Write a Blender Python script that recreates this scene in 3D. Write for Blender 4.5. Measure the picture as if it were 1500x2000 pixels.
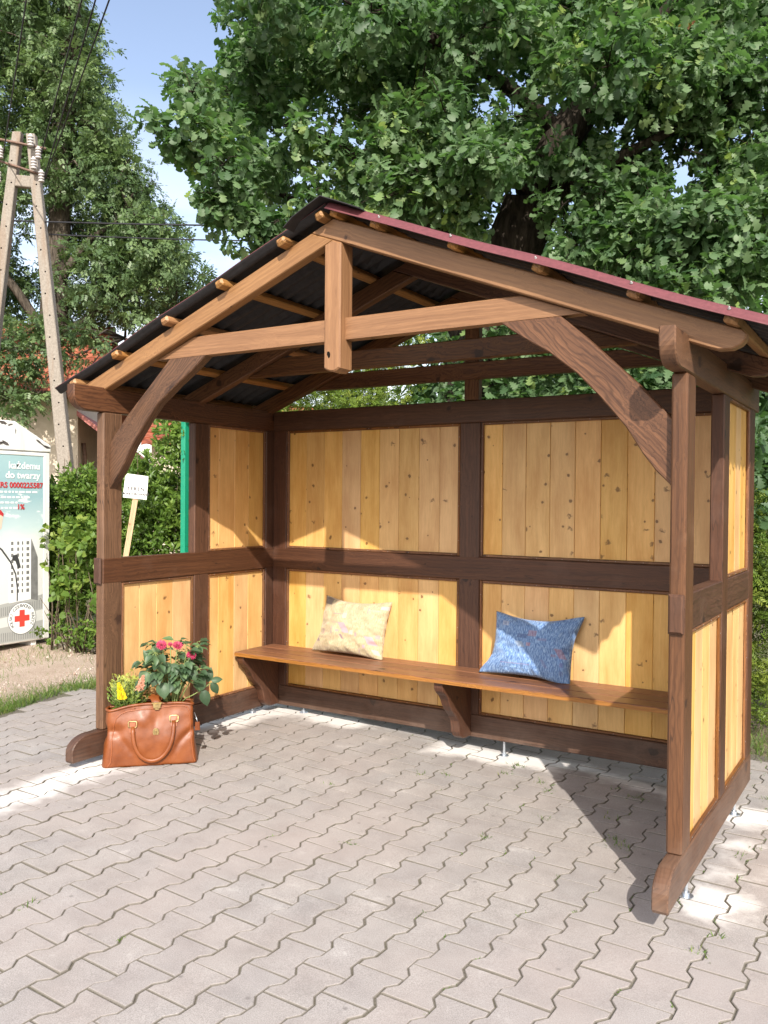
import bpy, bmesh, math, random
import numpy as np
from mathutils import Vector, Matrix

random.seed(7)
RNG = np.random.default_rng(11)
SC = bpy.context.scene
for _o in list(bpy.data.objects):
    bpy.data.objects.remove(_o)

# ------------------------------------------------------------------ camera
cam_data = bpy.data.cameras.new("camera")
cam = bpy.data.objects.new("camera", cam_data)
SC.collection.objects.link(cam)
cam_data.sensor_fit = 'VERTICAL'
cam_data.sensor_height = 36.0
cam_data.lens = 30.193
cam_data.clip_start = 0.05
cam_data.clip_end = 3000
R0 = (0.85029418, 0.5262335, 0.00883824)
R1 = (-0.01436348, 0.00641546, 0.99987626)
R2 = (-0.52611168, 0.85031591, -0.01301357)
cam.matrix_world = Matrix(((R0[0], R1[0], -R2[0], 4.04798),
                           (R0[1], R1[1], -R2[1], -3.36167),
                           (R0[2], R1[2], -R2[2], 1.58531),
                           (0, 0, 0, 1)))
SC.camera = cam

# ------------------------------------------------------------------ light
SUN_EL, SUN_AZ = math.radians(36.6), math.radians(35.3)      # azimuth measured from -y towards +x
SUN = Vector((math.sin(SUN_AZ) * math.cos(SUN_EL), -math.cos(SUN_AZ) * math.cos(SUN_EL), math.sin(SUN_EL)))
sl = bpy.data.lights.new("sun", 'SUN')
sl.energy = 2.75
sl.angle = math.radians(0.55)
sl.color = (1.0, 0.93, 0.83)
so = bpy.data.objects.new("sun", sl)
so.rotation_euler = (-SUN).to_track_quat('-Z', 'Y').to_euler()
so.location = (10, -14, 12)
SC.collection.objects.link(so)

world = bpy.data.worlds.new("World")
SC.world = world
world.use_nodes = True
wt = world.node_tree
wt.nodes.clear()


def nd(nt, typ, **kw):
    n = nt.nodes.new(typ)
    for k, v in kw.items():
        if k == 'i':
            for a, b in v.items():
                s = n.inputs[a]
                if isinstance(b, bpy.types.NodeSocket):
                    nt.links.new(b, s)
                else:
                    s.default_value = b
        else:
            setattr(n, k, v)
    return n


def ramp(nt, fac, stops, interp='LINEAR'):
    n = nt.nodes.new('ShaderNodeValToRGB')
    n.color_ramp.interpolation = interp
    el = n.color_ramp.elements
    while len(el) < len(stops):
        el.new(0.5)
    for e, (p, c) in zip(el, stops):
        e.position = p
        e.color = (c, c, c, 1) if isinstance(c, (int, float)) else (*c, 1)
    nt.links.new(fac, n.inputs['Fac'])
    return n.outputs['Color']


def mth(nt, op, a, b=None, c=None, clamp=False):
    n = nt.nodes.new('ShaderNodeMath')
    n.operation = op
    n.use_clamp = clamp
    for k, v in enumerate((a, b, c)):
        if v is None:
            continue
        if isinstance(v, bpy.types.NodeSocket):
            nt.links.new(v, n.inputs[k])
        else:
            n.inputs[k].default_value = v
    return n.outputs[0]


def mixc(nt, fac, a, b, mode='MIX'):
    n = nt.nodes.new('ShaderNodeMix')
    n.data_type = 'RGBA'
    n.blend_type = mode
    n.clamp_factor = True
    for idx, v in ((0, fac), (6, a), (7, b)):
        if isinstance(v, bpy.types.NodeSocket):
            nt.links.new(v, n.inputs[idx])
        elif idx == 0:
            n.inputs[0].default_value = v
        else:
            n.inputs[idx].default_value = (*v, 1) if len(v) == 3 else v
    return n.outputs[2]


sky = nd(wt, 'ShaderNodeTexSky', sky_type='NISHITA', sun_disc=False)
sky.sun_elevation = SUN_EL
sky.sun_rotation = math.radians(145)
sky.altitude = 200
sky.air_density = 1.0
sky.dust_density = 1.2
sky.ozone_density = 1.6
geo = nd(wt, 'ShaderNodeTexCoord')
sep = nd(wt, 'ShaderNodeSeparateXYZ', i={0: geo.outputs['Generated']})
cmap = nd(wt, 'ShaderNodeMapping', i={'Vector': geo.outputs['Generated'], 'Scale': (2.4, 2.4, 7.0), 'Location': (3.1, 0.4, 0.0)})
cn = nd(wt, 'ShaderNodeTexNoise', i={'Vector': cmap.outputs[0], 'Scale': 1.3, 'Detail': 7.0, 'Roughness': 0.55})
low = ramp(wt, sep.outputs['Z'], [(0.0, 1.0), (0.22, 0.85), (0.42, 0.0)])
cl = mth(wt, 'MULTIPLY', ramp(wt, cn.outputs['Fac'], [(0.42, 0.0), (0.6, 1.0)]), low)
tint = mixc(wt, 1.0, sky.outputs[0], (0.94, 0.78, 0.69), 'MULTIPLY')
skyc = mixc(wt, mth(wt, 'MULTIPLY', cl, 0.65), tint, (4.0, 4.1, 4.25))
# unseen bright broken cloud added behind the viewer to fill the shade
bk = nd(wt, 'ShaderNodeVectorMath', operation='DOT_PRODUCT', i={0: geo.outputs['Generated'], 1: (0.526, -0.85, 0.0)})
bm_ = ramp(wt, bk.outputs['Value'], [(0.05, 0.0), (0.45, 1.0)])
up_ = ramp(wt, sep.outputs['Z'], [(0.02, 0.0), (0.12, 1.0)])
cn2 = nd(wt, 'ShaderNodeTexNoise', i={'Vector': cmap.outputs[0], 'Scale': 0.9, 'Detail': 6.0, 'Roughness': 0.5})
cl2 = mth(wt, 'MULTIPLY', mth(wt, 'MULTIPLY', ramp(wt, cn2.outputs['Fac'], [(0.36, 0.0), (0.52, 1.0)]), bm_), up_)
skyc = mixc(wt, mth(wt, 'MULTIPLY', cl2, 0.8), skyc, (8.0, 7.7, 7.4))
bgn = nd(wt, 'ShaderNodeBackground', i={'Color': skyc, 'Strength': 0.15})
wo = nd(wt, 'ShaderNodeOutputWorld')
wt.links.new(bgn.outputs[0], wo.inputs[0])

SC.view_settings.view_transform = 'Standard'
SC.view_settings.look = 'None'
SC.view_settings.exposure = 1.37
SC.view_settings.gamma = 1.0
SC.view_settings.use_curve_mapping = False
SC.render.engine = 'CYCLES'
SC.cycles.max_bounces = 6
SC.cycles.diffuse_bounces = 3
SC.cycles.glossy_bounces = 2
SC.cycles.transmission_bounces = 3
SC.cycles.transparent_max_bounces = 4
SC.cycles.caustics_reflective = False
SC.cycles.caustics_refractive = False


# ------------------------------------------------------------------ materials
def new_mat(name):
    m = bpy.data.materials.new(name)
    m.use_nodes = True
    nt = m.node_tree
    nt.nodes.clear()
    out = nt.nodes.new('ShaderNodeOutputMaterial')
    b = nt.nodes.new('ShaderNodeBsdfPrincipled')
    nt.links.new(b.outputs[0], out.inputs[0])
    return m, nt, b, out


def attr(nt, name):
    n = nt.nodes.new('ShaderNodeAttribute')
    n.attribute_name = name
    return n


def bump(nt, h, strength, dist, b):
    n = nt.nodes.new('ShaderNodeBump')
    n.inputs['Strength'].default_value = strength
    n.inputs['Distance'].default_value = dist
    nt.links.new(h, n.inputs['Height'])
    nt.links.new(n.outputs[0], b.inputs['Normal'])


def wood(name, light, dark, knot, kscale=5.0, kprob=0.5, kr=0.06, rough=0.5, spec=0.35, grain_amt=1.0, tintv=0.16, streak=0.5, wear=None, ring=0.35, smudge=None, crack=0.0):
    m, nt, b, out = new_mat(name)
    uv = nd(nt, 'ShaderNodeUVMap', uv_map='UVMap')
    rn = attr(nt, 'rnd').outputs['Fac']
    s = nd(nt, 'ShaderNodeSeparateXYZ', i={0: uv.outputs[0]})
    u, v = s.outputs[0], s.outputs[1]
    off = mth(nt, 'MULTIPLY', rn, 37.0)
    kv = nd(nt, 'ShaderNodeCombineXYZ', i={0: mth(nt, 'ADD', u, off), 1: mth(nt, 'ADD', v, mth(nt, 'MULTIPLY', rn, 19.0)), 2: 0.0})
    vor = nd(nt, 'ShaderNodeTexVoronoi', voronoi_dimensions='2D', feature='F1', i={'Vector': kv.outputs[0], 'Scale': kscale, 'Randomness': 1.0})
    dv = nd(nt, 'ShaderNodeVectorMath', operation='SUBTRACT', i={0: kv.outputs[0], 1: vor.outputs['Position']})
    ds = nd(nt, 'ShaderNodeSeparateXYZ', i={0: dv.outputs[0]})
    vc = nd(nt, 'ShaderNodeSeparateColor', i={0: vor.outputs['Color']})
    present = mth(nt, 'LESS_THAN', vc.outputs[0], kprob)
    d = vor.outputs['Distance']                     # metres-scaled by kscale
    siz = mth(nt, 'MULTIPLY_ADD', vc.outputs[1], kr * 0.9, kr * 0.45)
    kn = nd(nt, 'ShaderNodeTexNoise', i={'Vector': kv.outputs[0], 'Scale': 45.0, 'Detail': 2.0})
    rel = mth(nt, 'DIVIDE', mth(nt, 'MULTIPLY', d, mth(nt, 'MULTIPLY_ADD', kn.outputs['Fac'], 1.9, 0.05)), siz)
    fall = mth(nt, 'MULTIPLY', mth(nt, 'POWER', 2.718, mth(nt, 'MULTIPLY', mth(nt, 'MULTIPLY', rel, rel), -0.10)), present)
    vb = mth(nt, 'SUBTRACT', v, mth(nt, 'MULTIPLY', ds.outputs[1], mth(nt, 'MULTIPLY', fall, 0.85)))
    # slow waviness
    wv = nd(nt, 'ShaderNodeCombineXYZ', i={0: mth(nt, 'MULTIPLY', u, 1.1), 1: mth(nt, 'MULTIPLY', v, 5.0), 2: off})
    wn = nd(nt, 'ShaderNodeTexNoise', i={'Vector': wv.outputs[0], 'Scale': 1.0, 'Detail': 2.0})
    vb = mth(nt, 'ADD', vb, mth(nt, 'MULTIPLY', wn.outputs['Fac'], 0.055))
    gv = nd(nt, 'ShaderNodeCombineXYZ', i={0: mth(nt, 'MULTIPLY', u, 0.9), 1: mth(nt, 'MULTIPLY', vb, 70.0), 2: off})
    g1 = nd(nt, 'ShaderNodeTexNoise', i={'Vector': gv.outputs[0], 'Scale': 1.0, 'Detail': 5.0, 'Roughness': 0.6})
    gv2 = nd(nt, 'ShaderNodeCombineXYZ', i={0: mth(nt, 'MULTIPLY', u, 9.0), 1: mth(nt, 'MULTIPLY', vb, 420.0), 2: off})
    g2 = nd(nt, 'ShaderNodeTexNoise', i={'Vector': gv2.outputs[0], 'Scale': 1.0, 'Detail': 3.0, 'Roughness': 0.6})
    bv = nd(nt, 'ShaderNodeCombineXYZ', i={0: mth(nt, 'MULTIPLY', u, 0.7), 1: mth(nt, 'MULTIPLY', v, 2.0), 2: off})
    g3 = nd(nt, 'ShaderNodeTexNoise', i={'Vector': bv.outputs[0], 'Scale': 3.0, 'Detail': 4.0, 'Roughness': 0.6})
    gsum = mth(nt, 'ADD', mth(nt, 'MULTIPLY', g1.outputs['Fac'], 0.6), mth(nt, 'MULTIPLY', g2.outputs['Fac'], 0.4))
    gsum = mth(nt, 'ADD', mth(nt, 'MULTIPLY', gsum, 1.0 - streak * 0.4), mth(nt, 'MULTIPLY', g3.outputs['Fac'], streak * 0.4))
    c0 = 0.5 - 0.125 / max(grain_amt, .01)
    c1 = 0.5 + 0.125 / max(grain_amt, .01)
    gr = ramp(nt, gsum, [(max(c0, 0), 0.0), (min(c1, 1), 1.0)])
    col = mixc(nt, gr, dark, light)
    ln = mth(nt, 'SINE', mth(nt, 'MULTIPLY_ADD', vb, 330.0, mth(nt, 'MULTIPLY', g3.outputs['Fac'], 48.0)))
    ln = mth(nt, 'POWER', mth(nt, 'MULTIPLY_ADD', ln, 0.5, 0.5), 3.0)
    col = mixc(nt, mth(nt, 'MULTIPLY', ln, ring), col, tuple(q * 0.55 for q in dark))
    if smudge:
        sv = nd(nt, 'ShaderNodeCombineXYZ', i={0: mth(nt, 'MULTIPLY', u, 2.6), 1: mth(nt, 'MULTIPLY', v, 11.0), 2: off})
        sn = nd(nt, 'ShaderNodeTexNoise', i={'Vector': sv.outputs[0], 'Scale': 1.0, 'Detail': 6.0, 'Roughness': 0.6})
        col = mixc(nt, ramp(nt, sn.outputs['Fac'], [(0.42, 0.0), (0.70, 0.62)]), col, smudge)
        col = mixc(nt, ramp(nt, sn.outputs['Fac'], [(0.28, 0.35), (0.42, 0.0)]), col, tuple(min(1, q * 1.12) for q in light))
        # short dark marks across the boards where side branches were cut
        mv = nd(nt, 'ShaderNodeCombineXYZ', i={0: mth(nt, 'MULTIPLY_ADD', u, 13.0, mth(nt, 'MULTIPLY', kn.outputs['Fac'], 0.9)), 1: mth(nt, 'MULTIPLY_ADD', v, 7.5, off), 2: 0.0})
        mv2 = nd(nt, 'ShaderNodeTexVoronoi', voronoi_dimensions='2D', i={'Vector': mv.outputs[0], 'Scale': 1.0})
        mc2 = nd(nt, 'ShaderNodeSeparateColor', i={0: mv2.outputs['Color']})
        mk = mth(nt, 'MULTIPLY', ramp(nt, mv2.outputs['Distance'], [(0.05, 0.75), (0.17, 0.0)]), mth(nt, 'LESS_THAN', mc2.outputs[0], 0.10))
        col = mixc(nt, mk, col, knot)
    # rings round knots, then the knot itself
    halo = mth(nt, 'MULTIPLY', ramp(nt, rel, [(0.0, 1.0), (0.28, 0.8), (0.5, 0.0)]), present)
    # ramp input is clamped 0..1 so scale distance down first
    relc = mth(nt, 'MULTIPLY', rel, 0.4, clamp=True)
    halo = mth(nt, 'MULTIPLY', ramp(nt, relc, [(0.0, 1.0), (0.4, 0.35), (0.8, 0.0)]), present)
    core = mth(nt, 'MULTIPLY', ramp(nt, relc, [(0.0, 1.0), (0.3, 1.0), (0.42, 0.0)]), present)
    kc = tuple((a + 2 * bb) / 3 for a, bb in zip(knot, dark))
    col = mixc(nt, mth(nt, 'MULTIPLY', halo, 0.6), col, kc)
    col = mixc(nt, mth(nt, 'MULTIPLY', core, 0.75), col, knot)
    if crack:
        cv = nd(nt, 'ShaderNodeCombineXYZ', i={0: mth(nt, 'MULTIPLY', u, 1.6), 1: mth(nt, 'MULTIPLY', vb, 26.0), 2: mth(nt, 'ADD', off, 3.3)})
        cn_ = nd(nt, 'ShaderNodeTexNoise', i={'Vector': cv.outputs[0], 'Scale': 1.0, 'Detail': 1.0})
        ck = ramp(nt, mth(nt, 'ABSOLUTE', mth(nt, 'SUBTRACT', cn_.outputs['Fac'], 0.60)), [(0.0, 1.0), (0.012, 0.0)])
        ck = mth(nt, 'MULTIPLY', ck, ramp(nt, g3.outputs['Fac'], [(0.5, 0.0), (0.56, 1.0)]))
        col = mixc(nt, mth(nt, 'MULTIPLY', ck, crack), col, (0.012, 0.007, 0.005))
    # tone per piece
    h = nd(nt, 'ShaderNodeHueSaturation', i={'Hue': mth(nt, 'MULTIPLY_ADD', mth(nt, 'FRACT', mth(nt, 'MULTIPLY', rn, 7.31)), 0.008, 0.496),
                                          'Saturation': mth(nt, 'MULTIPLY_ADD', mth(nt, 'FRACT', mth(nt, 'MULTIPLY', rn, 3.77)), 0.2, 0.9),
                                          'Value': mth(nt, 'MULTIPLY_ADD', mth(nt, 'FRACT', mth(nt, 'MULTIPLY', rn, 5.13)), tintv * 2, 1.0 - tintv), 'Color': col})
    col = h.outputs[0]
    if wear:
        tc = nd(nt, 'ShaderNodeTexCoord')
        w1 = nd(nt, 'ShaderNodeTexNoise', i={'Vector': tc.outputs['Object'], 'Scale': 3.5, 'Detail': 6.0, 'Roughness': 0.65})
        wf = ramp(nt, w1.outputs['Fac'], [(0.55, 0.0), (0.75, 0.45)])
        col = mixc(nt, wf, col, wear)
        gp_ = nd(nt, 'ShaderNodeNewGeometry')
        zz_ = nd(nt, 'ShaderNodeSeparateXYZ', i={0: gp_.outputs['Position']}).outputs[2]
        spl = mth(nt, 'MULTIPLY', ramp(nt, zz_, [(0.10, 0.42), (0.36, 0.0)]), ramp(nt, w1.outputs['Fac'], [(0.38, 0.0), (0.66, 0.8)]))
        col = mixc(nt, spl, col, (0.20, 0.155, 0.125))
    nt.links.new(col, b.inputs['Base Color'])
    rr = mth(nt, 'MULTIPLY_ADD', g1.outputs['Fac'], 0.25, rough - 0.12)
    nt.links.new(rr, b.inputs['Roughness'])
    b.inputs['Specular IOR Level'].default_value = spec
    bump(nt, mth(nt, 'SUBTRACT', gsum, mth(nt, 'MULTIPLY', core, 0.5)), 0.35, 0.0018, b)
    return m


def plain(name, col, rough=0.6, spec=0.4, metal=0.0, nscale=0.0, namt=0.2, bumps=0.0, bdist=0.002):
    m, nt, b, out = new_mat(name)
    b.inputs['Roughness'].default_value = rough
    b.inputs['Specular IOR Level'].default_value = spec
    b.inputs['Metallic'].default_value = metal
    if nscale:
        tc = nd(nt, 'ShaderNodeTexCoord')
        n = nd(nt, 'ShaderNodeTexNoise', i={'Vector': tc.outputs['Object'], 'Scale': nscale, 'Detail': 6.0, 'Roughness': 0.6})
        lo = tuple(c * (1 - namt) for c in col)
        hi = tuple(min(1, c * (1 + namt)) for c in col)
        nt.links.new(ramp(nt, n.outputs['Fac'], [(0.3, lo), (0.7, hi)]), b.inputs['Base Color'])
        if bumps:
            bump(nt, n.outputs['Fac'], bumps, bdist, b)
    else:
        b.inputs['Base Color'].default_value = (*col, 1)
    return m


def leafmat(name, stops, rough=0.42, spec=0.5, trans=0.35, tcol=(0.16, 0.30, 0.03)):
    m, nt, b, out = new_mat(name)
    rn = attr(nt, 'rnd').outputs['Fac']
    c = ramp(nt, rn, stops)
    nt.links.new(c, b.inputs['Base Color'])
    b.inputs['Roughness'].default_value = rough
    b.inputs['Specular IOR Level'].default_value = spec
    t = nd(nt, 'ShaderNodeBsdfTranslucent', i={'Color': mixc(nt, 0.55, c, tcol)})
    mx = nd(nt, 'ShaderNodeMixShader', i={0: trans, 1: b.outputs[0], 2: t.outputs[0]})
    nt.links.new(mx.outputs[0], out.inputs[0])
    return m


M = {}
M['dark'] = wood('dark_brown_stain', (0.105, 0.047, 0.026), (0.046, 0.020, 0.012), (0.016, 0.009, 0.007), kscale=3.2, kprob=0.35, kr=0.07, rough=0.5, wear=(0.125, 0.072, 0.053), crack=0.8)
M['mid'] = wood('mid_brown_stain', (0.172, 0.078, 0.036), (0.060, 0.025, 0.013), (0.022, 0.010, 0.006), kscale=3.2, kprob=0.4, kr=0.08, rough=0.48, ring=0.6, crack=0.6)
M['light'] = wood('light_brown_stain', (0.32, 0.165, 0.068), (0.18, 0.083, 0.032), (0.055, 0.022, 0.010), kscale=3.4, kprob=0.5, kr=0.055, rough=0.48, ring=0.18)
M['batten'] = wood('golden_stain', (0.42, 0.22, 0.075), (0.20, 0.09, 0.03), (0.06, 0.03, 0.015), kscale=3.2, kprob=0.3, kr=0.05, rough=0.5)
M['pine'] = wood('yellow_pine_boards', (0.74, 0.475, 0.205), (0.60, 0.36, 0.132), (0.105, 0.045, 0.018), kscale=6.6, kprob=0.46, kr=0.058, rough=0.42, grain_amt=0.8, tintv=0.11, streak=0.8, ring=0.10, smudge=(0.46, 0.225, 0.065))
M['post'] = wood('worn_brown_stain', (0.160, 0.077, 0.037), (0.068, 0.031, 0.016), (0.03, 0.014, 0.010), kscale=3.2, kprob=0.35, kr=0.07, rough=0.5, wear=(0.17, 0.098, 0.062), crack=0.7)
M['trim'] = wood('trim_strip_stain', (0.24, 0.105, 0.04), (0.085, 0.036, 0.016), (0.03, 0.012, 0.008), kscale=5.0, kprob=0.5, kr=0.09, rough=0.48, grain_amt=1.5)
M['bench'] = wood('bench_stain', (0.27, 0.122, 0.062), (0.115, 0.048, 0.026), (0.02, 0.01, 0.006), kscale=3.0, kprob=0.3, kr=0.06, rough=0.4, wear=(0.30, 0.16, 0.09))
M['benchedge'] = wood('golden_bench_edge', (0.46, 0.20, 0.05), (0.27, 0.105, 0.024), (0.03, 0.012, 0.006), kscale=3.0, kprob=0.3, kr=0.06, rough=0.42)
M['maroon'] = plain('maroon_bitumen_sheet', (0.125, 0.036, 0.042), 0.62, 0.4, nscale=60, namt=0.18, bumps=0.2)
M['under'] = plain('black_sheet_underside', (0.026, 0.026, 0.029), 0.7, 0.3, nscale=30, namt=0.3)
M['zinc'] = plain('zinc', (0.55, 0.60, 0.66), 0.32, 0.5, metal=0.85)
M['nailhead'] = plain('nail_head', (0.40, 0.39, 0.39), 0.4, 0.5, metal=0.3)
M['black'] = plain('black_hollow', (0.008, 0.006, 0.005), 0.9, 0.1)


# ------------------------------------------------------------------ mesh helpers
class MB:
    def __init__(self):
        self.V, self.F, self.UV, self.R, self.MI, self.SM = [], [], [], [], [], []

    def add(self, verts, faces, grain=None, mat=0, rnd=None, smooth=False, uvs=None):
        o = len(self.V)
        vs = [Vector(v) for v in verts]
        self.V += [tuple(v) for v in vs]
        r = random.random() if rnd is None else rnd
        self.R += [r] * len(vs)
        g = Vector(grain).normalized() if grain is not None else None
        for fi, f in enumerate(faces):
            self.F.append([i + o for i in f])
            self.MI.append(mat)
            self.SM.append(smooth)
            if uvs is not None:
                self.UV += [uvs[i] for i in f]
                continue
            if g is None:
                self.UV += [(vs[i].x, vs[i].y) for i in f]
                continue
            n = Vector((0, 0, 0))
            for k in range(len(f)):
                a, b = vs[f[k]], vs[f[(k + 1) % len(f)]]
                n += a.cross(b)
            if n.length > 1e-12:
                n.normalize()
            if abs(n.dot(g)) > 0.8:
                a = g.orthogonal().normalized()
                b = g.cross(a)
                self.UV += [(vs[i].dot(a) * 0.3, vs[i].dot(b)) for i in f]
            else:
                c = g.cross(n).normalized()
                self.UV += [(vs[i].dot(g), vs[i].dot(c)) for i in f]

    def build(self, name, mats, parent=None, fix=True):
        me = bpy.data.meshes.new(name)
        off = Vector((0, 0, 0))
        if parent is not None:
            p = parent
            while p is not None:
                off += Vector(p.location)
                p = p.parent
        vv = [(x - off.x, y - off.y, z - off.z) for x, y, z in self.V]
        me.from_pydata(vv, [], self.F)
        uvl = me.uv_layers.new(name='UVMap')
        uvl.data.foreach_set('uv', np.array(self.UV, dtype=np.float32).ravel())
        a = me.attributes.new('rnd', 'FLOAT', 'POINT')
        a.data.foreach_set('value', np.array(self.R, dtype=np.float32))
        if not isinstance(mats, (list, tuple)):
            mats = [mats]
        for m in mats:
            me.materials.append(m)
        me.polygons.foreach_set('material_index', self.MI)
        me.polygons.foreach_set('use_smooth', self.SM)
        if fix:
            bm = bmesh.new()
            bm.from_mesh(me)
            bmesh.ops.recalc_face_normals(bm, faces=bm.faces)
            bm.to_mesh(me)
            bm.free()
        me.update()
        o = bpy.data.objects.new(name, me)
        SC.collection.objects.link(o)
        if parent is not None:
            o.parent = parent
        return o


def area2(p):
    return sum(p[i][0] * p[(i + 1) % len(p)][1] - p[(i + 1) % len(p)][0] * p[i][1] for i in range(len(p)))


def inset(p, c):
    n = len(p)
    out = []
    for i in range(n):
        a, b, d = Vector(p[i - 1]), Vector(p[i]), Vector(p[(i + 1) % n])
        e1 = (b - a).normalized()
        e2 = (d - b).normalized()
        n1 = Vector((-e1.y, e1.x))
        n2 = Vector((-e2.y, e2.x))
        k = n1 + n2
        k = n1 if k.length < 1e-6 else k / max(k.dot(n1), 0.35)
        out.append((b.x + k.x * c, b.y + k.y * c))
    return out


def prism(mb, outline, org, e1, e2, e3, T, c=0.004, grain=None, mat=0, rnd=None, smooth=False, capmat=None):
    """outline (2-D, along e1,e2) extruded T along e3 with small chamfers on both faces"""
    p = [tuple(q) for q in outline]
    if area2(p) < 0:
        p = p[::-1]
    org, e1, e2, e3 = Vector(org), Vector(e1), Vector(e2), Vector(e3)
    c = min(c, T * 0.45)
    q = inset(p, c) if c > 0 else p
    loops = [(q, 0.0), (p, c), (p, T - c), (q, T)] if c > 0 else [(p, 0.0), (p, T)]
    n = len(p)
    V = []
    for pts, t in loops:
        V += [org + e1 * a + e2 * b + e3 * t for a, b in pts]
    F = [list(range(n))[::-1], [n * (len(loops) - 1) + i for i in range(n)]]
    for l in range(len(loops) - 1):
        for i in range(n):
            j = (i + 1) % n
            F.append([l * n + i, l * n + j, (l + 1) * n + j, (l + 1) * n + i])
    mb.add(V, F, grain=grain or e3, mat=mat, rnd=rnd, smooth=smooth)


X, Y, Z = Vector((1, 0, 0)), Vector((0, 1, 0)), Vector((0, 0, 1))


def beam(mb, lo, hi, axis, c=0.005, mat=0, rnd=None):
    """axis-aligned timber with all edges eased; grain along axis"""
    lo, hi = Vector(lo), Vector(hi)
    s = hi - lo
    k = {'x': 0, 'y': 1, 'z': 2}[axis]
    a, b = [(1, 2), (2, 0), (0, 1)][k]
    w, h = s[a], s[b]
    o = [(c, 0), (w - c, 0), (w, c), (w, h - c), (w - c, h), (c, h), (0, h - c), (0, c)]
    E = [X, Y, Z]
    prism(mb, o, lo, E[a], E[b], E[k], s[k], c, grain=E[k], mat=mat, rnd=rnd)


def box(mb, lo, hi, mat=0, rnd=None, grain=None):
    x0, y0, z0 = lo
    x1, y1, z1 = hi
    V = [(x0, y0, z0), (x1, y0, z0), (x1, y1, z0), (x0, y1, z0), (x0, y0, z1), (x1, y0, z1), (x1, y1, z1), (x0, y1, z1)]
    F = [[0, 3, 2, 1], [4, 5, 6, 7], [0, 1, 5, 4], [1, 2, 6, 5], [2, 3, 7, 6], [3, 0, 4, 7]]
    mb.add(V, F, grain=grain, mat=mat, rnd=rnd)


def tube(mb, pts, r, seg=8, mat=0, smooth=True, cap=True, rnd=None, flat=None):
    """tube along pts; r scalar or list; flat=(axis vector, factor) squashes the section"""
    P = [Vector(p) for p in pts]
    n = len(P)
    rs = r if isinstance(r, (list, tuple)) else [r] * n
    V, F = [], []
    ref = Vector((0, 0, 1))
    d0 = (P[1] - P[0]).normalized()
    if abs(d0.dot(ref)) > 0.9:
        ref = Vector((1, 0, 0))
    a = d0.cross(ref).normalized()
    for i in range(n):
        d = (P[min(i + 1, n - 1)] - P[max(i - 1, 0)]).normalized()
        a = (a - d * a.dot(d))
        a = a.normalized() if a.length > 1e-6 else d.orthogonal().normalized()
        b = d.cross(a)
        for k in range(seg):
            t = 2 * math.pi * k / seg
            off = a * math.cos(t) * rs[i] + b * math.sin(t) * rs[i]
            if flat:
                ax = Vector(flat[0]).normalized()
                off = off - ax * off.dot(ax) * (1 - flat[1])
            V.append(P[i] + off)
    for i in range(n - 1):
        for k in range(seg):
            k2 = (k + 1) % seg
            F.append([i * seg + k, i * seg + k2, (i + 1) * seg + k2, (i + 1) * seg + k])
    if cap:
        F.append(list(range(seg))[::-1])
        F.append([(n - 1) * seg + k for k in range(seg)])
    mb.add(V, F, mat=mat, smooth=smooth, rnd=rnd, grain=(P[-1] - P[0]) if (P[-1] - P[0]).length > 1e-4 else Z)


def lathe(mb, org, prof, seg=16, axis=Z, mat=0, smooth=True, rnd=None):
    org = Vector(org)
    ax = Vector(axis).normalized()
    a = ax.orthogonal().normalized()
    b = ax.cross(a)
    V, F = [], []
    for r, z in prof:
        for k in range(seg):
            t = 2 * math.pi * k / seg
            V.append(org + ax * z + a * math.cos(t) * r + b * math.sin(t) * r)
    for i in range(len(prof) - 1):
        for k in range(seg):
            k2 = (k + 1) % seg
            F.append([i * seg + k, i * seg + k2, (i + 1) * seg + k2, (i + 1) * seg + k])
    if prof[0][0] > 1e-5:
        F.append(list(range(seg))[::-1])
    if prof[-1][0] > 1e-5:
        F.append([(len(prof) - 1) * seg + k for k in range(seg)])
    mb.add(V, F, mat=mat, smooth=smooth, rnd=rnd)


def empty(name, loc):
    o = bpy.data.objects.new(name, None)
    o.empty_display_size = 0.1
    o.location = loc
    SC.collection.objects.link(o)
    return o


def tag(o, label=None, cat=None, group=None, kind=None):
    if label:
        o['label'] = label
    if cat:
        o['category'] = cat
    if group:
        o['group'] = group
    if kind:
        o['kind'] = kind
    return o


def lab(o, label):
    o['label'] = label
    return o


def copy_child(src, parent, offset):
    c = src.copy()
    SC.collection.objects.link(c)
    c.parent = parent
    c.location = Vector(src.location) + Vector(offset)
    return c


def np_mesh(name, V, F, mats, rnd=None, mi=None, parent=None, smooth=False, k=None):
    """V (N,3), F (M,k) numpy"""
    me = bpy.data.meshes.new(name)
    off = np.zeros(3)
    p = parent
    while p is not None:
        off = off + np.array(p.location)
        p = p.parent
    V = np.asarray(V, dtype=np.float64) - off
    me.vertices.add(len(V))
    me.vertices.foreach_set('co', V.astype(np.float32).ravel())
    nf, kk = F.shape
    me.loops.add(nf * kk)
    me.polygons.add(nf)
    me.loops.foreach_set('vertex_index', F.astype(np.int32).ravel())
    me.polygons.foreach_set('loop_start', np.arange(0, nf * kk, kk, dtype=np.int32))
    if mi is not None:
        me.polygons.foreach_set('material_index', mi.astype(np.int32))
    if smooth:
        me.polygons.foreach_set('use_smooth', np.ones(nf, dtype=bool))
    if rnd is not None:
        a = me.attributes.new('rnd', 'FLOAT', 'POINT')
        a.data.foreach_set('value', rnd.astype(np.float32))
    for m in (mats if isinstance(mats, (list, tuple)) else [mats]):
        me.materials.append(m)
    me.update(calc_edges=True)
    me.validate()
    o = bpy.data.objects.new(name, me)
    SC.collection.objects.link(o)
    if parent is not None:
        o.parent = parent
    return o
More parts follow.
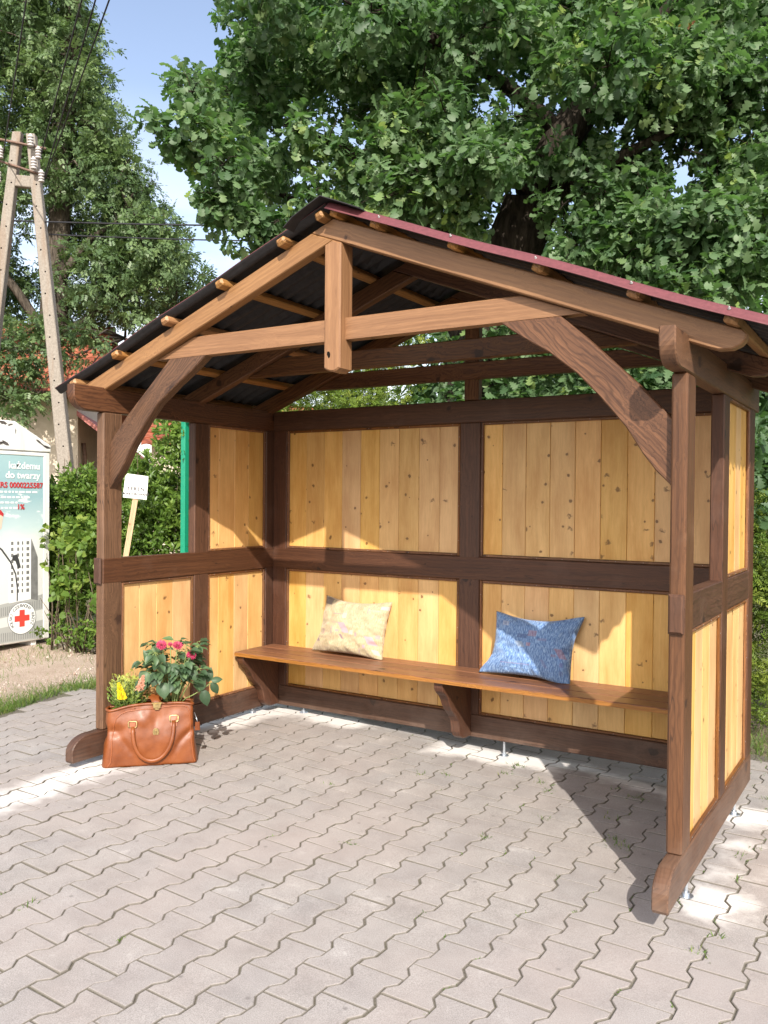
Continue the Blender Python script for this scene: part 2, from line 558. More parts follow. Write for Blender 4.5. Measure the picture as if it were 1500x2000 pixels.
OAK=[(-0.81,3.14,6.20,0.31),(2.15,5.57,6.10,0.34),(-0.75,2.41,5.81,0.37),(2.41,6.82,4.30,0.32),(-1.02,4.42,4.88,0.34),(2.82,6.28,6.74,0.41),(0.65,4.37,6.12,0.30),(3.23,6.25,3.83,0.35),(2.91,7.49,5.34,0.47),(-2.22,4.04,6.25,0.29),(-1.29,4.33,5.95,0.35),(1.48,4.27,5.65,0.32),(0.00,4.93,7.07,0.26),(3.22,8.00,4.77,0.28),(2.71,4.44,5.23,0.38),(-2.75,4.34,6.20,0.35),(2.46,4.70,5.19,0.30),(3.58,5.04,4.87,0.19),(-1.54,3.10,6.61,0.23),(0.92,3.61,6.15,0.18),(-2.03,4.40,6.66,0.31),(3.48,7.93,6.07,0.18),(2.37,5.49,4.20,0.30),(3.10,6.66,5.91,0.46),(1.44,5.06,3.98,0.27),(1.28,6.67,6.64,0.49),(1.17,6.51,7.51,0.29),(3.55,4.39,3.94,0.26),(1.13,5.81,5.15,0.48),(2.69,7.08,7.05,0.45),(1.15,2.76,4.26,0.29),(0.71,6.06,5.63,0.41),(-2.26,3.81,5.95,0.40),(-0.54,3.69,5.94,0.49),(2.96,5.61,4.92,0.47),(1.95,6.92,7.39,0.32),(2.12,6.99,6.97,0.32),(-1.15,2.66,4.80,0.40),(3.26,3.97,3.75,0.35),(0.57,5.33,5.42,0.39),(1.24,5.29,4.56,0.35),(2.92,7.63,5.82,0.35),(2.77,6.25,4.18,0.38),(2.00,3.54,5.49,0.31),(2.12,7.29,4.45,0.31),(1.01,5.00,5.17,0.49),(2.32,7.34,6.52,0.37),(-0.24,3.19,5.65,0.42),(2.56,5.29,5.66,0.28),(-1.77,3.79,5.15,0.42),(-2.65,4.47,7.54,0.39),(3.22,5.25,4.45,0.30),(-1.80,4.79,6.81,0.48),(2.46,4.49,5.76,0.35),(3.20,7.30,6.83,0.43),(1.29,3.17,5.44,0.29),(0.32,2.41,5.46,0.42),(0.98,3.28,5.85,0.28),(-0.31,3.55,5.30,0.29),(2.61,7.67,7.77,0.19),(0.95,5.18,6.67,0.48),(-1.37,4.90,5.01,0.27),(2.87,5.02,4.26,0.48),(0.64,6.53,5.66,0.36),(1.29,6.93,7.38,0.46),(1.03,5.72,7.25,0.17),(0.65,3.89,6.00,0.48),(2.28,4.60,3.75,0.37),(1.31,4.53,6.49,0.20),(1.58,4.27,3.68,0.13),(1.74,7.24,7.53,0.32),(-1.65,2.86,5.50,0.33),(-2.26,4.15,6.55,0.31),(2.89,7.35,7.29,0.32),(1.64,6.25,7.30,0.21),(-0.82,2.83,6.27,0.20),(3.55,5.68,4.52,0.20),(-2.48,4.49,6.89,0.41),(2.98,6.61,4.55,0.47),(0.40,4.48,4.94,0.36),(1.87,6.30,4.12,0.29),(-0.91,2.40,5.51,0.18),(0.14,3.64,6.05,0.38),(0.39,2.76,4.65,0.29),(2.38,5.18,4.15,0.31),(3.54,4.90,4.51,0.24),(-0.04,4.63,5.92,0.32),(-0.42,3.98,4.47,0.21),(3.28,5.41,5.61,0.40),(-0.20,5.59,7.16,0.41),(3.48,7.14,6.75,0.19),(1.51,3.99,4.56,0.29),(2.97,5.56,5.66,0.28),(-0.92,1.71,4.59,0.17),(1.60,5.09,4.61,0.40),(1.78,4.92,6.44,0.31),(-0.56,4.10,5.97,0.31),(0.62,5.00,6.16,0.32),(0.40,6.28,7.01,0.43),(0.14,3.35,4.23,0.27),(2.15,6.83,6.25,0.32),(1.83,4.02,4.47,0.33),(2.35,3.78,5.05,0.45),(3.53,7.27,5.68,0.15),(3.50,5.60,5.36,0.25),(-0.07,5.10,4.50,0.23),(3.47,7.09,4.12,0.25),(1.86,5.52,3.80,0.18),(-0.47,5.25,5.88,0.31),(2.67,6.60,7.22,0.14),(-0.67,4.58,6.25,0.40),(2.04,5.37,5.60,0.45),(2.17,6.42,3.87,0.23),(-0.23,2.58,4.20,0.19),(-1.26,4.67,7.31,0.28),(1.60,3.18,5.03,0.29),(0.02,4.65,4.42,0.25),(2.29,5.99,6.84,0.32),(-1.10,3.34,6.69,0.14),(0.34,2.65,4.07,0.28),(1.99,4.79,3.63,0.15),(2.51,7.19,5.05,0.47),(2.70,6.02,5.64,0.33),(1.98,3.20,4.95,0.37),(3.32,4.65,3.63,0.45),(3.19,6.83,3.60,0.19),(0.71,4.98,4.66,0.32),(3.13,4.18,4.31,0.35),(0.57,2.98,4.24,0.39),(3.58,4.83,3.18,0.17),(0.11,2.93,6.04,0.18),(0.96,3.08,4.40,0.32),(-0.82,4.92,5.45,0.38),(-2.38,3.64,4.77,0.21),(1.24,4.88,6.26,0.32),(-2.27,3.67,7.08,0.17),(0.05,3.54,5.34,0.41),(1.88,7.04,4.79,0.38),(2.09,5.90,6.54,0.39),(-0.81,5.61,5.75,0.48),(-0.32,4.36,6.81,0.31),(-1.01,3.78,6.58,0.30),(2.84,4.91,4.70,0.36),(-0.63,3.42,4.49,0.22),(1.30,5.69,3.98,0.13),(1.18,6.52,4.87,0.36),(3.29,5.88,5.26,0.42),(-0.97,2.01,4.53,0.27),(1.34,4.48,6.07,0.36),(3.25,6.14,6.57,0.37),(-1.15,2.78,5.33,0.36),(0.98,4.53,4.80,0.38),(1.03,6.53,5.39,0.33),(3.57,6.84,5.50,0.13),(3.04,7.45,4.29,0.29),(2.27,4.08,5.46,0.30),(2.41,3.80,3.52,0.31),(3.41,8.13,5.36,0.26),(1.26,6.27,4.39,0.36),(-0.02,4.29,5.10,0.47),(0.87,2.99,5.41,0.44),(2.03,3.51,3.54,0.26),(-0.91,2.35,4.40,0.33),(0.55,5.68,6.81,0.32),(0.31,3.35,4.86,0.47),(-0.21,5.15,4.96,0.39),(-1.59,3.20,4.59,0.40),(2.03,6.60,6.98,0.47),(3.51,4.99,3.85,0.28),(0.65,5.72,6.37,0.35),(-0.78,3.13,5.67,0.44),(3.34,6.87,4.46,0.41),(2.36,6.76,4.98,0.43),(-0.68,4.12,6.55,0.33),(-2.84,3.71,6.10,0.20),(0.35,6.28,5.40,0.33),(2.34,5.97,6.05,0.39),(-0.40,1.99,5.65,0.23),(-0.50,4.82,5.87,0.49),(1.76,6.45,3.94,0.15),(3.13,7.68,3.83,0.27),(1.44,5.65,4.18,0.30),(2.46,5.63,4.58,0.39),(3.50,4.22,5.42,0.30),(1.89,4.56,3.98,0.41),(-0.95,5.41,4.95,0.31),(-1.07,5.11,6.92,0.41),(2.24,5.57,3.79,0.30),(0.01,5.69,5.54,0.38),(-0.17,3.82,6.48,0.32),(2.89,5.30,6.10,0.47),(3.44,4.83,5.14,0.35),(1.55,3.49,3.58,0.13),(2.09,6.13,4.03,0.28),(2.92,7.92,6.79,0.31),(-1.55,3.42,6.06,0.38),(0.37,3.11,5.80,0.42),(-0.59,5.07,6.77,0.40),(2.54,4.11,5.78,0.30),(1.02,4.74,6.67,0.23),(1.73,3.31,5.77,0.13),(0.79,2.76,4.72,0.31),(-0.60,2.33,3.81,0.13),(3.35,8.27,6.21,0.31),(-2.12,2.97,5.69,0.24),(-1.13,2.22,4.11,0.13),(2.70,4.85,3.88,0.35),(3.25,6.42,5.33,0.29),(2.48,4.40,4.81,0.38),(-1.27,4.68,6.75,0.40),(-1.99,4.48,6.17,0.29),(2.56,4.44,3.58,0.36),(0.53,6.20,7.65,0.19),(3.43,6.82,7.09,0.15),(0.32,5.26,7.00,0.39),(0.19,4.79,5.13,0.36),(-0.72,1.85,4.28,0.17),(1.00,6.34,7.16,0.42),(-0.62,4.86,7.09,0.33),(-1.48,4.05,6.52,0.41),(1.52,6.18,5.99,0.28),(3.46,4.36,4.98,0.35),(-1.43,1.76,4.72,0.13),(-1.39,1.90,4.70,0.17),(-1.15,1.93,4.63,0.24),(-1.47,1.98,4.63,0.13),(-1.13,2.06,4.52,0.20),(-1.00,1.90,4.09,0.12),(-0.91,1.96,4.05,0.17),(-0.86,2.10,4.03,0.20),(-0.75,2.17,3.88,0.20),(-0.99,2.14,3.98,0.12),(-0.61,2.26,3.89,0.22),(-1.38,2.04,5.22,0.15),(-1.23,2.01,5.04,0.20),(-0.47,2.35,3.93,0.20),(-0.38,2.52,4.07,0.25),(-1.19,2.38,4.51,0.20),(-1.02,2.38,5.41,0.20),(-1.17,2.41,5.82,0.15),(-0.82,2.24,3.79,0.12),(2.72,3.61,3.76,0.30),(2.94,3.63,3.54,0.30),(2.49,3.59,3.76,0.28),(2.30,3.59,3.83,0.28),(2.79,3.65,3.33,0.28),(2.51,3.71,3.50,0.30),(2.07,3.68,3.72,0.30),(1.79,3.75,3.91,0.28),(2.98,3.78,3.89,0.28),(1.61,3.63,3.74,0.25),(2.01,4.01,4.93,0.30),(2.36,4.12,5.03,0.32),(2.65,4.30,5.17,0.32),(2.91,4.46,5.30,0.32),(2.17,4.23,4.82,0.25),(2.56,4.36,4.95,0.25),(1.76,4.10,5.13,0.25),(-0.37,2.42,4.64,0.22),(-0.19,2.53,4.56,0.25),(0.03,2.67,4.47,0.25),(0.25,2.80,4.41,0.22),(0.37,3.12,5.02,0.25),(1.12,3.35,4.81,0.25),(1.89,4.29,4.54,0.20),(1.64,3.66,4.38,0.22),(1.50,3.57,4.08,0.20),(0.77,3.12,3.99,0.25),(0.66,3.05,4.29,0.25),(0.98,3.25,4.46,0.25),(1.28,3.43,4.51,0.25),(1.82,3.65,4.13,0.22),(2.77,4.36,4.52,0.22),(2.12,3.95,4.17,0.20),(2.57,4.35,4.43,0.22),(2.11,4.31,4.64,0.20),(2.49,4.43,4.73,0.22),(2.59,4.25,4.16,0.22)]
OAK_TOP=[(2.33,4.41,7.44,0.71),(-1.48,4.76,10.03,0.61),(-0.59,5.18,8.34,0.75),(-1.13,5.50,9.65,0.69),(0.52,5.65,9.61,0.56),(0.52,3.29,8.30,0.63),(3.20,8.80,12.88,0.78),(1.53,5.65,10.60,0.54),(1.09,5.02,10.77,0.52),(1.48,7.42,11.44,0.75),(-2.25,4.55,9.07,0.58),(2.90,5.80,10.64,0.34),(2.68,6.74,7.59,0.35),(3.71,6.28,7.04,0.36),(0.17,4.17,10.27,0.51),(3.53,4.67,8.97,0.57),(-0.37,3.97,8.43,0.60),(3.54,6.23,7.91,0.64),(2.53,6.01,7.57,0.63),(3.37,6.27,9.13,0.69),(-1.07,3.35,8.45,0.52),(-0.11,2.62,8.15,0.53),(1.40,3.59,8.22,0.59),(-2.17,5.49,8.97,0.76),(3.38,5.62,8.57,0.69),(-0.54,3.14,6.76,0.39),(1.11,6.66,12.23,0.60),(1.70,7.22,10.20,0.53),(-0.27,2.72,7.32,0.62),(-1.39,4.07,10.32,0.33),(0.83,5.22,7.78,0.53),(-0.88,6.43,11.94,0.51),(3.32,7.25,9.59,0.57),(2.16,8.53,11.36,0.64),(-0.36,4.41,11.05,0.49),(-0.35,5.82,12.24,0.60),(0.33,5.25,8.84,0.56),(1.32,7.63,12.73,0.80),(2.29,6.93,11.24,0.60),(0.54,6.92,10.54,0.72),(2.01,7.68,8.39,0.46),(3.26,5.35,6.89,0.56),(2.74,4.44,6.52,0.49),(-1.69,4.99,8.53,0.58),(-0.36,6.52,10.45,0.50),(-1.01,5.86,10.48,0.70),(3.04,5.16,7.88,0.62),(2.66,7.64,9.23,0.74),(-0.22,6.84,8.78,0.59),(2.44,4.84,10.05,0.28),(2.24,8.13,13.28,0.30),(1.98,5.52,9.02,0.66),(1.73,4.94,6.97,0.37),(3.24,7.27,10.79,0.70),(1.98,6.08,7.38,0.27),(2.23,5.91,10.76,0.52),(-1.56,4.38,10.80,0.33),(-1.68,2.90,6.88,0.28),(3.76,7.69,8.03,0.40),(-2.43,3.46,7.71,0.28)]
ASH=[(-19.07,10.39,10.04,0.76),(-15.52,12.92,13.32,0.43),(-15.51,13.42,9.81,1.12),(-16.83,11.46,11.33,1.09),(-16.57,10.67,12.31,0.91),(-15.08,13.04,11.35,0.64),(-17.91,12.64,13.54,0.88),(-15.99,13.54,7.60,0.79),(-16.40,13.19,14.27,0.32),(-15.09,10.31,5.59,0.88),(-17.27,10.78,10.28,1.09),(-18.18,10.66,15.46,0.66),(-15.78,12.39,8.63,0.71),(-20.46,10.81,9.55,0.90),(-18.27,9.37,9.08,0.65),(-13.82,12.28,6.62,0.82),(-13.62,11.27,7.13,1.17),(-14.69,11.29,14.33,0.49),(-17.81,10.76,11.16,0.71),(-16.86,13.70,9.28,1.02),(-15.65,11.43,11.73,0.75),(-15.75,14.44,9.82,0.85),(-13.64,11.42,10.98,0.51),(-16.26,12.52,15.72,0.42),(-16.97,10.17,8.17,1.27),(-15.32,11.03,15.08,0.33),(-18.68,9.90,8.61,0.97),(-18.62,11.75,10.87,0.76),(-19.47,11.74,6.80,1.31),(-17.85,11.27,14.97,0.93),(-18.11,9.53,7.25,0.89),(-16.47,11.31,15.50,0.42),(-20.76,10.61,5.68,0.53),(-18.00,10.82,5.40,0.78),(-19.93,10.20,12.79,0.59),(-15.01,10.70,14.73,0.41),(-18.73,12.53,14.61,0.95),(-16.20,12.24,7.34,0.73),(-15.63,11.76,10.60,0.75),(-19.50,10.29,7.67,0.91),(-20.55,11.11,15.18,0.82),(-15.72,9.90,9.02,1.11),(-17.29,9.59,13.93,0.83),(-20.35,10.40,7.91,0.55),(-13.10,12.94,8.35,0.78),(-15.49,10.68,13.62,1.27),(-20.94,10.97,11.33,0.81),(-15.23,12.34,6.44,0.73),(-14.25,11.45,9.84,1.05),(-16.41,9.40,10.34,0.74),(-20.04,10.27,10.72,0.59),(-16.91,12.90,15.28,0.81),(-15.17,13.98,10.59,0.61),(-17.19,11.90,13.57,1.07),(-17.46,13.18,14.68,0.85),(-16.64,13.28,11.33,1.26),(-12.70,13.11,6.71,0.45),(-17.15,9.43,6.03,1.31),(-12.48,12.53,8.67,0.40),(-19.12,10.91,16.11,0.45),(-17.60,8.99,9.93,0.63),(-12.60,12.14,7.83,1.08),(-18.00,13.18,15.85,1.23),(-16.31,11.59,5.66,0.59),(-14.41,14.26,7.56,1.04),(-16.80,11.42,14.77,0.73),(-19.23,9.81,11.60,0.57),(-17.67,12.25,5.38,0.47),(-19.98,10.41,14.24,0.77),(-15.81,10.56,14.60,0.72),(-13.41,12.55,9.08,0.73),(-14.04,13.81,8.63,0.88),(-19.61,11.11,11.05,0.99),(-14.50,11.23,5.73,0.41),(-17.88,12.20,15.36,0.81),(-20.09,10.62,5.23,0.66),(-14.91,12.53,7.20,0.79),(-20.21,10.48,12.17,0.72),(-17.67,12.53,11.30,0.72),(-13.14,13.82,8.20,0.50),(-14.58,10.82,12.25,1.03),(-16.10,11.43,12.72,0.87),(-21.06,10.74,6.42,0.50),(-17.99,8.90,11.41,0.33),(-19.88,10.94,13.18,0.97),(-17.82,11.89,12.03,0.84),(-14.99,12.20,10.52,0.75),(-15.13,11.05,11.04,0.71),(-13.60,12.37,10.27,0.36),(-12.84,12.04,6.46,0.70),(-13.19,12.48,9.67,0.44),(-19.45,11.61,9.85,1.05),(-19.98,11.77,12.54,0.85),(-20.41,10.38,4.87,0.34),(-17.77,9.95,8.95,0.78),(-19.13,11.27,14.40,1.26),(-18.07,9.87,12.71,1.27),(-14.79,12.50,8.43,0.78),(-17.12,12.94,10.40,0.77),(-17.21,11.36,5.97,0.76),(-12.22,13.17,7.31,0.58),(-19.02,12.29,7.78,0.93),(-19.02,10.72,5.35,0.76),(-16.99,9.76,11.50,1.13),(-15.64,12.09,14.32,0.71),(-21.24,10.76,8.38,0.42),(-15.50,11.75,15.30,0.47),(-16.50,9.90,14.39,0.80),(-15.67,13.41,11.95,0.52),(-14.46,13.79,6.62,0.38),(-13.79,11.92,10.56,0.68),(-15.31,10.74,9.94,1.07),(-16.06,14.17,8.59,1.23),(-13.76,13.61,9.57,0.42),(-19.34,9.80,10.50,0.50),(-14.34,12.83,9.47,0.87),(-19.30,12.32,11.03,1.03),(-16.94,9.38,7.27,0.93),(-15.61,11.55,7.22,0.91),(-16.75,12.24,6.61,0.84),(-14.94,13.38,8.15,1.06),(-17.32,13.49,12.65,1.28),(-15.98,13.15,6.51,0.56),(-14.41,15.03,7.23,0.38),(-18.51,11.37,10.11,0.73),(-21.27,10.68,13.41,0.33),(-16.78,10.62,5.58,1.03),(-20.63,11.02,5.13,0.47),(-18.31,12.36,5.80,0.93),(-19.96,10.33,16.12,0.40),(-16.97,10.61,13.40,0.83),(-15.87,10.42,5.10,0.63),(-13.37,12.03,10.26,0.35),(-21.04,11.21,13.00,1.00),(-20.50,10.48,14.76,0.55),(-18.53,10.41,6.04,0.87),(-18.46,12.40,11.34,0.73),(-14.43,11.96,11.93,0.49),(-17.12,9.74,9.42,0.72),(-15.00,11.82,12.73,0.80),(-16.16,12.84,14.18,0.45),(-18.61,9.88,10.79,0.98),(-17.88,11.41,7.58,1.03),(-13.48,13.51,7.49,1.14),(-16.19,13.12,13.76,0.51),(-21.21,10.86,9.45,0.55),(-18.41,9.46,9.77,0.66),(-15.41,11.01,5.33,0.40),(-20.86,10.69,15.85,0.57),(-14.99,12.41,11.96,0.50),(-12.10,8.44,3.81,0.35),(-12.20,8.14,3.46,0.40),(-12.57,8.15,4.14,0.50),(-12.86,8.10,4.71,0.50),(-12.29,8.45,4.38,0.30),(-11.36,8.91,4.59,0.20),(-10.65,9.34,4.11,0.25),(-11.74,8.68,5.03,0.40),(-12.21,8.39,5.14,0.45),(-11.08,9.09,5.04,0.40),(-12.57,8.03,3.69,0.40),(-11.45,8.98,5.16,0.35),(-12.21,8.27,4.68,0.40),(-10.75,9.29,4.71,0.25),(-11.84,8.50,4.68,0.30),(-11.46,8.73,4.58,0.25),(-12.67,8.22,5.04,0.50),(-11.93,8.69,5.38,0.40),(-12.76,8.03,4.14,0.40),(-11.13,8.93,4.25,0.18),(-13.67,12.01,8.81,0.90),(-13.82,11.90,7.61,0.90),(-13.63,12.05,9.87,0.80),(-14.81,11.61,13.29,0.90),(-15.05,11.48,14.23,0.90),(-14.51,11.54,11.86,0.90),(-14.04,11.81,10.93,0.80),(-13.02,12.64,8.35,0.80)]
# ================================================================== SETTING: paving, soil
W_, D_, T_ = 3.312, 1.605, 0.061
GRID_ROT = math.radians(-1.2)


def ground_z(x, y):
    '''the yard rises a few centimetres towards the left end of the shelter'''
    a = max(0.0, min(1.0, (2.2 - x) / 2.0))
    b = max(0.0, min(1.0, (x + 3.3) / 1.5))
    a, b = a * a * (3 - 2 * a), b * b * (3 - 2 * b)
    return 0.060 * a * b


def seg_dist(p, a, b):
    ax, ay = a
    bx, by = b
    px, py = p
    L = (bx - ax) ** 2 + (by - ay) ** 2
    t = max(0, min(1, ((px - ax) * (bx - ax) + (py - ay) * (by - ay)) / L))
    return math.hypot(px - ax - t * (bx - ax), py - ay - t * (by - ay))


DUST = [((0.26, -1.15), (0.10, -0.05), 0.16, 0.75), ((0.10, -0.05), (0.07, 0.5), 0.12, 1.0), ((0.0, 1.0), (0.0, 1.55), 0.26, 1.15), ((0.05, 1.55), (0.75, 1.56), 0.17, 1.0),
        ((1.55, 1.48), (2.2, 1.56), 0.16, 1.0), ((2.35, 1.62), (2.9, 1.40), 0.10, 0.6), ((2.9, 1.40), (3.1, 1.15), 0.07, 0.5), ((3.37, 0.16), (3.41, 0.26), 0.115, 1.15),
        ((3.36, 1.22), (3.40, 1.40), 0.125, 1.1), ((3.36, 0.3), (3.38, 1.2), 0.10, 0.45), ((-0.1, 0.2), (-0.1, 1.2), 0.12, 0.7)]


def dust_at(x, y):
    v = 0
    for a, b, r, s in DUST:
        v = max(v, s * max(0, 1.25 - seg_dist((x, y), a, b) / r))
    return min(v, 1.3)


def build_paving():
    px, py = 0.159, 0.2055            # column pitch, paver length pitch
    dl = 0.0135
    gap = 0.0021
    ch = 0.0044
    ca, sa = math.cos(GRID_ROT), math.sin(GRID_ROT)
    hw, hl = px / 2, py / 2
    # right-hand outline from bottom to top of one paver
    xs = [(hw + dl, -hl), (hw + dl, -hl + 0.033), (hw - dl, -hl + 0.0695), (hw - dl, hl - 0.0695), (hw + dl, hl - 0.033), (hw + dl, hl)]
    base = xs + [(-x, y) for x, y in xs[::-1]]
    outer = inset(base, gap)
    inner = inset(base, gap + ch)
    n = len(base)
    V, F, R, DU, ED = [], [], [], [], []
    rr = random.Random(3)
    for i in range(-34, 48):
        for j in range(-34, 26):
            cx = i * px + 0.012
            cy = (j + (0.5 if i % 2 else 0.0)) * py + 0.06
            wx, wy = cx * ca - cy * sa, cx * sa + cy * ca
            # paved area ends in front of the gravel (left) and behind the shelter
            edge_l = -1.44 - (0.10 * max(0, wy - 0.25)) + 0.05 * math.sin(wy * 5.0)
            if wx < edge_l or wy > 2.42 or wx > 6.2:
                continue
            if wy < -4.9:
                continue
            r = rr.random()
            zt = rr.uniform(-0.0022, 0.0018) - (0.0015 if rr.random() < 0.06 else 0) + ground_z(wx, wy)
            tx, ty = rr.gauss(0, 0.006) + (ground_z(wx + .05, wy) - ground_z(wx - .05, wy)) / .1, rr.gauss(0, 0.006)
            jx, jy, ja = rr.gauss(0, 0.0008), rr.gauss(0, 0.0008), rr.gauss(0, 0.004)
            o = len(V)
            jt = [(rr.gauss(0, 0.0007), rr.gauss(0, 0.0007)) for _ in inner]
            inn = [(x + a_, y + b_) for (x, y), (a_, b_) in zip(inner, jt)]
            pts = [(0.0, 0.0, 0.0)] + [(x, y, 0.0) for x, y in inn] + [(x, y, -0.0028) for x, y in outer] + [(x, y, -0.03) for x, y in outer]
            for x, y, z in pts:
                x2, y2 = x - y * ja + jx, y + x * ja + jy
                X_, Y_ = cx + x2, cy + y2
                V.append((X_ * ca - Y_ * sa, X_ * sa + Y_ * ca, z + zt + tx * x + ty * y))
                R.append(r)
                DU.append(dust_at(V[-1][0], V[-1][1]))
            ED += [0.0] * (1 + n) + [1.0] * (2 * n)
            for k in range(n):
                k2 = (k + 1) % n
                F.append([o, o + 1 + k, o + 1 + k2, o + 1 + k2])
                F.append([o + 1 + k, o + 1 + n + k, o + 1 + n + k2, o + 1 + k2])
                F.append([o + 1 + n + k, o + 1 + 2 * n + k, o + 1 + 2 * n + k2, o + 1 + n + k2])
    me = bpy.data.meshes.new('pavement')
    me.from_pydata(V, [], [f[:3] if f[2] == f[3] else f for f in F])
    a = me.attributes.new('rnd', 'FLOAT', 'POINT')
    a.data.foreach_set('value', np.array(R, dtype=np.float32))
    a = me.attributes.new('dust', 'FLOAT', 'POINT')
    a.data.foreach_set('value', np.array(DU, dtype=np.float32))
    a = me.attributes.new('edge', 'FLOAT', 'POINT')
    a.data.foreach_set('value', np.array(ED, dtype=np.float32))
    m, nt, b, out = new_mat('concrete_pavers')
    tc = nd(nt, 'ShaderNodeTexCoord')
    rn = attr(nt, 'rnd').outputs['Fac']
    du = attr(nt, 'dust').outputs['Fac']
    n1 = nd(nt, 'ShaderNodeTexNoise', i={'Vector': tc.outputs['Object'], 'Scale': 260.0, 'Detail': 3.0, 'Roughness': 0.7})
    n2 = nd(nt, 'ShaderNodeTexNoise', i={'Vector': tc.outputs['Object'], 'Scale': 5.0, 'Detail': 7.0, 'Roughness': 0.62})
    n3 = nd(nt, 'ShaderNodeTexNoise', i={'Vector': tc.outputs['Object'], 'Scale': 0.9, 'Detail': 5.0, 'Roughness': 0.6})
    c = ramp(nt, n2.outputs['Fac'], [(0.28, (0.242, 0.226, 0.219)), (0.5, (0.295, 0.279, 0.270)), (0.75, (0.342, 0.325, 0.314))])
    c = mixc(nt, 0.75, c, ramp(nt, n1.outputs['Fac'], [(0.30, (0.52, 0.50, 0.48)), (0.5, (1.0, 1.0, 1.0)), (0.66, (1.40, 1.39, 1.37))]), 'MULTIPLY')
    c = mixc(nt, 1.0, c, ramp(nt, rn, [(0.0, (0.955, 0.955, 0.965)), (0.5, (1.0, 0.99, 0.985)), (1.0, (1.04, 1.02, 1.005))]), 'MULTIPLY')
    c = mixc(nt, ramp(nt, n3.outputs['Fac'], [(0.42, 0.0), (0.68, 0.5)]), c, (0.335, 0.285, 0.265))
    n6 = nd(nt, 'ShaderNodeTexNoise', i={'Vector': tc.outputs['Object'], 'Scale': 2.3, 'Detail': 8.0, 'Roughness': 0.7})
    c = mixc(nt, ramp(nt, n6.outputs['Fac'], [(0.54, 0.0), (0.74, 0.35)]), c, (0.20, 0.18, 0.165))
    # small dark spots
    vo = nd(nt, 'ShaderNodeTexVoronoi', voronoi_dimensions='2D', i={'Vector': tc.outputs['Object'], 'Scale': 4.0})
    sp = mth(nt, 'MULTIPLY', ramp(nt, vo.outputs['Distance'], [(0.02, 1.0), (0.045, 0.0)]), mth(nt, 'LESS_THAN', nd(nt, 'ShaderNodeSeparateColor', i={0: vo.outputs['Color']}).outputs[0], 0.3))
    c = mixc(nt, mth(nt, 'MULTIPLY', sp, 0.45), c, (0.10, 0.09, 0.085))
    df = mth(nt, 'ADD', du, mth(nt, 'MULTIPLY', mth(nt, 'SUBTRACT', n2.outputs['Fac'], 0.5), 1.5))
    dfac = ramp(nt, df, [(0.2, 0.0), (0.85, 0.86)])
    c = mixc(nt, dfac, c, (0.72, 0.70, 0.68))
    ed = attr(nt, 'edge').outputs['Fac']
    c = mixc(nt, mth(nt, 'MULTIPLY', ramp(nt, ed, [(0.05, 0.0), (0.6, 0.85)]), mth(nt, 'MULTIPLY_ADD', n2.outputs['Fac'], 0.9, 0.45)), c, (0.125, 0.112, 0.090))
    nt.links.new(c, b.inputs['Base Color'])
    b.inputs['Roughness'].default_value = 0.85
    b.inputs['Specular IOR Level'].default_value = 0.25
    bump(nt, n1.outputs['Fac'], 0.45, 0.0018, b)
    me.materials.append(m)
    o = bpy.data.objects.new('pavement', me)
    SC.collection.objects.link(o)
    tag(o, 'grey interlocking concrete paving stones with sandy joints', kind='structure')


build_paving()

# sand bed showing in the joints, and the wide soil sheet underneath
mb = MB()
jx_ = [-1.75 + 0.1 * k for k in range(82)]
mb.add([(x, y, ground_z(x, 0) - 0.0058) for x in jx_ for y in (-5.2, 2.5)], [[2 * k, 2 * k + 2, 2 * k + 3, 2 * k + 1] for k in range(81)])
m, nt, b, out = new_mat('joint_sand')
tc = nd(nt, 'ShaderNodeTexCoord')
n1 = nd(nt, 'ShaderNodeTexNoise', i={'Vector': tc.outputs['Object'], 'Scale': 120.0, 'Detail': 4.0})
n2 = nd(nt, 'ShaderNodeTexNoise', i={'Vector': tc.outputs['Object'], 'Scale': 1.6, 'Detail': 6.0, 'Roughness': 0.7})
c = ramp(nt, n1.outputs['Fac'], [(0.3, (0.070, 0.060, 0.048)), (0.7, (0.165, 0.148, 0.118))])
c = mixc(nt, ramp(nt, n2.outputs['Fac'], [(0.48, 0.0), (0.70, 0.55)]), c, (0.110, 0.112, 0.05))
nt.links.new(c, b.inputs['Base Color'])
b.inputs['Roughness'].default_value = 0.95
bump(nt, n1.outputs['Fac'], 0.6, 0.004, b)
tag(mb.build('joint_sand', m), 'sandy mossy bed between the paving stones', kind='structure')

m, nt, b, out = new_mat('ground_soil')
tc = nd(nt, 'ShaderNodeTexCoord')
n1 = nd(nt, 'ShaderNodeTexNoise', i={'Vector': tc.outputs['Object'], 'Scale': 35.0, 'Detail': 8.0, 'Roughness': 0.7})
n2 = nd(nt, 'ShaderNodeTexNoise', i={'Vector': tc.outputs['Object'], 'Scale': 0.8, 'Detail': 5.0})
c = ramp(nt, n1.outputs['Fac'], [(0.3, (0.10, 0.075, 0.05)), (0.7, (0.24, 0.19, 0.14))])
c = mixc(nt, ramp(nt, n2.outputs['Fac'], [(0.42, 0.0), (0.6, 0.7)]), c, (0.09, 0.13, 0.035))
nt.links.new(c, b.inputs['Base Color'])
b.inputs['Roughness'].default_value = 1.0
bump(nt, n1.outputs['Fac'], 0.8, 0.02, b)
M['soil'] = m
mb = MB()
mb.add([(-900, -900, -0.035), (900, -900, -0.035), (900, 900, -0.035), (-900, 900, -0.035)], [[0, 1, 2, 3]])
tag(mb.build('ground', m), 'earth and rough grass around the paving', kind='structure')

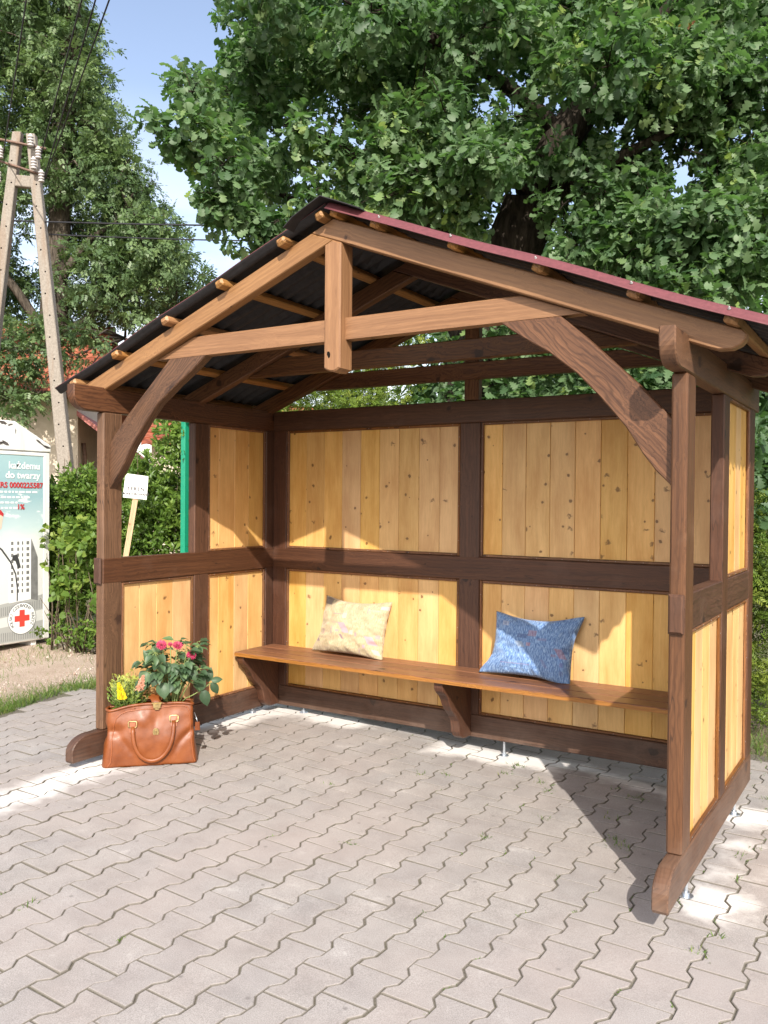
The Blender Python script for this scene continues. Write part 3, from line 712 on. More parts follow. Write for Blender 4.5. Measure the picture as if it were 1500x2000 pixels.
# gravel strip on the left, gently uneven
m, nt, b, out = new_mat('gravel_sand')
tc = nd(nt, 'ShaderNodeTexCoord')
n1 = nd(nt, 'ShaderNodeTexNoise', i={'Vector': tc.outputs['Object'], 'Scale': 70.0, 'Detail': 8.0, 'Roughness': 0.75})
n2 = nd(nt, 'ShaderNodeTexNoise', i={'Vector': tc.outputs['Object'], 'Scale': 3.0, 'Detail': 6.0})
vo = nd(nt, 'ShaderNodeTexVoronoi', i={'Vector': tc.outputs['Object'], 'Scale': 75.0})
c = ramp(nt, n1.outputs['Fac'], [(0.30, (0.22, 0.15, 0.11)), (0.5, (0.46, 0.36, 0.29)), (0.7, (0.62, 0.53, 0.46))])
c = mixc(nt, ramp(nt, n2.outputs['Fac'], [(0.35, 0.35), (0.65, 0.0)]), c, (0.30, 0.22, 0.15))
nt.links.new(c, b.inputs['Base Color'])
b.inputs['Roughness'].default_value = 0.95
bump(nt, mth(nt, 'ADD', n1.outputs['Fac'], vo.outputs['Distance']), 0.9, 0.012, b)
nx, ny = 60, 70
V = []
for j in range(ny + 1):
    for i in range(nx + 1):
        y = -6.0 + 9.6 * j / ny
        xr = -1.56 - 0.10 * max(0, y - 0.25) + 0.10 * math.sin(y * 3.1)
        x = -7.5 + (xr + 7.5) * i / nx
        e = min(1, (xr - x) / 0.3)
        z = -0.03 + 0.045 * e + 0.018 * math.sin(x * 3.7 + y * 1.3) * math.sin(y * 2.9) * e + ground_z(x, y)
        V.append((x, y, z))
F = [[j * (nx + 1) + i, j * (nx + 1) + i + 1, (j + 1) * (nx + 1) + i + 1, (j + 1) * (nx + 1) + i] for j in range(ny) for i in range(nx)]
mb = MB()
mb.add(V, F, smooth=True)
tag(mb.build('gravel_path', m), 'pinkish gravel strip left of the paving', kind='structure')

# ================================================================== SHELTER
SH = empty('bus_shelter', (1.656, 0.8, 0.0))
tag(SH, 'open fronted wooden waiting shelter with brown timber frame and yellow pine panels', 'shelter')
SLOPE = 0.385
AX, AZ = 1.665, 2.932                       # apex of the rafter tops
RD = 0.102                                  # vertical rafter depth
dirR = Vector((1, 0, -SLOPE)).normalized()
ZB, ZS, ZR0, ZR1, ZP, ZT = 0.097, 0.2406, 1.091, 1.237, 2.084, 2.2243


def arc(cx, cz, rx, rz, a0, a1, n=7):
    return [(cx + rx * math.cos(math.radians(a0 + (a1 - a0) * i / n)), cz + rz * math.sin(math.radians(a0 + (a1 - a0) * i / n))) for i in range(n + 1)]


def part(name, fn, mat, parent=None, label=None):
    mb = MB()
    fn(mb)
    o = mb.build(name, mat, parent or SH)
    if label:
        o['label'] = label
    return o


def side_wall(s):
    xa, xb = (0.0, T_) if s < 0 else (W_ - T_, W_)
    # sill with rounded nose in front
    nose = arc(-0.207 + 0.13, ZS - 0.085, 0.13, 0.085, 180, 90, 8)
    ol = [(D_, ZB), (D_, ZS)] + [(0.0, ZS)] + nose[::-1] + [(-0.207, ZB + 0.012), (-0.199, ZB)]
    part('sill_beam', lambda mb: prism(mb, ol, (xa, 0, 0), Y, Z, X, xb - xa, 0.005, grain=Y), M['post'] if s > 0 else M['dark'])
    part('post', lambda mb: beam(mb, (xa, 0, ZS), (xb, 0.1436, ZP), 'z', 0.008), M['post'])
    part('post', lambda mb: beam(mb, (xa + 0.0008, 0.742, ZS), (xb - 0.0008, 0.874, ZP), 'z', 0.006), M['dark'])
    part('post', lambda mb: beam(mb, (xa + 0.0008, 1.465, ZS), (xb - 0.0008, D_, ZP), 'z', 0.006), M['dark'])
    if s < 0:
        ra, rb = xa + 0.0015, xb + 0.0022
    else:
        ra, rb = xa - 0.0022, xb - 0.0018
    part('rail', lambda mb: beam(mb, (ra, 0.002, ZR0), (rb, 1.60, ZR1), 'y', 0.004), M['dark'])
    # tenon block on the face of the post
    part('rail_end_block', lambda mb: prism(mb, [(xa + 0.001, 1.088), (xb - 0.001, 1.088), (xb - 0.001, 1.24), (xa + 0.001, 1.24)], (0, -0.022, 0), X, Z, Y, 0.0224, 0.0095, grain=Z), M['dark'])
    npl = arc(-0.2046 + 0.10, ZP + 0.085, 0.10, 0.085, 180, 270, 8)
    op = [(D_ + 0.12, ZT), (-0.2046, ZT)] + npl + [(D_ + 0.12, ZP)]
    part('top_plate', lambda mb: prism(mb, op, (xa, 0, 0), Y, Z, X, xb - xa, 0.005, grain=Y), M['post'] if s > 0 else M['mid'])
    # panels
    xm = (xa + xb) / 2
    for (y0, y1, z0, z1, joints) in ((0.1436, 0.742, ZS, ZR0, [0.294, 0.432, 0.572]), (0.874, 1.465, ZS, ZR0, [0.991, 1.15, 1.295]), (0.874, 1.465, ZR1, ZP, [0.991, 1.15, 1.295])):
        panel('y', y0, y1, z0, z1, xm, joints)


def panel(ax, a0, a1, z0, z1, mid, joints, depth=T_):
    tw = 0.018

    def P(a, m, z):
        return (a, m, z) if ax == 'x' else (m, a, z)
    mb = MB()
    js = [a0 + 0.004] + list(joints) + [a1 - 0.004]
    hb = 0.0095
    for p, q in zip(js[:-1], js[1:]):
        c = 0.0028
        g = 0.0006
        r = random.random()
        lo, hi = (p + g, mid - hb), (q - g, mid + hb)
        ol = [(lo[0] + c, lo[1]), (hi[0] - c, lo[1]), (hi[0], lo[1] + c), (hi[0], hi[1] - c), (hi[0] - c, hi[1]), (lo[0] + c, hi[1]), (lo[0], hi[1] - c), (lo[0], lo[1] + c)]
        e1, e2 = (X, Y) if ax == 'x' else (Y, X)
        prism(mb, ol, (0, 0, z0 + 0.003), e1, e2, Z, z1 - z0 - 0.006, 0.001, grain=Z, rnd=r)
    o = mb.build('board_panel', M['pine'], SH)
    # bead strips on both faces
    mb = MB()
    for s in (-1, 1):
        m0 = mid + s * (hb + 0.0004)
        m1 = mid + s * (depth / 2 - 0.005)
        lo, hi = min(m0, m1), max(m0, m1)
        c = 0.006

        def strip(A0, A1, Z0, Z1, g):
            if g == 'z':
                beam(mb, P(A0, lo, Z0), P(A1, hi, Z1), 'z', 0.004)
            else:
                beam(mb, P(A0, lo, Z0), P(A1, hi, Z1), ax, 0.004)
        e = 0.0006
        strip(a0 + e, a0 + tw, z0 + e, z1 - e, 'z')
        strip(a1 - tw, a1 - e, z0 + e, z1 - e, 'z')
        strip(a0 + tw + e, a1 - tw - e, z0 + e, z0 + tw, 'a')
        strip(a0 + tw + e, a1 - tw - e, z1 - tw, z1 - e, 'a')
    # nail heads in the bead strips
    for s in (-1, 1):
        mm = mid + s * (depth / 2 - 0.0052)
        axn = (Y if ax == 'x' else X) * s
        for zz in (z0 + tw / 2, z1 - tw / 2):
            k = a0 + 0.06
            while k < a1 - 0.04:
                lathe(mb, P(k, mm, zz), [(0.0022, 0), (0.0018, 0.001), (0, 0.0013)], 6, axis=axn, mat=1)
                k += 0.16
        for aa in (a0 + tw / 2, a1 - tw / 2):
            k = z0 + 0.10
            while k < z1 - 0.06:
                lathe(mb, P(aa, mm, k), [(0.0022, 0), (0.0018, 0.001), (0, 0.0013)], 6, axis=axn, mat=1)
                k += 0.22
    mb.build('trim', [M['trim'], M['nailhead']], o)


for s in (-1, 1):
    side_wall(s)

# back wall
YB0, YB1 = 1.544, D_
part('sill_beam', lambda mb: beam(mb, (T_ + 0.0005, YB0 - 0.001, ZB + 0.001), (W_ - T_ - 0.0005, YB1 - 0.001, ZS), 'x', 0.005), M['dark'])
part('rail', lambda mb: beam(mb, (T_ + 0.003, YB0 - 0.0015, ZR0), (W_ - T_ - 0.003, YB1 - 0.0015, ZR1), 'x', 0.004), M['dark'])
part('top_plate', lambda mb: beam(mb, (T_ + 0.0005, YB0 - 0.002, ZP), (W_ - T_ - 0.0005, YB1 - 0.002, ZT), 'x', 0.005), M['dark'])
part('post', lambda mb: beam(mb, (T_ + 0.0005, YB0, ZS), (0.182, YB1 - 0.002, ZP), 'z', 0.005), M['dark'])
part('post', lambda mb: beam(mb, (1.578, YB0 - 0.0005, ZS), (1.721, YB1 - 0.002, ZP), 'z', 0.005), M['dark'])
part('post', lambda mb: beam(mb, (3.13, YB0, ZS), (W_ - T_ - 0.0005, YB1 - 0.002, ZP), 'z', 0.005), M['dark'])
yc = (YB0 + YB1) / 2
jl = [0.194 + 0.1535 * k for k in range(1, 9)]
jr = [1.708 + 0.1555 * k for k in range(1, 10)]
for (z0, z1) in ((ZS, ZR0), (ZR1, ZP)):
    panel('x', 0.182, 1.578, z0, z1, yc, jl)
    panel('x', 1.721, 3.13, z0, z1, yc, [j for j in jr if j < 3.06])

# rafters: left piece butts under the right one at the apex
TZ = lambda x: AZ - SLOPE * abs(x - AX)
Bx = AX - RD / (2 * SLOPE)


def tail(sgn):
    xe = AX + sgn * 1.835
    pts = [(xe, TZ(xe))]
    ex = [(xe + sgn * 0.016, TZ(xe) - 0.018), (xe + sgn * 0.012, TZ(xe) - 0.038), (xe - sgn * 0.005, TZ(xe) - 0.056), (xe - sgn * 0.035, TZ(xe) - 0.069), (xe - sgn * 0.085, TZ(xe - sgn * 0.085) - RD * 0.985), (xe - sgn * 0.12, TZ(xe - sgn * 0.12) - RD)]
    return pts + ex


ri = 0
for (y0, y1) in ((0.006, 0.067), (0.775, 0.836), (1.482, 1.543)):
    th = y1 - y0
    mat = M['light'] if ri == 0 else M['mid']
    olR = [(AX, AZ)] + tail(1) + [(AX, AZ - RD), (Bx, TZ(Bx))]
    part('rafter', lambda mb: prism(mb, olR, (0, y0, 0), X, Z, Y, th, 0.005, grain=dirR), mat)
    olL = [(Bx - 0.001, TZ(Bx) - 0.0008), (AX, AZ - RD - 0.001)] + tail(-1)[::-1]
    part('rafter', lambda mb: prism(mb, olL, (0, y0, 0), X, Z, Y, th, 0.005, grain=Vector((1, 0, SLOPE))), mat)
    yt = y0 + 0.04
    zt0, zt1 = 2.356, 2.462
    dx0, dx1 = (AZ - RD - 0.003 - zt0) / SLOPE, (AZ - RD - 0.003 - zt1) / SLOPE
    olT = [(AX - dx0, zt0), (AX + dx0, zt0), (AX + dx1, zt1), (AX - dx1, zt1)]
    part('collar_tie', lambda mb: prism(mb, olT, (0, yt, 0), X, Z, Y, 0.06, 0.005, grain=X), mat)
    ri += 1


def kingpost(mb):
    x0, x1 = 1.619, 1.714
    zb = AZ - RD - 0.002
    ol = [(x0, 2.222), (x0 + 0.012, 2.212), (x0 + 0.035, 2.203), ((x0 + x1) / 2 + 0.012, 2.200), (x1 - 0.02, 2.205), (x1 - 0.008, 2.213), (x1, 2.216), (x1, zb - SLOPE * (x1 - AX)), (AX, zb), (x0, zb - SLOPE * (AX - x0))]
    prism(mb, ol, (0, -0.0015, 0), X, Z, Y, 0.108, 0.007, grain=Z, rnd=0.31)


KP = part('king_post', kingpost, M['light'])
mb = MB()
hm = [(0.011 * math.cos(t), 0.017 * math.sin(t)) for t in [math.radians(-80 + 16 * k) for k in range(11)]] + [(-0.006, 0.016), (-0.009, 0.004)]
prism(mb, hm, (1.648, -0.0022, 2.281), X, Z, Y, 0.001, 0.0, grain=X)
mb.build('knot_hole', M['black'], KP)
part('gable_post', lambda mb: beam(mb, (1.60, 1.549, ZT), (1.70, 1.603, 2.83), 'z', 0.005), M['mid'])

bo = [(2.79, 2.357), (2.895, 2.262), (3.107, 2.059), (3.209, 1.951), (3.2505, 1.908)]
bi = [(3.2505, 1.641), (3.238, 1.659), (3.185, 1.712), (3.133, 1.780), (3.067, 1.885), (2.954, 2.018), (2.863, 2.113), (2.743, 2.208), (2.621, 2.283), (2.575, 2.315), (2.519, 2.357)]
part('brace', lambda mb: prism(mb, bo + bi, (0, 0.044, 0), X, Z, Y, 0.06, 0.005, grain=Vector((0.70, 0, -0.71))), M['mid'], label='long curved brace')
part('brace', lambda mb: prism(mb, [(3.312 - a + (0.02 if c > 2.2 else 0), c) for a, c in bo + bi], (0, 0.044, 0), X, Z, Y, 0.06, 0.005, grain=Vector((0.70, 0, 0.71))), M['mid'])

# roof battens
nrm = Vector((SLOPE, 0, 1)).normalized()
for sgn in (-1, 1):
    sl_ = Vector((sgn, 0, -SLOPE)).normalized()
    nn = Vector((sgn * SLOPE, 0, 1)).normalized()
    for dx in (0.036, 0.265, 0.665, 1.055, 1.445, 1.80):
        cx = AX + sgn * dx
        org = Vector((cx, -0.062, TZ(cx))) + nn * 0.001
        w, h = (0.054, 0.037) if dx > 0.05 else (0.045, 0.037)
        c = 0.006
        ol = [(-w / 2 + c, 0), (w / 2 - c, 0), (w / 2, c), (w / 2, h - c), (w / 2 - c, h), (-w / 2 + c, h), (-w / 2, h - c), (-w / 2, c)]
        part('batten', lambda mb: prism(mb, ol, org, sl_, nn, Y, 1.80, 0.012, grain=Y), M['batten'])

# corrugated bitumen sheets
PITCH, AMP, MEAN = 0.095, 0.0150, 0.0510


def roof_sheet(sgn, y0, phase, turn):
    ny, nx = 170, 22
    ys = [y0 + (1.80 - y0) * j / ny for j in range(ny + 1)]
    V, F, mi = [], [], []
    th = 0.0035
    for lay in (0, 1):
        for j, y in enumerate(ys):
            for i in range(nx + 1):
                dx = 0.012 + (1.975 - 0.012) * i / nx
                x = AX + sgn * dx
                wv = AMP * math.cos(2 * math.pi * (y - phase) / PITCH)
                z = AZ - SLOPE * dx + MEAN + wv - (th if lay else 0)
                if turn and y < phase:
                    z -= 0.010 * ((phase - y) / (phase - y0)) ** 1.5
                z += 0.004 * math.sin(dx * 7 + y * 3) * min(1, dx)
                V.append((x, y + (0.003 * math.sin(dx * 9) if j == 0 else 0), z))
    n = (nx + 1)
    N = n * (ny + 1)
    for j in range(ny):
        for i in range(nx):
            a = j * n + i
            F.append([a, a + 1, a + n + 1, a + n])
            mi.append(0)
            F.append([N + a, N + a + n, N + a + n + 1, N + a + 1])
            mi.append(1)
    for j in range(ny):
        for i in (0, nx):
            a = j * n + i
            F.append([a, a + n, N + a + n, N + a])
            mi.append(0)
    for i in range(nx):
        for j in (0, ny):
            a = j * n + i
            F.append([a, a + 1, N + a + 1, N + a])
            mi.append(0)
    mb = MB()
    mb.add(V, F, smooth=True)
    mb.MI = mi
    return mb.build('roof_sheet', [M['maroon'], M['under']], SH)


rsL = roof_sheet(-1, -0.045, -0.052, False)
rsR = roof_sheet(1, -0.086, -0.0385, True)
for dx in (0.30, 0.665, 1.055, 1.445, 1.80):
    mb = MB()
    yn = -0.060
    x = AX + dx
    z = AZ - SLOPE * dx + MEAN + AMP * math.cos(2 * math.pi * (yn + 0.0385) / PITCH) - 0.002
    ax_ = Vector((SLOPE * 0.5, -1.0, 0.75)).normalized()
    lathe(mb, (x, yn, z), [(0.0058, 0), (0.006, 0.002), (0.0035, 0.004), (0.0033, 0.010), (0.0, 0.012)], 8, axis=ax_)
    mb.build('roof_nail', M['nailhead'], rsR)


def ridge(mb):
    V, F = [], []
    cols = []
    prof = [(-0.215, 0.046), (-0.16, 0.067), (-0.08, 0.073), (-0.03, 0.075), (0.0, 0.077), (0.03, 0.075), (0.08, 0.074), (0.16, 0.071), (0.215, 0.068)]
    ys = [-0.105, 0.3, 0.8, 1.3, 1.815]
    th = 0.004
    for lay in (0, 1):
        for y in ys:
            for dx, up in prof:
                V.append((AX + dx, y, AZ - SLOPE * abs(dx) + up - (th if lay else 0)))
    n, N = len(prof), len(prof) * len(ys)
    mi = []
    for j in range(len(ys) - 1):
        for i in range(n - 1):
            a = j * n + i
            F.append([a, a + 1, a + n + 1, a + n])
            mi.append(0)
            F.append([N + a, N + a + n, N + a + n + 1, N + a + 1])
            mi.append(1)
        for i in (0, n - 1):
            a = j * n + i
            F.append([a, a + n, N + a + n, N + a])
            mi.append(1)
    for i in range(n - 1):
        for j in (0, len(ys) - 1):
            a = j * n + i
            F.append([a, a + 1, N + a + 1, N + a])
            mi.append(1)
    mb.add(V, F, smooth=False)
    mb.MI = mi


mb = MB()
ridge(mb)
mb.build('ridge_cap', [M['maroon'], M['under']], SH)

# adjustable feet
first = None
for (x, y) in ((W_ - 0.03, 0.22), (W_ - 0.03, 1.30), (0.03, 0.22), (0.03, 1.36), (0.33, 1.575), (1.89, 1.575), (3.0, 1.575)):
    if first is None:
        mb = MB()
        lathe(mb, (x, y, 0.0), [(0.030, 0.0), (0.030, 0.004), (0.014, 0.005), (0.0145, 0.018), (0.0075, 0.019), (0.0075, 0.105)], 14, smooth=False)
        first = mb.build('foot_bolt', M['zinc'], SH)
        fx, fy = x, y
    else:
        copy_child(first, SH, (x - fx, y - fy, min(ground_z(x, y), 0.06)))

# bench fixed to the back wall
mb = MB()
BT = 0.535
for k, (y0, y1) in enumerate(((1.128, 1.260), (1.267, 1.400), (1.407, 1.541))):
    beam(mb, (0.0665, y0, BT - 0.030), (3.246, y1, BT + random.uniform(-0.001, 0.001)), 'x', 0.004, rnd=(0.13, 0.62, 0.37)[k])
BN = mb.build('bench', M['bench'], SH)
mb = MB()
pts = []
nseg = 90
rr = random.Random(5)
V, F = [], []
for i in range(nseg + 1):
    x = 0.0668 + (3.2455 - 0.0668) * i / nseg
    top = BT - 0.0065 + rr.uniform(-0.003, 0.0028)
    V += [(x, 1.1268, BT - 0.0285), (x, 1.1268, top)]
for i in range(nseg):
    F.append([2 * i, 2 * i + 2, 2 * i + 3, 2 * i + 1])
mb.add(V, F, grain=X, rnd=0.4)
mb.build('golden_edge', M['benchedge'], BN, fix=False)  # golden strip along the front edge of the bench, uneven at its top
br = [(1.15, BT - 0.031), (1.15, 0.472), (1.158, 0.452), (1.175, 0.437), (1.20, 0.420), (1.232, 0.385), (1.255, 0.345), (1.285, 0.310), (1.335, 0.268), (1.362, 0.232), (1.372, 0.195), (1.380, 0.160), (1.400, 0.130), (1.43, 0.112), (1.47, 0.105), (1.5425, 0.105), (1.5425, BT - 0.031)]
for xb in (0.0665, 1.615, 3.185):
    mb = MB()
    prism(mb, br, (xb, 0, 0), Y, Z, X, 0.061, 0.005, grain=Vector((0, -0.45, 0.9)))
    mb.build('bracket', M['dark'], BN)
# ================================================================== PILLOWS
from mathutils import noise as mnoise


def pillow_mat(kind):
    m, nt, b, out = new_mat(kind + '_cushion_fabric')
    uv = nd(nt, 'ShaderNodeUVMap', uv_map='UVMap')
    s = nd(nt, 'ShaderNodeSeparateXYZ', i={0: uv.outputs[0]})
    u, v = s.outputs[0], s.outputs[1]
    a = nd(nt, 'ShaderNodeCombineXYZ', i={0: mth(nt, 'MULTIPLY', u, 110.0), 1: mth(nt, 'MULTIPLY', v, 16.0), 2: 0.0})
    n1 = nd(nt, 'ShaderNodeTexNoise', i={'Vector': a.outputs[0], 'Scale': 1.0, 'Detail': 4.0, 'Roughness': 0.6, 'Distortion': 0.6})
    n2 = nd(nt, 'ShaderNodeTexNoise', i={'Vector': uv.outputs[0], 'Scale': 4.0, 'Detail': 3.0})
    if kind == 'blue':
        c = ramp(nt, n1.outputs['Fac'], [(0.33, (0.048, 0.098, 0.235)), (0.5, (0.135, 0.235, 0.44)), (0.66, (0.31, 0.45, 0.65))])
        mots = [(-0.33, 0.34, 0.045, 0.035, (0.45, 0.45, 0.50)), (-0.335, 0.335, 0.018, 0.014, (0.10, 0.16, 0.30)), (0.02, 0.22, 0.05, 0.05, (0.38, 0.20, 0.20)), (-0.09, 0.16, 0.06, 0.035, (0.07, 0.09, 0.20)), (-0.10, 0.02, 0.045, 0.045, (0.33, 0.36, 0.38)), (0.0, 0.03, 0.022, 0.028, (0.40, 0.16, 0.12)),
                (0.15, 0.13, 0.055, 0.022, (0.20, 0.18, 0.30)), (0.38, -0.06, 0.045, 0.07, (0.38, 0.17, 0.16)), (0.42, -0.01, 0.03, 0.05, (0.04, 0.06, 0.13)), (0.30, -0.10, 0.03, 0.02, (0.22, 0.13, 0.18)), (-0.13, -0.30, 0.17, 0.006, (0.33, 0.22, 0.36)), (-0.13, -0.38, 0.17, 0.005, (0.07, 0.10, 0.20)), (-0.29, -0.34, 0.005, 0.04, (0.10, 0.13, 0.25)),
                (0.20, -0.25, 0.02, 0.06, (0.16, 0.16, 0.28)), (0.40, -0.22, 0.022, 0.03, (0.13, 0.10, 0.24)), (0.40, -0.33, 0.022, 0.03, (0.10, 0.12, 0.25)), (-0.35, -0.10, 0.03, 0.05, (0.22, 0.30, 0.45))]
    else:
        c = ramp(nt, n1.outputs['Fac'], [(0.30, (0.30, 0.235, 0.15)), (0.5, (0.44, 0.37, 0.235)), (0.7, (0.53, 0.47, 0.33))])
        n5 = nd(nt, 'ShaderNodeTexNoise', i={'Vector': uv.outputs[0], 'Scale': 9.0, 'Detail': 5.0, 'Roughness': 0.65})
        c = mixc(nt, ramp(nt, n5.outputs['Fac'], [(0.50, 0.0), (0.66, 0.5)]), c, (0.31, 0.25, 0.12))
        c = mixc(nt, ramp(nt, n2.outputs['Fac'], [(0.45, 0.0), (0.65, 0.5)]), c, (0.42, 0.31, 0.20))
        mots = [(-0.42, 0.42, 0.09, 0.06, (0.16, 0.14, 0.13)), (-0.05, -0.02, 0.05, 0.09, (0.55, 0.28, 0.33)), (-0.15, 0.22, 0.11, 0.008, (0.30, 0.24, 0.22)), (-0.07, 0.20, 0.03, 0.05, (0.52, 0.36, 0.34)), (-0.17, 0.06, 0.07, 0.006, (0.33, 0.27, 0.24)), (-0.22, -0.08, 0.012, 0.07, (0.36, 0.30, 0.27)), (-0.14, -0.08, 0.022, 0.02, (0.32, 0.24, 0.24)), (-0.07, -0.18, 0.016, 0.04, (0.22, 0.15, 0.18)),
                (0.08, -0.09, 0.03, 0.04, (0.60, 0.46, 0.38)), (0.15, -0.12, 0.016, 0.035, (0.33, 0.25, 0.25)), (0.35, -0.20, 0.06, 0.07, (0.55, 0.30, 0.35)), (0.44, -0.12, 0.03, 0.035, (0.36, 0.28, 0.28)), (0.27, -0.31, 0.02, 0.03, (0.42, 0.28, 0.32)), (0.33, 0.33, 0.08, 0.008, (0.48, 0.35, 0.30)), (0.25, 0.33, 0.008, 0.06, (0.33, 0.27, 0.25)), (0.45, 0.38, 0.05, 0.03, (0.60, 0.40, 0.38)), (0.43, -0.38, 0.04, 0.04, (0.60, 0.46, 0.40)), (0.20, -0.40, 0.008, 0.05, (0.35, 0.27, 0.25)),
                (-0.38, -0.12, 0.02, 0.05, (0.34, 0.22, 0.20)), (-0.43, -0.28, 0.03, 0.03, (0.22, 0.16, 0.15))]
    for k, (mu, mv, hu, hv, mc) in enumerate(mots):
        uu = mth(nt, 'ADD', mth(nt, 'SUBTRACT', u, mu), mth(nt, 'MULTIPLY', mth(nt, 'SUBTRACT', n1.outputs['Fac'], 0.5), 0.03))
        vv = mth(nt, 'SUBTRACT', v, mv)
        if k % 3 == 1:      # triangles / slanted
            uu = mth(nt, 'ADD', uu, mth(nt, 'MULTIPLY', vv, 0.5))
        f = mth(nt, 'MULTIPLY', mth(nt, 'LESS_THAN', mth(nt, 'ABSOLUTE', uu), hu), mth(nt, 'LESS_THAN', mth(nt, 'ABSOLUTE', vv), hv))
        c = mixc(nt, mth(nt, 'MULTIPLY', f, 0.45 if kind == 'blue' else 0.85), c, mc)
    nt.links.new(c, b.inputs['Base Color'])
    b.inputs['Roughness'].default_value = 0.85
    b.inputs['Specular IOR Level'].default_value = 0.15
    b.inputs['Sheen Weight'].default_value = 0.25
    bump(nt, n1.outputs['Fac'], 0.55, 0.0025, b)
    return m


def pillow(name, cx, yb, w, h, th, lean, roll, yaw, mat, seed, ears):
    N = 56
    mb = MB()
    base = Vector((cx, yb, BT + 0.002))
    ca, sa = math.cos(yaw), math.sin(yaw)
    V, UVs = [], []

    def shape(u, v, side):
        # u,v in -1..1 ; edges pulled in between the corners
        pin = 0.055
        x = u * (1 - pin * (1 - v * v) * abs(u) ** 3)
        z = v * (1 - (pin + 0.03) * (1 - u * u) * abs(v) ** 3)
        t = max(0, (1 - abs(u) ** 2.6)) ** 0.55 * max(0, (1 - abs(v) ** 2.6)) ** 0.55
        t = t * th / 2
        # wrinkles running in from the corners and the edges
        nx = mnoise.fractal(Vector((u * 1.7 + seed, v * 1.7, side * 3.0)), 0.8, 2.0, 4)
        e = max(abs(u), abs(v))
        wr = math.sin(14 * math.atan2(v * 0.8, u) + nx * 4) * 0.006 * e ** 3 * (1 - e ** 8)
        t = t * (1 + 0.24 * nx) + wr * 2.4 * (1 if t > 0.004 else 0)
        X_ = x * w / 2
        Z_ = z * h / 2
        for (eu, ev, ex, ez) in ears:
            k = math.exp(-((u - eu) ** 2 + (v - ev) ** 2) * 5)
            X_ += ex * k
            Z_ += ez * k
        return X_, side * t, Z_

    for side in (-1, 1):
        for j in range(N + 1):
            for i in range(N + 1):
                u, v = -1 + 2 * i / N, -1 + 2 * j / N
                x, t, z = shape(u, v, side)
                t += -0.02 * (1 - v) * 0.5 * (1 - u * u)       # slumps forward near the seat
                cr, sr = math.cos(roll), math.sin(roll)
                x, z = x * cr - z * sr, x * sr + z * cr
                z += h / 2
                cl, sl2 = math.cos(lean), math.sin(lean)
                yy = t * cl + z * sl2
                zz = z * cl - t * sl2
                xx = x
                V.append((base.x + xx * ca - yy * sa, base.y + xx * sa + yy * ca, max(base.z + zz, BT + 0.003)))
                UVs.append((u / 2, v / 2))
    n = N + 1
    F = []
    for j in range(N):
        for i in range(N):
            a = j * n + i
            F.append([a, a + 1, a + n + 1, a + n])
            o = n * n
            F.append([o + a, o + a + n, o + a + n + 1, o + a + 1])
    mb.add(V, F, smooth=True, uvs=UVs)
    ob = mb.build(name, mat)
    bm = bmesh.new()
    bm.from_mesh(ob.data)
    bmesh.ops.remove_doubles(bm, verts=bm.verts, dist=0.0006)
    bmesh.ops.recalc_face_normals(bm, faces=bm.faces)
    bm.to_mesh(ob.data)
    bm.free()
    return ob


PY = pillow('pillow', 0.815, 1.435, 0.53, 0.375, 0.15, math.radians(14), math.radians(-0.5), math.radians(1), pillow_mat('yellow'), 1.3,
            [(-1, -1, -0.045, 0.005), (1, 1, 0.012, 0.012), (1, -1, 0.0, -0.01), (-1, 1, 0.01, 0.02)])
tag(PY, 'cream patterned cushion with faded purple shapes leaning on the bench in full sun', 'pillow')
PB = pillow('pillow', 2.115, 1.415, 0.515, 0.365, 0.15, math.radians(17), math.radians(-1.0), math.radians(2), pillow_mat('blue'), 5.7,
            [(-1, -1, -0.065, 0.0), (1, 1, 0.035, 0.035), (-1, 1, -0.005, 0.02), (1, -1, 0.0, -0.03)])
tag(PB, 'blue denim look cushion with small reddish motifs on the right half of the bench', 'pillow')

# ================================================================== LEATHER BAG
m, nt, b, out = new_mat('tan_leather')
tc = nd(nt, 'ShaderNodeTexCoord')
n1 = nd(nt, 'ShaderNodeTexNoise', i={'Vector': tc.outputs['Object'], 'Scale': 9.0, 'Detail': 6.0, 'Roughness': 0.6})
n2 = nd(nt, 'ShaderNodeTexVoronoi', feature='F1', i={'Vector': tc.outputs['Object'], 'Scale': 420.0})
n3 = nd(nt, 'ShaderNodeTexNoise', i={'Vector': tc.outputs['Object'], 'Scale': 60.0, 'Detail': 4.0})
c = ramp(nt, n1.outputs['Fac'], [(0.3, (0.130, 0.033, 0.008)), (0.55, (0.190, 0.052, 0.012)), (0.78, (0.230, 0.072, 0.020))])
c = mixc(nt, ramp(nt, n3.outputs['Fac'], [(0.62, 0.0), (0.75, 0.35)]), c, (0.20, 0.05, 0.015))
nt.links.new(c, b.inputs['Base Color'])
b.inputs['Roughness'].default_value = 0.42
b.inputs['Specular IOR Level'].default_value = 0.38
b.inputs['Coat Weight'].default_value = 0.06
b.inputs['Coat Roughness'].default_value = 0.25
bump(nt, mth(nt, 'ADD', n2.outputs['Distance'], mth(nt, 'MULTIPLY', n3.outputs['Fac'], 0.6)), 0.25, 0.0015, b)
M['leather'] = m
M['stitch'] = plain('leather_piping', (0.24, 0.07, 0.022), 0.4, 0.5)
M['brass'] = plain('worn_brass', (0.50, 0.38, 0.18), 0.35, 0.5, metal=0.9, nscale=60, namt=0.3)
M['lining'] = plain('dark_lining', (0.03, 0.02, 0.015), 0.9, 0.1)

BL = Vector((0.168, -0.080, 0.060))
BU = Vector((0.7034, 0.7108, 0.0))          # along the front
BD = Vector((-0.7108, 0.7034, 0.0))         # to the back
BAG = empty('leather_bag', BL + BU * 0.267 + BD * 0.1)
tag(BAG, 'tan brown leather doctor bag used as a flower planter beside the left post', 'bag')


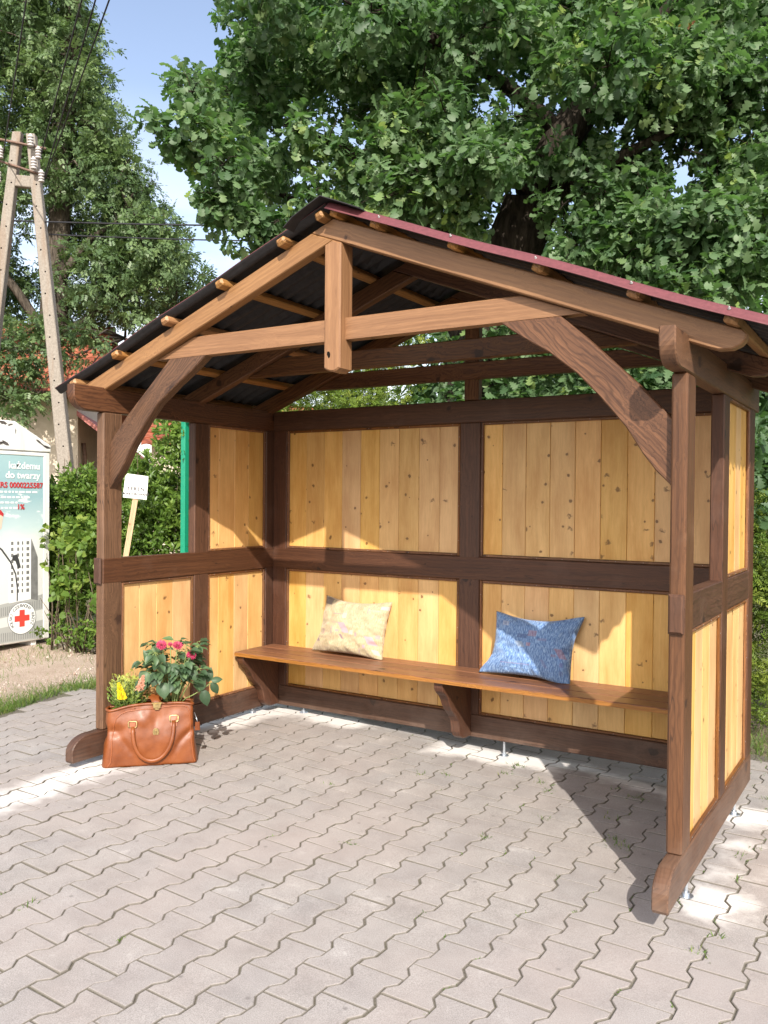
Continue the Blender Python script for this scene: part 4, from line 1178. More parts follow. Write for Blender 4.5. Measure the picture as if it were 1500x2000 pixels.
def bagp(u, d, z):
    return BL + (BU * u + BD * d + Z * z) * 0.962


def bag_halfw(z):
    t = z / 0.35
    return 0.268 - 0.022 * t - 0.006 * math.sin(t * math.pi)


def bag_top(u):                              # rim height along the bag, sagging at the left
    return 0.352 - 0.030 * math.exp(-((u - 0.02) / 0.10) ** 2) - 0.012 * math.exp(-((u - 0.53) / 0.06) ** 2)


def bag_front(u, z):
    """distance of the front leather from the front plane, with dents and folds"""
    t = z / 0.35
    d = 0.055 * t ** 1.4
    d -= 0.012 * math.sin(math.pi * min(1, t * 1.1)) * math.sin(math.pi * u / 0.535)
    d += 0.020 * math.exp(-((u - 0.06) / 0.055) ** 2 - ((z - 0.205) / 0.028) ** 2)       # fold left
    d += 0.017 * math.exp(-(((u - 0.50) + (z - 0.17) * -0.4) / 0.05) ** 2 - ((z - 0.19 - (u - 0.5) * 0.8) / 0.022) ** 2)   # fold right
    d += 0.010 * math.exp(-((u - 0.30) / 0.03) ** 2 - ((z - 0.27) / 0.05) ** 2)
    d -= 0.010 * math.exp(-((u - 0.22) / 0.05) ** 2 - ((z - 0.27) / 0.04) ** 2)
    d += 0.010 * math.exp(-((u - 0.10 - (0.16 - z) * 0.7) / 0.02) ** 2 - ((z - 0.13) / 0.06) ** 2)
    d += 0.008 * math.exp(-((u - 0.43 + (0.12 - z) * 0.5) / 0.018) ** 2 - ((z - 0.10) / 0.06) ** 2)
    d += 0.004 * mnoise.fractal(Vector((u * 9, z * 9, 2.0)), 0.8, 2.0, 3)
    return d


def bag_body(mb):
    NU, NZ, NS = 56, 30, 12
    V, F = [], []
    rows = []
    for j in range(NZ + 1):
        tz = j / NZ
        row = []
        # front
        for i in range(NU + 1):
            s = i / NU
            z0 = tz * 0.352
            hw = bag_halfw(z0)
            # rounded top corners of the panel
            u = 0.267 + (s * 2 - 1) * hw
            z = tz * bag_top(u)
            d = bag_front(u, z)
            ed = min(s, 1 - s)
            d += 0.010 * max(0, 1 - ed / 0.04) ** 2
            row.append(bagp(u, d, z))
        depth_b = 0.160 - 0.005 * tz
        for i in range(1, NS):
            s = i / NS
            z = tz * bag_top(0.5)
            hw = bag_halfw(z)
            d0 = bag_front(0.53, z) + 0.010
            d = d0 + (depth_b - d0) * s
            u = 0.267 + hw + (0.012 - 0.020 * tz) * math.sin(math.pi * s) + 0.004 * mnoise.fractal(Vector((d * 14, z * 14, 7.0)), 0.8, 2.0, 3)
            row.append(bagp(u, d, z))
        for i in range(NU + 1):
            s = 1 - i / NU
            hw = bag_halfw(tz * 0.352)
            u = 0.267 + (s * 2 - 1) * hw
            z = tz * bag_top(u)
            row.append(bagp(u, depth_b, z))
        for i in range(1, NS):
            s = 1 - i / NS
            z = tz * bag_top(0.02)
            hw = bag_halfw(z)
            d0 = bag_front(0.005, z) + 0.010
            d = d0 + (depth_b - d0) * s
            u = 0.267 - hw - (0.014 - 0.034 * math.exp(-((z - 0.19) / 0.03) ** 2)) * math.sin(math.pi * s) + 0.004 * mnoise.fractal(Vector((d * 14, z * 14, 9.0)), 0.8, 2.0, 3)
            row.append(bagp(u, d, z))
        rows.append(row)
    n = len(rows[0])
    for r in rows:
        V += r
    for j in range(NZ):
        for i in range(n):
            i2 = (i + 1) % n
            F.append([j * n + i, j * n + i2, (j + 1) * n + i2, (j + 1) * n + i])
    F.append(list(range(n))[::-1])
    mb.add(V, F, smooth=True)
    # dark inside a little below the rim
    V2 = [v * 1.0 for v in rows[-4]]
    cen = sum(V2, Vector()) / len(V2)
    V2 = [cen + (v - cen) * 0.97 for v in V2]
    mb.add(V2, [list(range(n))], mat=1)
    return rows


mb = MB()
rows = bag_body(mb)
BODY = mb.build('body', [M['leather'], M['lining']], BAG, fix=False)
# rim bead and piping
mb = MB()
tube(mb, [v + Z * 0.002 for v in rows[-1]] + [rows[-1][0] + Z * 0.002], 0.0085, 8)
mb.build('rim', M['leather'], BAG, fix=False)


def front_pt(u, z, lift=0.0):
    return bagp(u, bag_front(u, z) - lift, z)


mb = MB()
pl, pr = [], []
pts = [(0.022, 0.004), (0.040, 0.03), (0.047, 0.10), (0.046, 0.17), (0.055, 0.215), (0.058, 0.25), (0.068, 0.28), (0.092, 0.303), (0.13, 0.318), (0.2, 0.325), (0.27, 0.326), (0.33, 0.331), (0.40, 0.338), (0.455, 0.338), (0.482, 0.325), (0.494, 0.29), (0.497, 0.23), (0.500, 0.17), (0.508, 0.10), (0.516, 0.04), (0.526, 0.006)]
fine = []
for (a, bb) in zip(pts[:-1], pts[1:]):
    for k in range(4):
        t = k / 4
        fine.append((a[0] + (bb[0] - a[0]) * t, a[1] + (bb[1] - a[1]) * t))
fine.append(pts[-1])
tube(mb, [front_pt(u, z, 0.001) for u, z in fine], 0.0036, 7)
mb.build('piping', M['stitch'], BAG, fix=False)

# front handle with rings
hl = []
for k in range(33):
    t = k / 32
    ang = math.pi * t
    u = 0.283 - 0.118 * math.cos(ang)
    z = (0.232 + 0.025 * t) - (0.200 + 0.012 * math.sin(ang)) * math.sin(ang) ** 0.75
    hl.append((u, z))
mb = MB()
tube(mb, [front_pt(u, max(z, 0.03), 0.012 + 0.010 * math.sin(math.pi * k / 32)) for k, (u, z) in enumerate(hl)], 0.0115, 9, flat=(BD, 0.55))
HD = mb.build('handle', M['leather'], BAG, fix=False)
for (u, z) in ((0.163, 0.246), (0.402, 0.268)):
    mb = MB()
    w2, h2 = 0.024, 0.017
    ring = [(-w2 * .8, -h2), (w2 * .8, -h2), (w2, -h2 * .6), (w2, h2 * .8), (w2 * .75, h2), (-w2 * .75, h2), (-w2, h2 * .8), (-w2, -h2 * .6), (-w2 * .8, -h2)]
    tube(mb, [front_pt(u + a, z + c_, 0.010) for a, c_ in ring], 0.0034, 7)
    mb.build('handle_ring', M['brass'], HD, fix=False)
    mb = MB()
    P0 = [front_pt(u + a, z + c_, 0.004) for a, c_ in ((-0.018, 0.014), (0.018, 0.014), (0.018, -0.045), (0.0, -0.052), (-0.018, -0.045))]
    mb.add(P0 + [p - BD * 0.004 for p in P0], [[0, 1, 2, 3, 4], [5, 6, 7, 8, 9]] + [[i, (i + 1) % 5, (i + 1) % 5 + 5, i + 5] for i in range(5)])
    lathe(mb, front_pt(u, z - 0.030, 0.008), [(0.004, 0), (0.003, 0.003), (0, 0.004)], 8, axis=-BD, mat=1)
    mb.build('handle_tab', [M['stitch'], M['brass']], HD)
# lock plate
mb = MB()
lk = [(-0.014, -0.018), (0.014, -0.018), (0.018, -0.004), (0.016, 0.012), (0.006, 0.022), (-0.006, 0.022), (-0.016, 0.012), (-0.018, -0.004)]
prism(mb, lk, front_pt(0.297, 0.196, 0.001), BU, Z, -BD, 0.006, 0.002)
box_ = [(-0.005, -0.014), (0.005, -0.014), (0.005, 0.010), (-0.005, 0.010)]
prism(mb, box_, front_pt(0.297, 0.196, 0.006), BU, Z, -BD, 0.005, 0.002)
mb.build('lock', M['brass'], BAG)
# clasp on the rim and flap strap standing open behind it
mb = MB()
prism(mb, [(-0.020, -0.014), (0.020, -0.014), (0.024, 0.012), (-0.024, 0.012)], front_pt(0.302, 0.345, 0.014), BU, Z, -BD, 0.007, 0.002)
prism(mb, [(-0.012, -0.024), (0.012, -0.024), (0.014, -0.012), (-0.014, -0.012)], front_pt(0.302, 0.345, 0.013), BU, Z, -BD, 0.006, 0.002)
prism(mb, [(-0.030, -0.004), (0.030, -0.004), (0.030, 0.004), (-0.030, 0.004)], front_pt(0.302, 0.361, 0.012), BU, Z, -BD, 0.006, 0.001)
mb.build('clasp', M['brass'], BAG)
mb = MB()
st = [(0.302, 0.052, 0.356, 0.027), (0.296, 0.075, 0.376, 0.030), (0.280, 0.105, 0.394, 0.036), (0.258, 0.145, 0.398, 0.044), (0.236, 0.185, 0.388, 0.050)]
V = []
for (u, d, z, hw) in st:
    for k in (-1, -0.33, 0.33, 1):
        V.append(bagp(u + hw * k, d, z + 0.004 * (1 - k * k)))
V += [v - Z * 0.004 for v in V]
F = []
for j in range(4):
    for i in range(3):
        a = j * 4 + i
        F.append([a, a + 1, a + 5, a + 4])
        F.append([20 + a, 20 + a + 4, 20 + a + 5, 20 + a + 1])
for j in range(4):
    for i in (0, 3):
        a = j * 4 + i
        F.append([a, a + 4, a + 24, a + 20])
for i in range(3):
    for j in (0, 4):
        a = j * 4 + i
        F.append([a, a + 1, a + 21, a + 20])
mb.add(V, F, smooth=True)
mb.build('flap_strap', M['leather'], BAG)
# rear handle standing up
mb = MB()
tube(mb, [bagp(0.29 + 0.12 * math.cos(math.pi - math.pi * k / 24), 0.172 + 0.01 * math.sin(math.pi * k / 24), 0.33 + 0.145 * math.sin(math.pi * k / 24) ** 0.8) for k in range(25)], 0.009, 8, flat=(BD, 0.55))
mb.build('handle', M['leather'], BAG, fix=False)
# zip tassel on the right side
mb = MB()
tube(mb, [bagp(0.523, 0.10, 0.28), bagp(0.535, 0.075, 0.25), bagp(0.540, 0.065, 0.232)], 0.003, 6, mat=1)
prism(mb, [(-0.013, 0.0), (0.013, 0.0), (0.016, -0.05), (-0.016, -0.05)], bagp(0.540, 0.060, 0.232), BU, Z, -BD, 0.006, 0.002)
mb.build('zip_tassel', [M['leather'], M['zinc']], BAG, fix=False)

# ================================================================== PLANTS IN THE BAG
M['dahlialeaf'] = leafmat('dahlia_leaf', [(0.0, (0.034, 0.068, 0.034)), (0.6, (0.065, 0.118, 0.056)), (1.0, (0.11, 0.18, 0.075))], rough=0.5, spec=0.45, trans=0.2)
M['stem'] = plain('green_stem', (0.17, 0.22, 0.07), 0.55, 0.4)
M['pink'] = leafmat('pink_petal', [(0.0, (0.36, 0.02, 0.075)), (0.5, (0.56, 0.07, 0.16)), (1.0, (0.72, 0.27, 0.33))], rough=0.6, spec=0.3, trans=0.25, tcol=(0.6, 0.03, 0.12))
M['yellowpetal'] = leafmat('yellow_petal', [(0.0, (0.75, 0.50, 0.01)), (1.0, (0.85, 0.70, 0.03))], rough=0.6, spec=0.3, trans=0.25, tcol=(0.8, 0.6, 0.02))
M['salmon'] = leafmat('salmon_petal', [(0.0, (0.62, 0.25, 0.16)), (1.0, (0.78, 0.46, 0.33))], rough=0.6, spec=0.3, trans=0.25, tcol=(0.8, 0.35, 0.25))
M['feather'] = leafmat('feathery_leaf', [(0.0, (0.07, 0.13, 0.02)), (0.5, (0.18, 0.25, 0.04)), (1.0, (0.38, 0.40, 0.08))], rough=0.55, spec=0.35, trans=0.25)
M['pot'] = plain('black_plastic_pot', (0.015, 0.016, 0.02), 0.4, 0.5)
M['potsoil'] = plain('potting_soil', (0.02, 0.014, 0.01), 0.95, 0.1, nscale=80, namt=0.6, bumps=0.8, bdist=0.01)


def pot(mb, c, r):
    lathe(mb, c, [(r * 0.78, -0.16), (r, 0.0), (r * 1.06, 0.0), (r * 1.06, -0.02)], 20)
    lathe(mb, c, [(0.0, -0.015), (r * 0.98, -0.014)], 20, mat=1)


def big_leaf(mb, base, tip, up, width, curl=0.15, rnd=None):
    """ovate leaf with midrib, a 3-D curved blade"""
    base, tip = Vector(base), Vector(tip)
    a = tip - base
    L = a.length
    a.normalize()
    up = (Vector(up) - a * Vector(up).dot(a)).normalized()
    s = a.cross(up)
    prof = [(0.0, 0.02), (0.10, 0.50), (0.25, 0.86), (0.42, 1.0), (0.60, 0.90), (0.78, 0.60), (0.92, 0.22), (1.0, 0.01)]
    V, F = [], []
    for t, w in prof:
        dz = -curl * L * (t - 0.25) ** 2 * 1.6
        for k in (-1, -0.55, 0, 0.55, 1):
            V.append(base + a * (t * L) + s * (k * w * width / 2) + up * (dz + abs(k) ** 1.5 * w * width * 0.16 + 0.02 * width * math.sin(t * 14 + k * 2)))
    for i in range(len(prof) - 1):
        for k in range(4):
            q = i * 5 + k
            F.append([q, q + 1, q + 6, q + 5])
    mb.add(V, F, smooth=True, rnd=rnd)


def dahlia():
    rr = random.Random(21)
    c = bagp(0.385, 0.112, 0.300)
    root = empty('dahlia_plant', c)
    tag(root, 'dahlia with three pink blooms and broad dark leaves standing in the tan bag', 'potted plant')
    mb = MB()
    pot(mb, c, 0.040)
    mb.build('pot', [M['pot'], M['potsoil']], root, fix=False)
    ms, ml = MB(), MB()
    # (u, z, d) of leaf pair centres in the bag frame
    cz = c.z
    stems = []
    for k in range(22):
        ang = rr.uniform(0, 2 * math.pi)
        r0 = rr.uniform(0.01, 0.06)
        r0 *= 0.6
        b0 = c + BU * (r0 * math.cos(ang)) + BD * (r0 * math.sin(ang)) - Z * 0.01
        spread = rr.uniform(0.04, 0.18)
        h = rr.uniform(0.23, 0.39)
        top = c + BU * (spread * math.cos(ang) + 0.0) + BD * (spread * 0.8 * math.sin(ang)) + Z * h
        mid = b0 * 0.5 + top * 0.5 + Z * 0.03
        P = [b0 * (1 - t) ** 2 + mid * (2 * t * (1 - t)) + top * t * t for t in [i / 6 for i in range(7)]]
        tube(ms, P, [0.0045 - 0.0004 * i for i in range(7)], 6)
        stems.append((P, ang))
        for q in (4, 5, 6):
            for s_ in range(4 if q < 6 else 5):
                an = ang + rr.uniform(-1.6, 1.6)
                L = rr.uniform(0.04, 0.075)
                d = (BU * math.cos(an) + BD * math.sin(an)) + Z * rr.uniform(-0.75, 0.25)
                d.normalize()
                pb = P[q]
                st_ = pb + d * 0.025
                tube(ms, [pb, st_], 0.0018, 5)
                upv = Z + Vector((rr.uniform(-.4, .4), rr.uniform(-.4, .4), 0)) - BD * 0.35
                big_leaf(ml, st_, st_ + d * L, upv, L * rr.uniform(0.55, 0.72), curl=rr.uniform(0.1, 0.5), rnd=rr.random() ** 1.3)
    # large leaves facing the viewer and a right-hand trailing branch
    P = [bagp(0.43, 0.10, 0.33), bagp(0.47, 0.075, 0.375), bagp(0.51, 0.06, 0.395), bagp(0.57, 0.05, 0.43), bagp(0.62, 0.05, 0.47)]
    tube(ms, P, 0.0032, 6)
    for (a, t, w) in (((0.62, 0.05, 0.47), (0.665, 0.045, 0.40), 0.05), ((0.62, 0.05, 0.48), (0.69, 0.05, 0.49), 0.04), ((0.57, 0.05, 0.43), (0.60, 0.03, 0.33), 0.065), ((0.545, 0.05, 0.42), (0.575, 0.02, 0.515), 0.06), ((0.60, 0.06, 0.47), (0.62, 0.06, 0.56), 0.05)):
        big_leaf(ml, bagp(*a), bagp(*t), -BD + Z * 0.4, w, 0.25, rr.random())
    for (a, t, w) in (((0.335, 0.02, 0.49), (0.345, -0.03, 0.405), 0.085), ((0.25, 0.05, 0.55), (0.205, 0.02, 0.48), 0.065), ((0.31, 0.03, 0.545), (0.275, -0.01, 0.475), 0.070), ((0.235, 0.05, 0.505), (0.175, 0.03, 0.425), 0.070),
                      ((0.36, 0.03, 0.60), (0.325, 0.0, 0.535), 0.075), ((0.43, 0.03, 0.585), (0.365, 0.0, 0.545), 0.065), ((0.40, 0.03, 0.48), (0.42, -0.01, 0.425), 0.065), ((0.27, 0.08, 0.60), (0.225, 0.07, 0.675), 0.055), ((0.315, 0.1, 0.65), (0.30, 0.1, 0.72), 0.05), ((0.50, 0.05, 0.55), (0.53, 0.02, 0.49), 0.06), ((0.47, 0.04, 0.56), (0.455, 0.0, 0.50), 0.065), ((0.56, 0.06, 0.52), (0.62, 0.04, 0.50), 0.05)):
        big_leaf(ml, bagp(*a), bagp(*t), -BD + Z * 0.55, w, 0.3, rr.random())
        tube(ms, [c + Z * 0.05 + BU * rr.uniform(-.04, .04), (bagp(*a) + c) / 2 + BD * 0.02 + Z * 0.06, bagp(*a)], 0.003, 5)
    ms.build('stems', M['stem'], root, fix=False)
    ml.build('foliage', M['dahlialeaf'], root, fix=False)
    for (u, d, z, R, tilt) in ((0.327, 0.02, 0.712, 0.035, 0.5), (0.420, 0.04, 0.702, 0.034, 0.9), (0.500, 0.01, 0.648, 0.032, 0.35), (0.378, 0.07, 0.706, 0.017, 1.0)):
        mbf = MB()
        o = bagp(u, d, z)
        ax = (-BD * 1.0 + Z * (0.3 + tilt) + BU * rr.uniform(-.2, .2)).normalized()
        a = ax.orthogonal().normalized()
        bb = ax.cross(a)
        for ring, (n, el, L) in enumerate(((15, 0.02, 1.0), (14, 0.28, 0.95), (12, 0.58, 0.85), (9, 0.92, 0.68), (6, 1.22, 0.5))):
            for k in range(n):
                t = 2 * math.pi * (k + 0.5 * (ring % 2)) / n + rr.uniform(-.08, .08)
                dd = (a * math.cos(t) + bb * math.sin(t)) * math.cos(el) + ax * math.sin(el)
                tp = o + dd * R * L * rr.uniform(0.9, 1.08)
                sd = dd.cross(ax)
                sd = sd.normalized() if sd.length > 1e-4 else a
                w = R * 0.17
                m0 = o + dd * R * L * 0.6
                uu = sd.cross(dd)
                mbf.add([o + dd * R * 0.15 - sd * w * .4, o + dd * R * 0.15 + sd * w * .4, m0 + sd * w + uu * w * .6, tp, m0 - sd * w + uu * w * .6, m0 + uu * -w * .2], [[0, 1, 2, 5], [0, 5, 4], [5, 2, 3], [5, 3, 4]], smooth=True, rnd=0.25 + 0.5 * ring / 5 + rr.uniform(-.2, .25))
        mbf.build('flower', M['pink'], root, fix=False)
        mbs = ms
    mb = MB()
    for (u, d, z) in ((0.327, 0.02, 0.712), (0.420, 0.04, 0.702), (0.500, 0.01, 0.648), (0.378, 0.07, 0.706)):
        tube(mb, [c + Z * 0.1, bagp((u + 0.385) / 2, 0.09, 0.54), bagp(u, d + 0.008, z - 0.008)], 0.003, 6)
    mb.build('flower_stems', M['stem'], root, fix=False)


dahlia()


def celosia():
    rr = random.Random(8)
    c = bagp(0.135, 0.112, 0.305)
    root = empty('celosia_plant', c)
    tag(root, 'bushy feathery plant with a yellow and a salmon plume in the tan bag', 'potted plant')
    mb = MB()
    pot(mb, c, 0.042)
    mb.build('pot', [M['pot'], M['potsoil']], root, fix=False)
    ms, ml = MB(), MB()
    for k in range(230):
        ang = rr.uniform(0, 2 * math.pi)
        r0 = rr.uniform(0.0, 0.045)
        sp = r0 + rr.uniform(0.0, 0.075)
        h = rr.uniform(0.07, 0.185) + (0.04 if rr.random() < 0.15 else 0)
        b0 = c + BU * (r0 * math.cos(ang)) + BD * (r0 * math.sin(ang)) - Z * 0.01
        tp = c + BU * (sp * 1.15 * math.cos(ang)) + BD * (sp * math.sin(ang)) + Z * h
        tube(ms, [b0, (b0 + tp) / 2 + Z * 0.01, tp], 0.0013, 4)
        for q in range(13):
            t = 0.2 + 0.8 * q / 12
            p = b0.lerp(tp, t)
            an = rr.uniform(0, 2 * math.pi)
            d = (BU * math.cos(an) + BD * math.sin(an) + Z * rr.uniform(0.2, 1.3)).normalized()
            L = rr.uniform(0.014, 0.034)
            s_ = d.orthogonal().normalized()
            w = L * 0.17
            rnd = max(0, min(1, (p.z - c.z - 0.04) / 0.15 + rr.uniform(-.3, .3)))
            ml.add([p, p + d * L * .5 + s_ * w, p + d * L, p + d * L * .5 - s_ * w], [[0, 1, 2, 3]], rnd=rnd)
    for k in range(14):      # long strap leaves at the rim
        ang = rr.uniform(0.1, math.pi * 1.15)
        d = BU * math.cos(ang) * 1.1 + BD * math.sin(ang)
        p = c + d * 0.03 + Z * 0.03
        big_leaf(ml, p, p + d * rr.uniform(.05, .085) + Z * rr.uniform(-0.01, 0.03), Z, 0.018, 0.4, rr.uniform(0, 0.4))
    ms.build('stems', M['stem'], root, fix=False)
    ml.build('foliage', M['feather'], root, fix=False)
    for (u, d, z0, z1, mat, R, rt) in ((0.105, 0.02, 0.395, 0.490, 'yellowpetal', 0.023, 0.2), (0.20, 0.035, 0.44, 0.525, 'salmon', 0.028, -0.15)):
        mbf = MB()
        for k in range(520):
            t = rr.random()
            p = bagp(u, d, z0 + (z1 - z0) * t) - BU * (t * 0.022 * (1 if rt > 0 else -1))
            an = rr.uniform(0, 2 * math.pi)
            rad = R * (1 - t) ** 0.7 * (1 if mat == 'yellowpetal' else (0.5 + 0.5 * math.sin(an * 3 + t * 9) ** 2)) * rr.uniform(0.6, 1.05)
            dd = (BU * math.cos(an) + BD * math.sin(an))
            q = p + dd * rad
            e = (dd * 0.5 + Z + Vector((rr.uniform(-.5, .5), rr.uniform(-.5, .5), 0))).normalized()
            s_ = e.orthogonal().normalized()
            L = 0.011
            mbf.add([q, q + e * L * .5 + s_ * 0.003, q + e * L, q + e * L * .5 - s_ * 0.003], [[0, 1, 2, 3]], rnd=rr.random())
        mbf.build('flower_plume', M[mat], root, fix=False)


celosia()
# ================================================================== CLOTHES COLLECTION CONTAINER
def text_obj(txt, size, org, ex, ey, mat, name='lettering', parent=None, align='LEFT', depth=0.0015, spacing=1.0, bold=0.0):
    cu = bpy.data.curves.new('t', 'FONT')
    cu.body = txt
    cu.size = size
    cu.align_x = align
    cu.extrude = depth
    cu.offset = bold
    cu.space_character = spacing
    cu.resolution_u = 3
    o = bpy.data.objects.new('t', cu)
    SC.collection.objects.link(o)
    dg = bpy.context.evaluated_depsgraph_get()
    me = bpy.data.meshes.new_from_object(o.evaluated_get(dg))
    bpy.data.objects.remove(o)
    bpy.data.curves.remove(cu)
    ex, ey = Vector(ex), Vector(ey)
    ez = ex.cross(ey)
    mat4 = Matrix(((ex.x, ey.x, ez.x, org[0]), (ex.y, ey.y, ez.y, org[1]), (ex.z, ey.z, ez.z, org[2]), (0, 0, 0, 1)))
    me.transform(mat4)
    off = Vector((0, 0, 0))
    p = parent
    while p is not None:
        off += Vector(p.location)
        p = p.parent
    me.transform(Matrix.Translation(-off))
    me.materials.clear()
    me.materials.append(mat)
    r = bpy.data.objects.new(name, me)
    SC.collection.objects.link(r)
    r.parent = parent
    return r


M['whitepaint'], nt, b, out = new_mat('white_enamel')
tc = nd(nt, 'ShaderNodeTexCoord')
mp = nd(nt, 'ShaderNodeMapping', i={'Vector': tc.outputs['Object'], 'Scale': (9.0, 9.0, 1.2)})
n1 = nd(nt, 'ShaderNodeTexNoise', i={'Vector': mp.outputs[0], 'Scale': 1.0, 'Detail': 7.0, 'Roughness': 0.65})
n2 = nd(nt, 'ShaderNodeTexNoise', i={'Vector': tc.outputs['Object'], 'Scale': 3.0, 'Detail': 5.0})
c = mixc(nt, ramp(nt, n1.outputs['Fac'], [(0.45, 0.0), (0.75, 0.6)]), (0.74, 0.75, 0.74), (0.50, 0.47, 0.42))
nt.links.new(c, b.inputs['Base Color'])
b.inputs['Roughness'].default_value = 0.42
bump(nt, n2.outputs['Fac'], 0.25, 0.02, b)
M['rust'] = plain('rust_patch', (0.085, 0.075, 0.07), 0.8, 0.2, nscale=40, namt=0.5)
M['ink_red'] = plain('red_print', (0.45, 0.035, 0.04), 0.5, 0.4)
M['ink_white'] = plain('white_print', (0.80, 0.82, 0.82), 0.5, 0.4)
M['ink_grey'] = plain('grey_print', (0.17, 0.175, 0.175), 0.5, 0.4, nscale=14, namt=0.25)
M['ink_pale'] = plain('pale_grey_print', (0.36, 0.37, 0.36), 0.5, 0.4)
M['ink_dark'] = plain('dark_print', (0.045, 0.047, 0.05), 0.5, 0.4)
M['cross'] = plain('cross_red', (0.62, 0.06, 0.045), 0.5, 0.4)
M['skin'] = plain('printed_sleeve', (0.66, 0.50, 0.40), 0.5, 0.4)

CX = -3.85
CON = empty('clothes_container', (CX - 0.55, 1.94, 0.0))
tag(CON, 'white steel clothes collection container with a sky blue poster and a red cross emblem', 'container')
mb = MB()
CY0, CY1, CZ0, CZ1 = 1.30, 2.58, 0.075, 2.07
prism(mb, [(CY0, CZ0), (CY1, CZ0), (CY1, CZ1), (CY0, CZ1)], (CX - 1.1, 0, 0), Y, Z, X, 1.1, 0.012, grain=Z)
mb.build('body', M['whitepaint'], CON)
mb = MB()
prism(mb, [(CY0 - 0.012, CZ1 + 0.001), (CY1 + 0.012, CZ1 + 0.001), (CY1 + 0.012, CZ1 + 0.075), (2.16, 2.372), (1.72, 2.372), (CY0 - 0.012, CZ1 + 0.075)], (CX - 1.112, 0, 0), Y, Z, X, 1.124, 0.008, grain=Y)
# rust spots where the paint has flaked
rr = random.Random(2)
for (yc_, zc_, a, bb, ang) in ((2.46, 2.165, 0.07, 0.012, -0.55), (2.53, 2.128, 0.05, 0.014, -0.3), (2.05, 2.14, 0.05, 0.018, -0.3), (1.97, 2.135, 0.05, 0.02, 0), (2.02, 2.345, 0.05, 0.016, -0.2), (2.10, 2.33, 0.03, 0.01, 0.3), (1.95, 2.36, 0.05, 0.01, 0), (2.165, 2.27, 0.006, 0.035, 0)):
    n = 14
    pts = []
    for k in range(n):
        t = 2 * math.pi * k / n
        r_ = rr.uniform(0.6, 1.2)
        u, v = a * r_ * math.cos(t), bb * r_ * math.sin(t)
        pts.append((yc_ + u * math.cos(ang) - v * math.sin(ang), zc_ + u * math.sin(ang) + v * math.cos(ang)))
    prism(mb, pts, (CX + 0.0123, 0, 0), Y, Z, X, 0.0008, 0.0, mat=1)
RF = mb.build('roof', [M['whitepaint'], M['rust']], CON)
# frame rim on the right edge
mb = MB()
beam(mb, (CX + 0.0005, 2.505, CZ0 + 0.01), (CX + 0.010, CY1 - 0.004, CZ1 - 0.012), 'z', 0.004)
beam(mb, (CX + 0.0005, CY0 + 0.004, CZ0 + 0.01), (CX + 0.010, 1.375, CZ1 - 0.012), 'z', 0.004)
beam(mb, (CX + 0.0005, 1.376, CZ1 - 0.045), (CX + 0.010, 2.504, CZ1 - 0.012), 'y', 0.004)
mb.build('edge_frame', M['whitepaint'], CON)
# poster
m, nt, b, out = new_mat('printed_poster')
tc = nd(nt, 'ShaderNodeTexCoord')
gp = nd(nt, 'ShaderNodeNewGeometry')
sz = nd(nt, 'ShaderNodeSeparateXYZ', i={0: gp.outputs['Position']})
zz = mth(nt, 'DIVIDE', sz.outputs[2], 2.1)
mp = nd(nt, 'ShaderNodeMapping', i={'Vector': gp.outputs['Position'], 'Scale': (1.0, 1.3, 3.2)})
n1 = nd(nt, 'ShaderNodeTexNoise', i={'Vector': mp.outputs[0], 'Scale': 1.7, 'Detail': 6.0, 'Roughness': 0.55})
zz2 = mth(nt, 'ADD', zz, mth(nt, 'MULTIPLY', mth(nt, 'SUBTRACT', n1.outputs['Fac'], 0.5), 0.12))
c = ramp(nt, zz2, [(0.0, (0.50, 0.52, 0.50)), (0.20, (0.60, 0.62, 0.61)), (0.52, (0.66, 0.68, 0.68)), (0.60, (0.46, 0.58, 0.61)), (0.78, (0.27, 0.43, 0.48)), (0.96, (0.33, 0.49, 0.52))])
n4 = nd(nt, 'ShaderNodeTexNoise', i={'Vector': mp.outputs[0], 'Scale': 4.2, 'Detail': 5.0, 'Roughness': 0.6})
band = ramp(nt, zz, [(0.62, 0.0), (0.70, 1.0), (0.76, 1.0), (0.80, 0.0)])
c = mixc(nt, mth(nt, 'MULTIPLY', ramp(nt, n4.outputs['Fac'], [(0.56, 0.0), (0.63, 0.9)]), band), c, (0.80, 0.82, 0.82))
nt.links.new(c, b.inputs['Base Color'])
b.inputs['Roughness'].default_value = 0.45
mb = MB()
box(mb, (CX + 0.0006, 1.378, 0.095), (CX + 0.0035, 2.502, CZ1 - 0.048))
px_ = CX + 0.0040
# small print too worn to read
rr = random.Random(4)
for row, (ya, yb) in enumerate(((1.45, 2.42), (1.45, 2.28), (1.45, 2.20), (1.45, 2.18))):
    y = ya
    z_ = 1.635 - 0.055 * row
    while y < yb:
        w = rr.uniform(0.015, 0.07)
        prism(mb, [(y, z_), (y + w, z_), (y + w, z_ + 0.018), (y, z_ + 0.018)], (px_ + 0.0009, 0, 0), Y, Z, X, 0.0006, 0.0, mat=1)
        y += w + 0.016
PO = mb.build('poster', [m, M['ink_white']], CON)


def flat(pts, t0, mat, name, rnd=None, nobuild=None):
    mb_ = nobuild or MB()
    prism(mb_, pts, (px_ + t0, 0, 0), Y, Z, X, 0.0008, 0.0, grain=Z)
    if nobuild is None:
        return mb_.build(name, mat, PO)


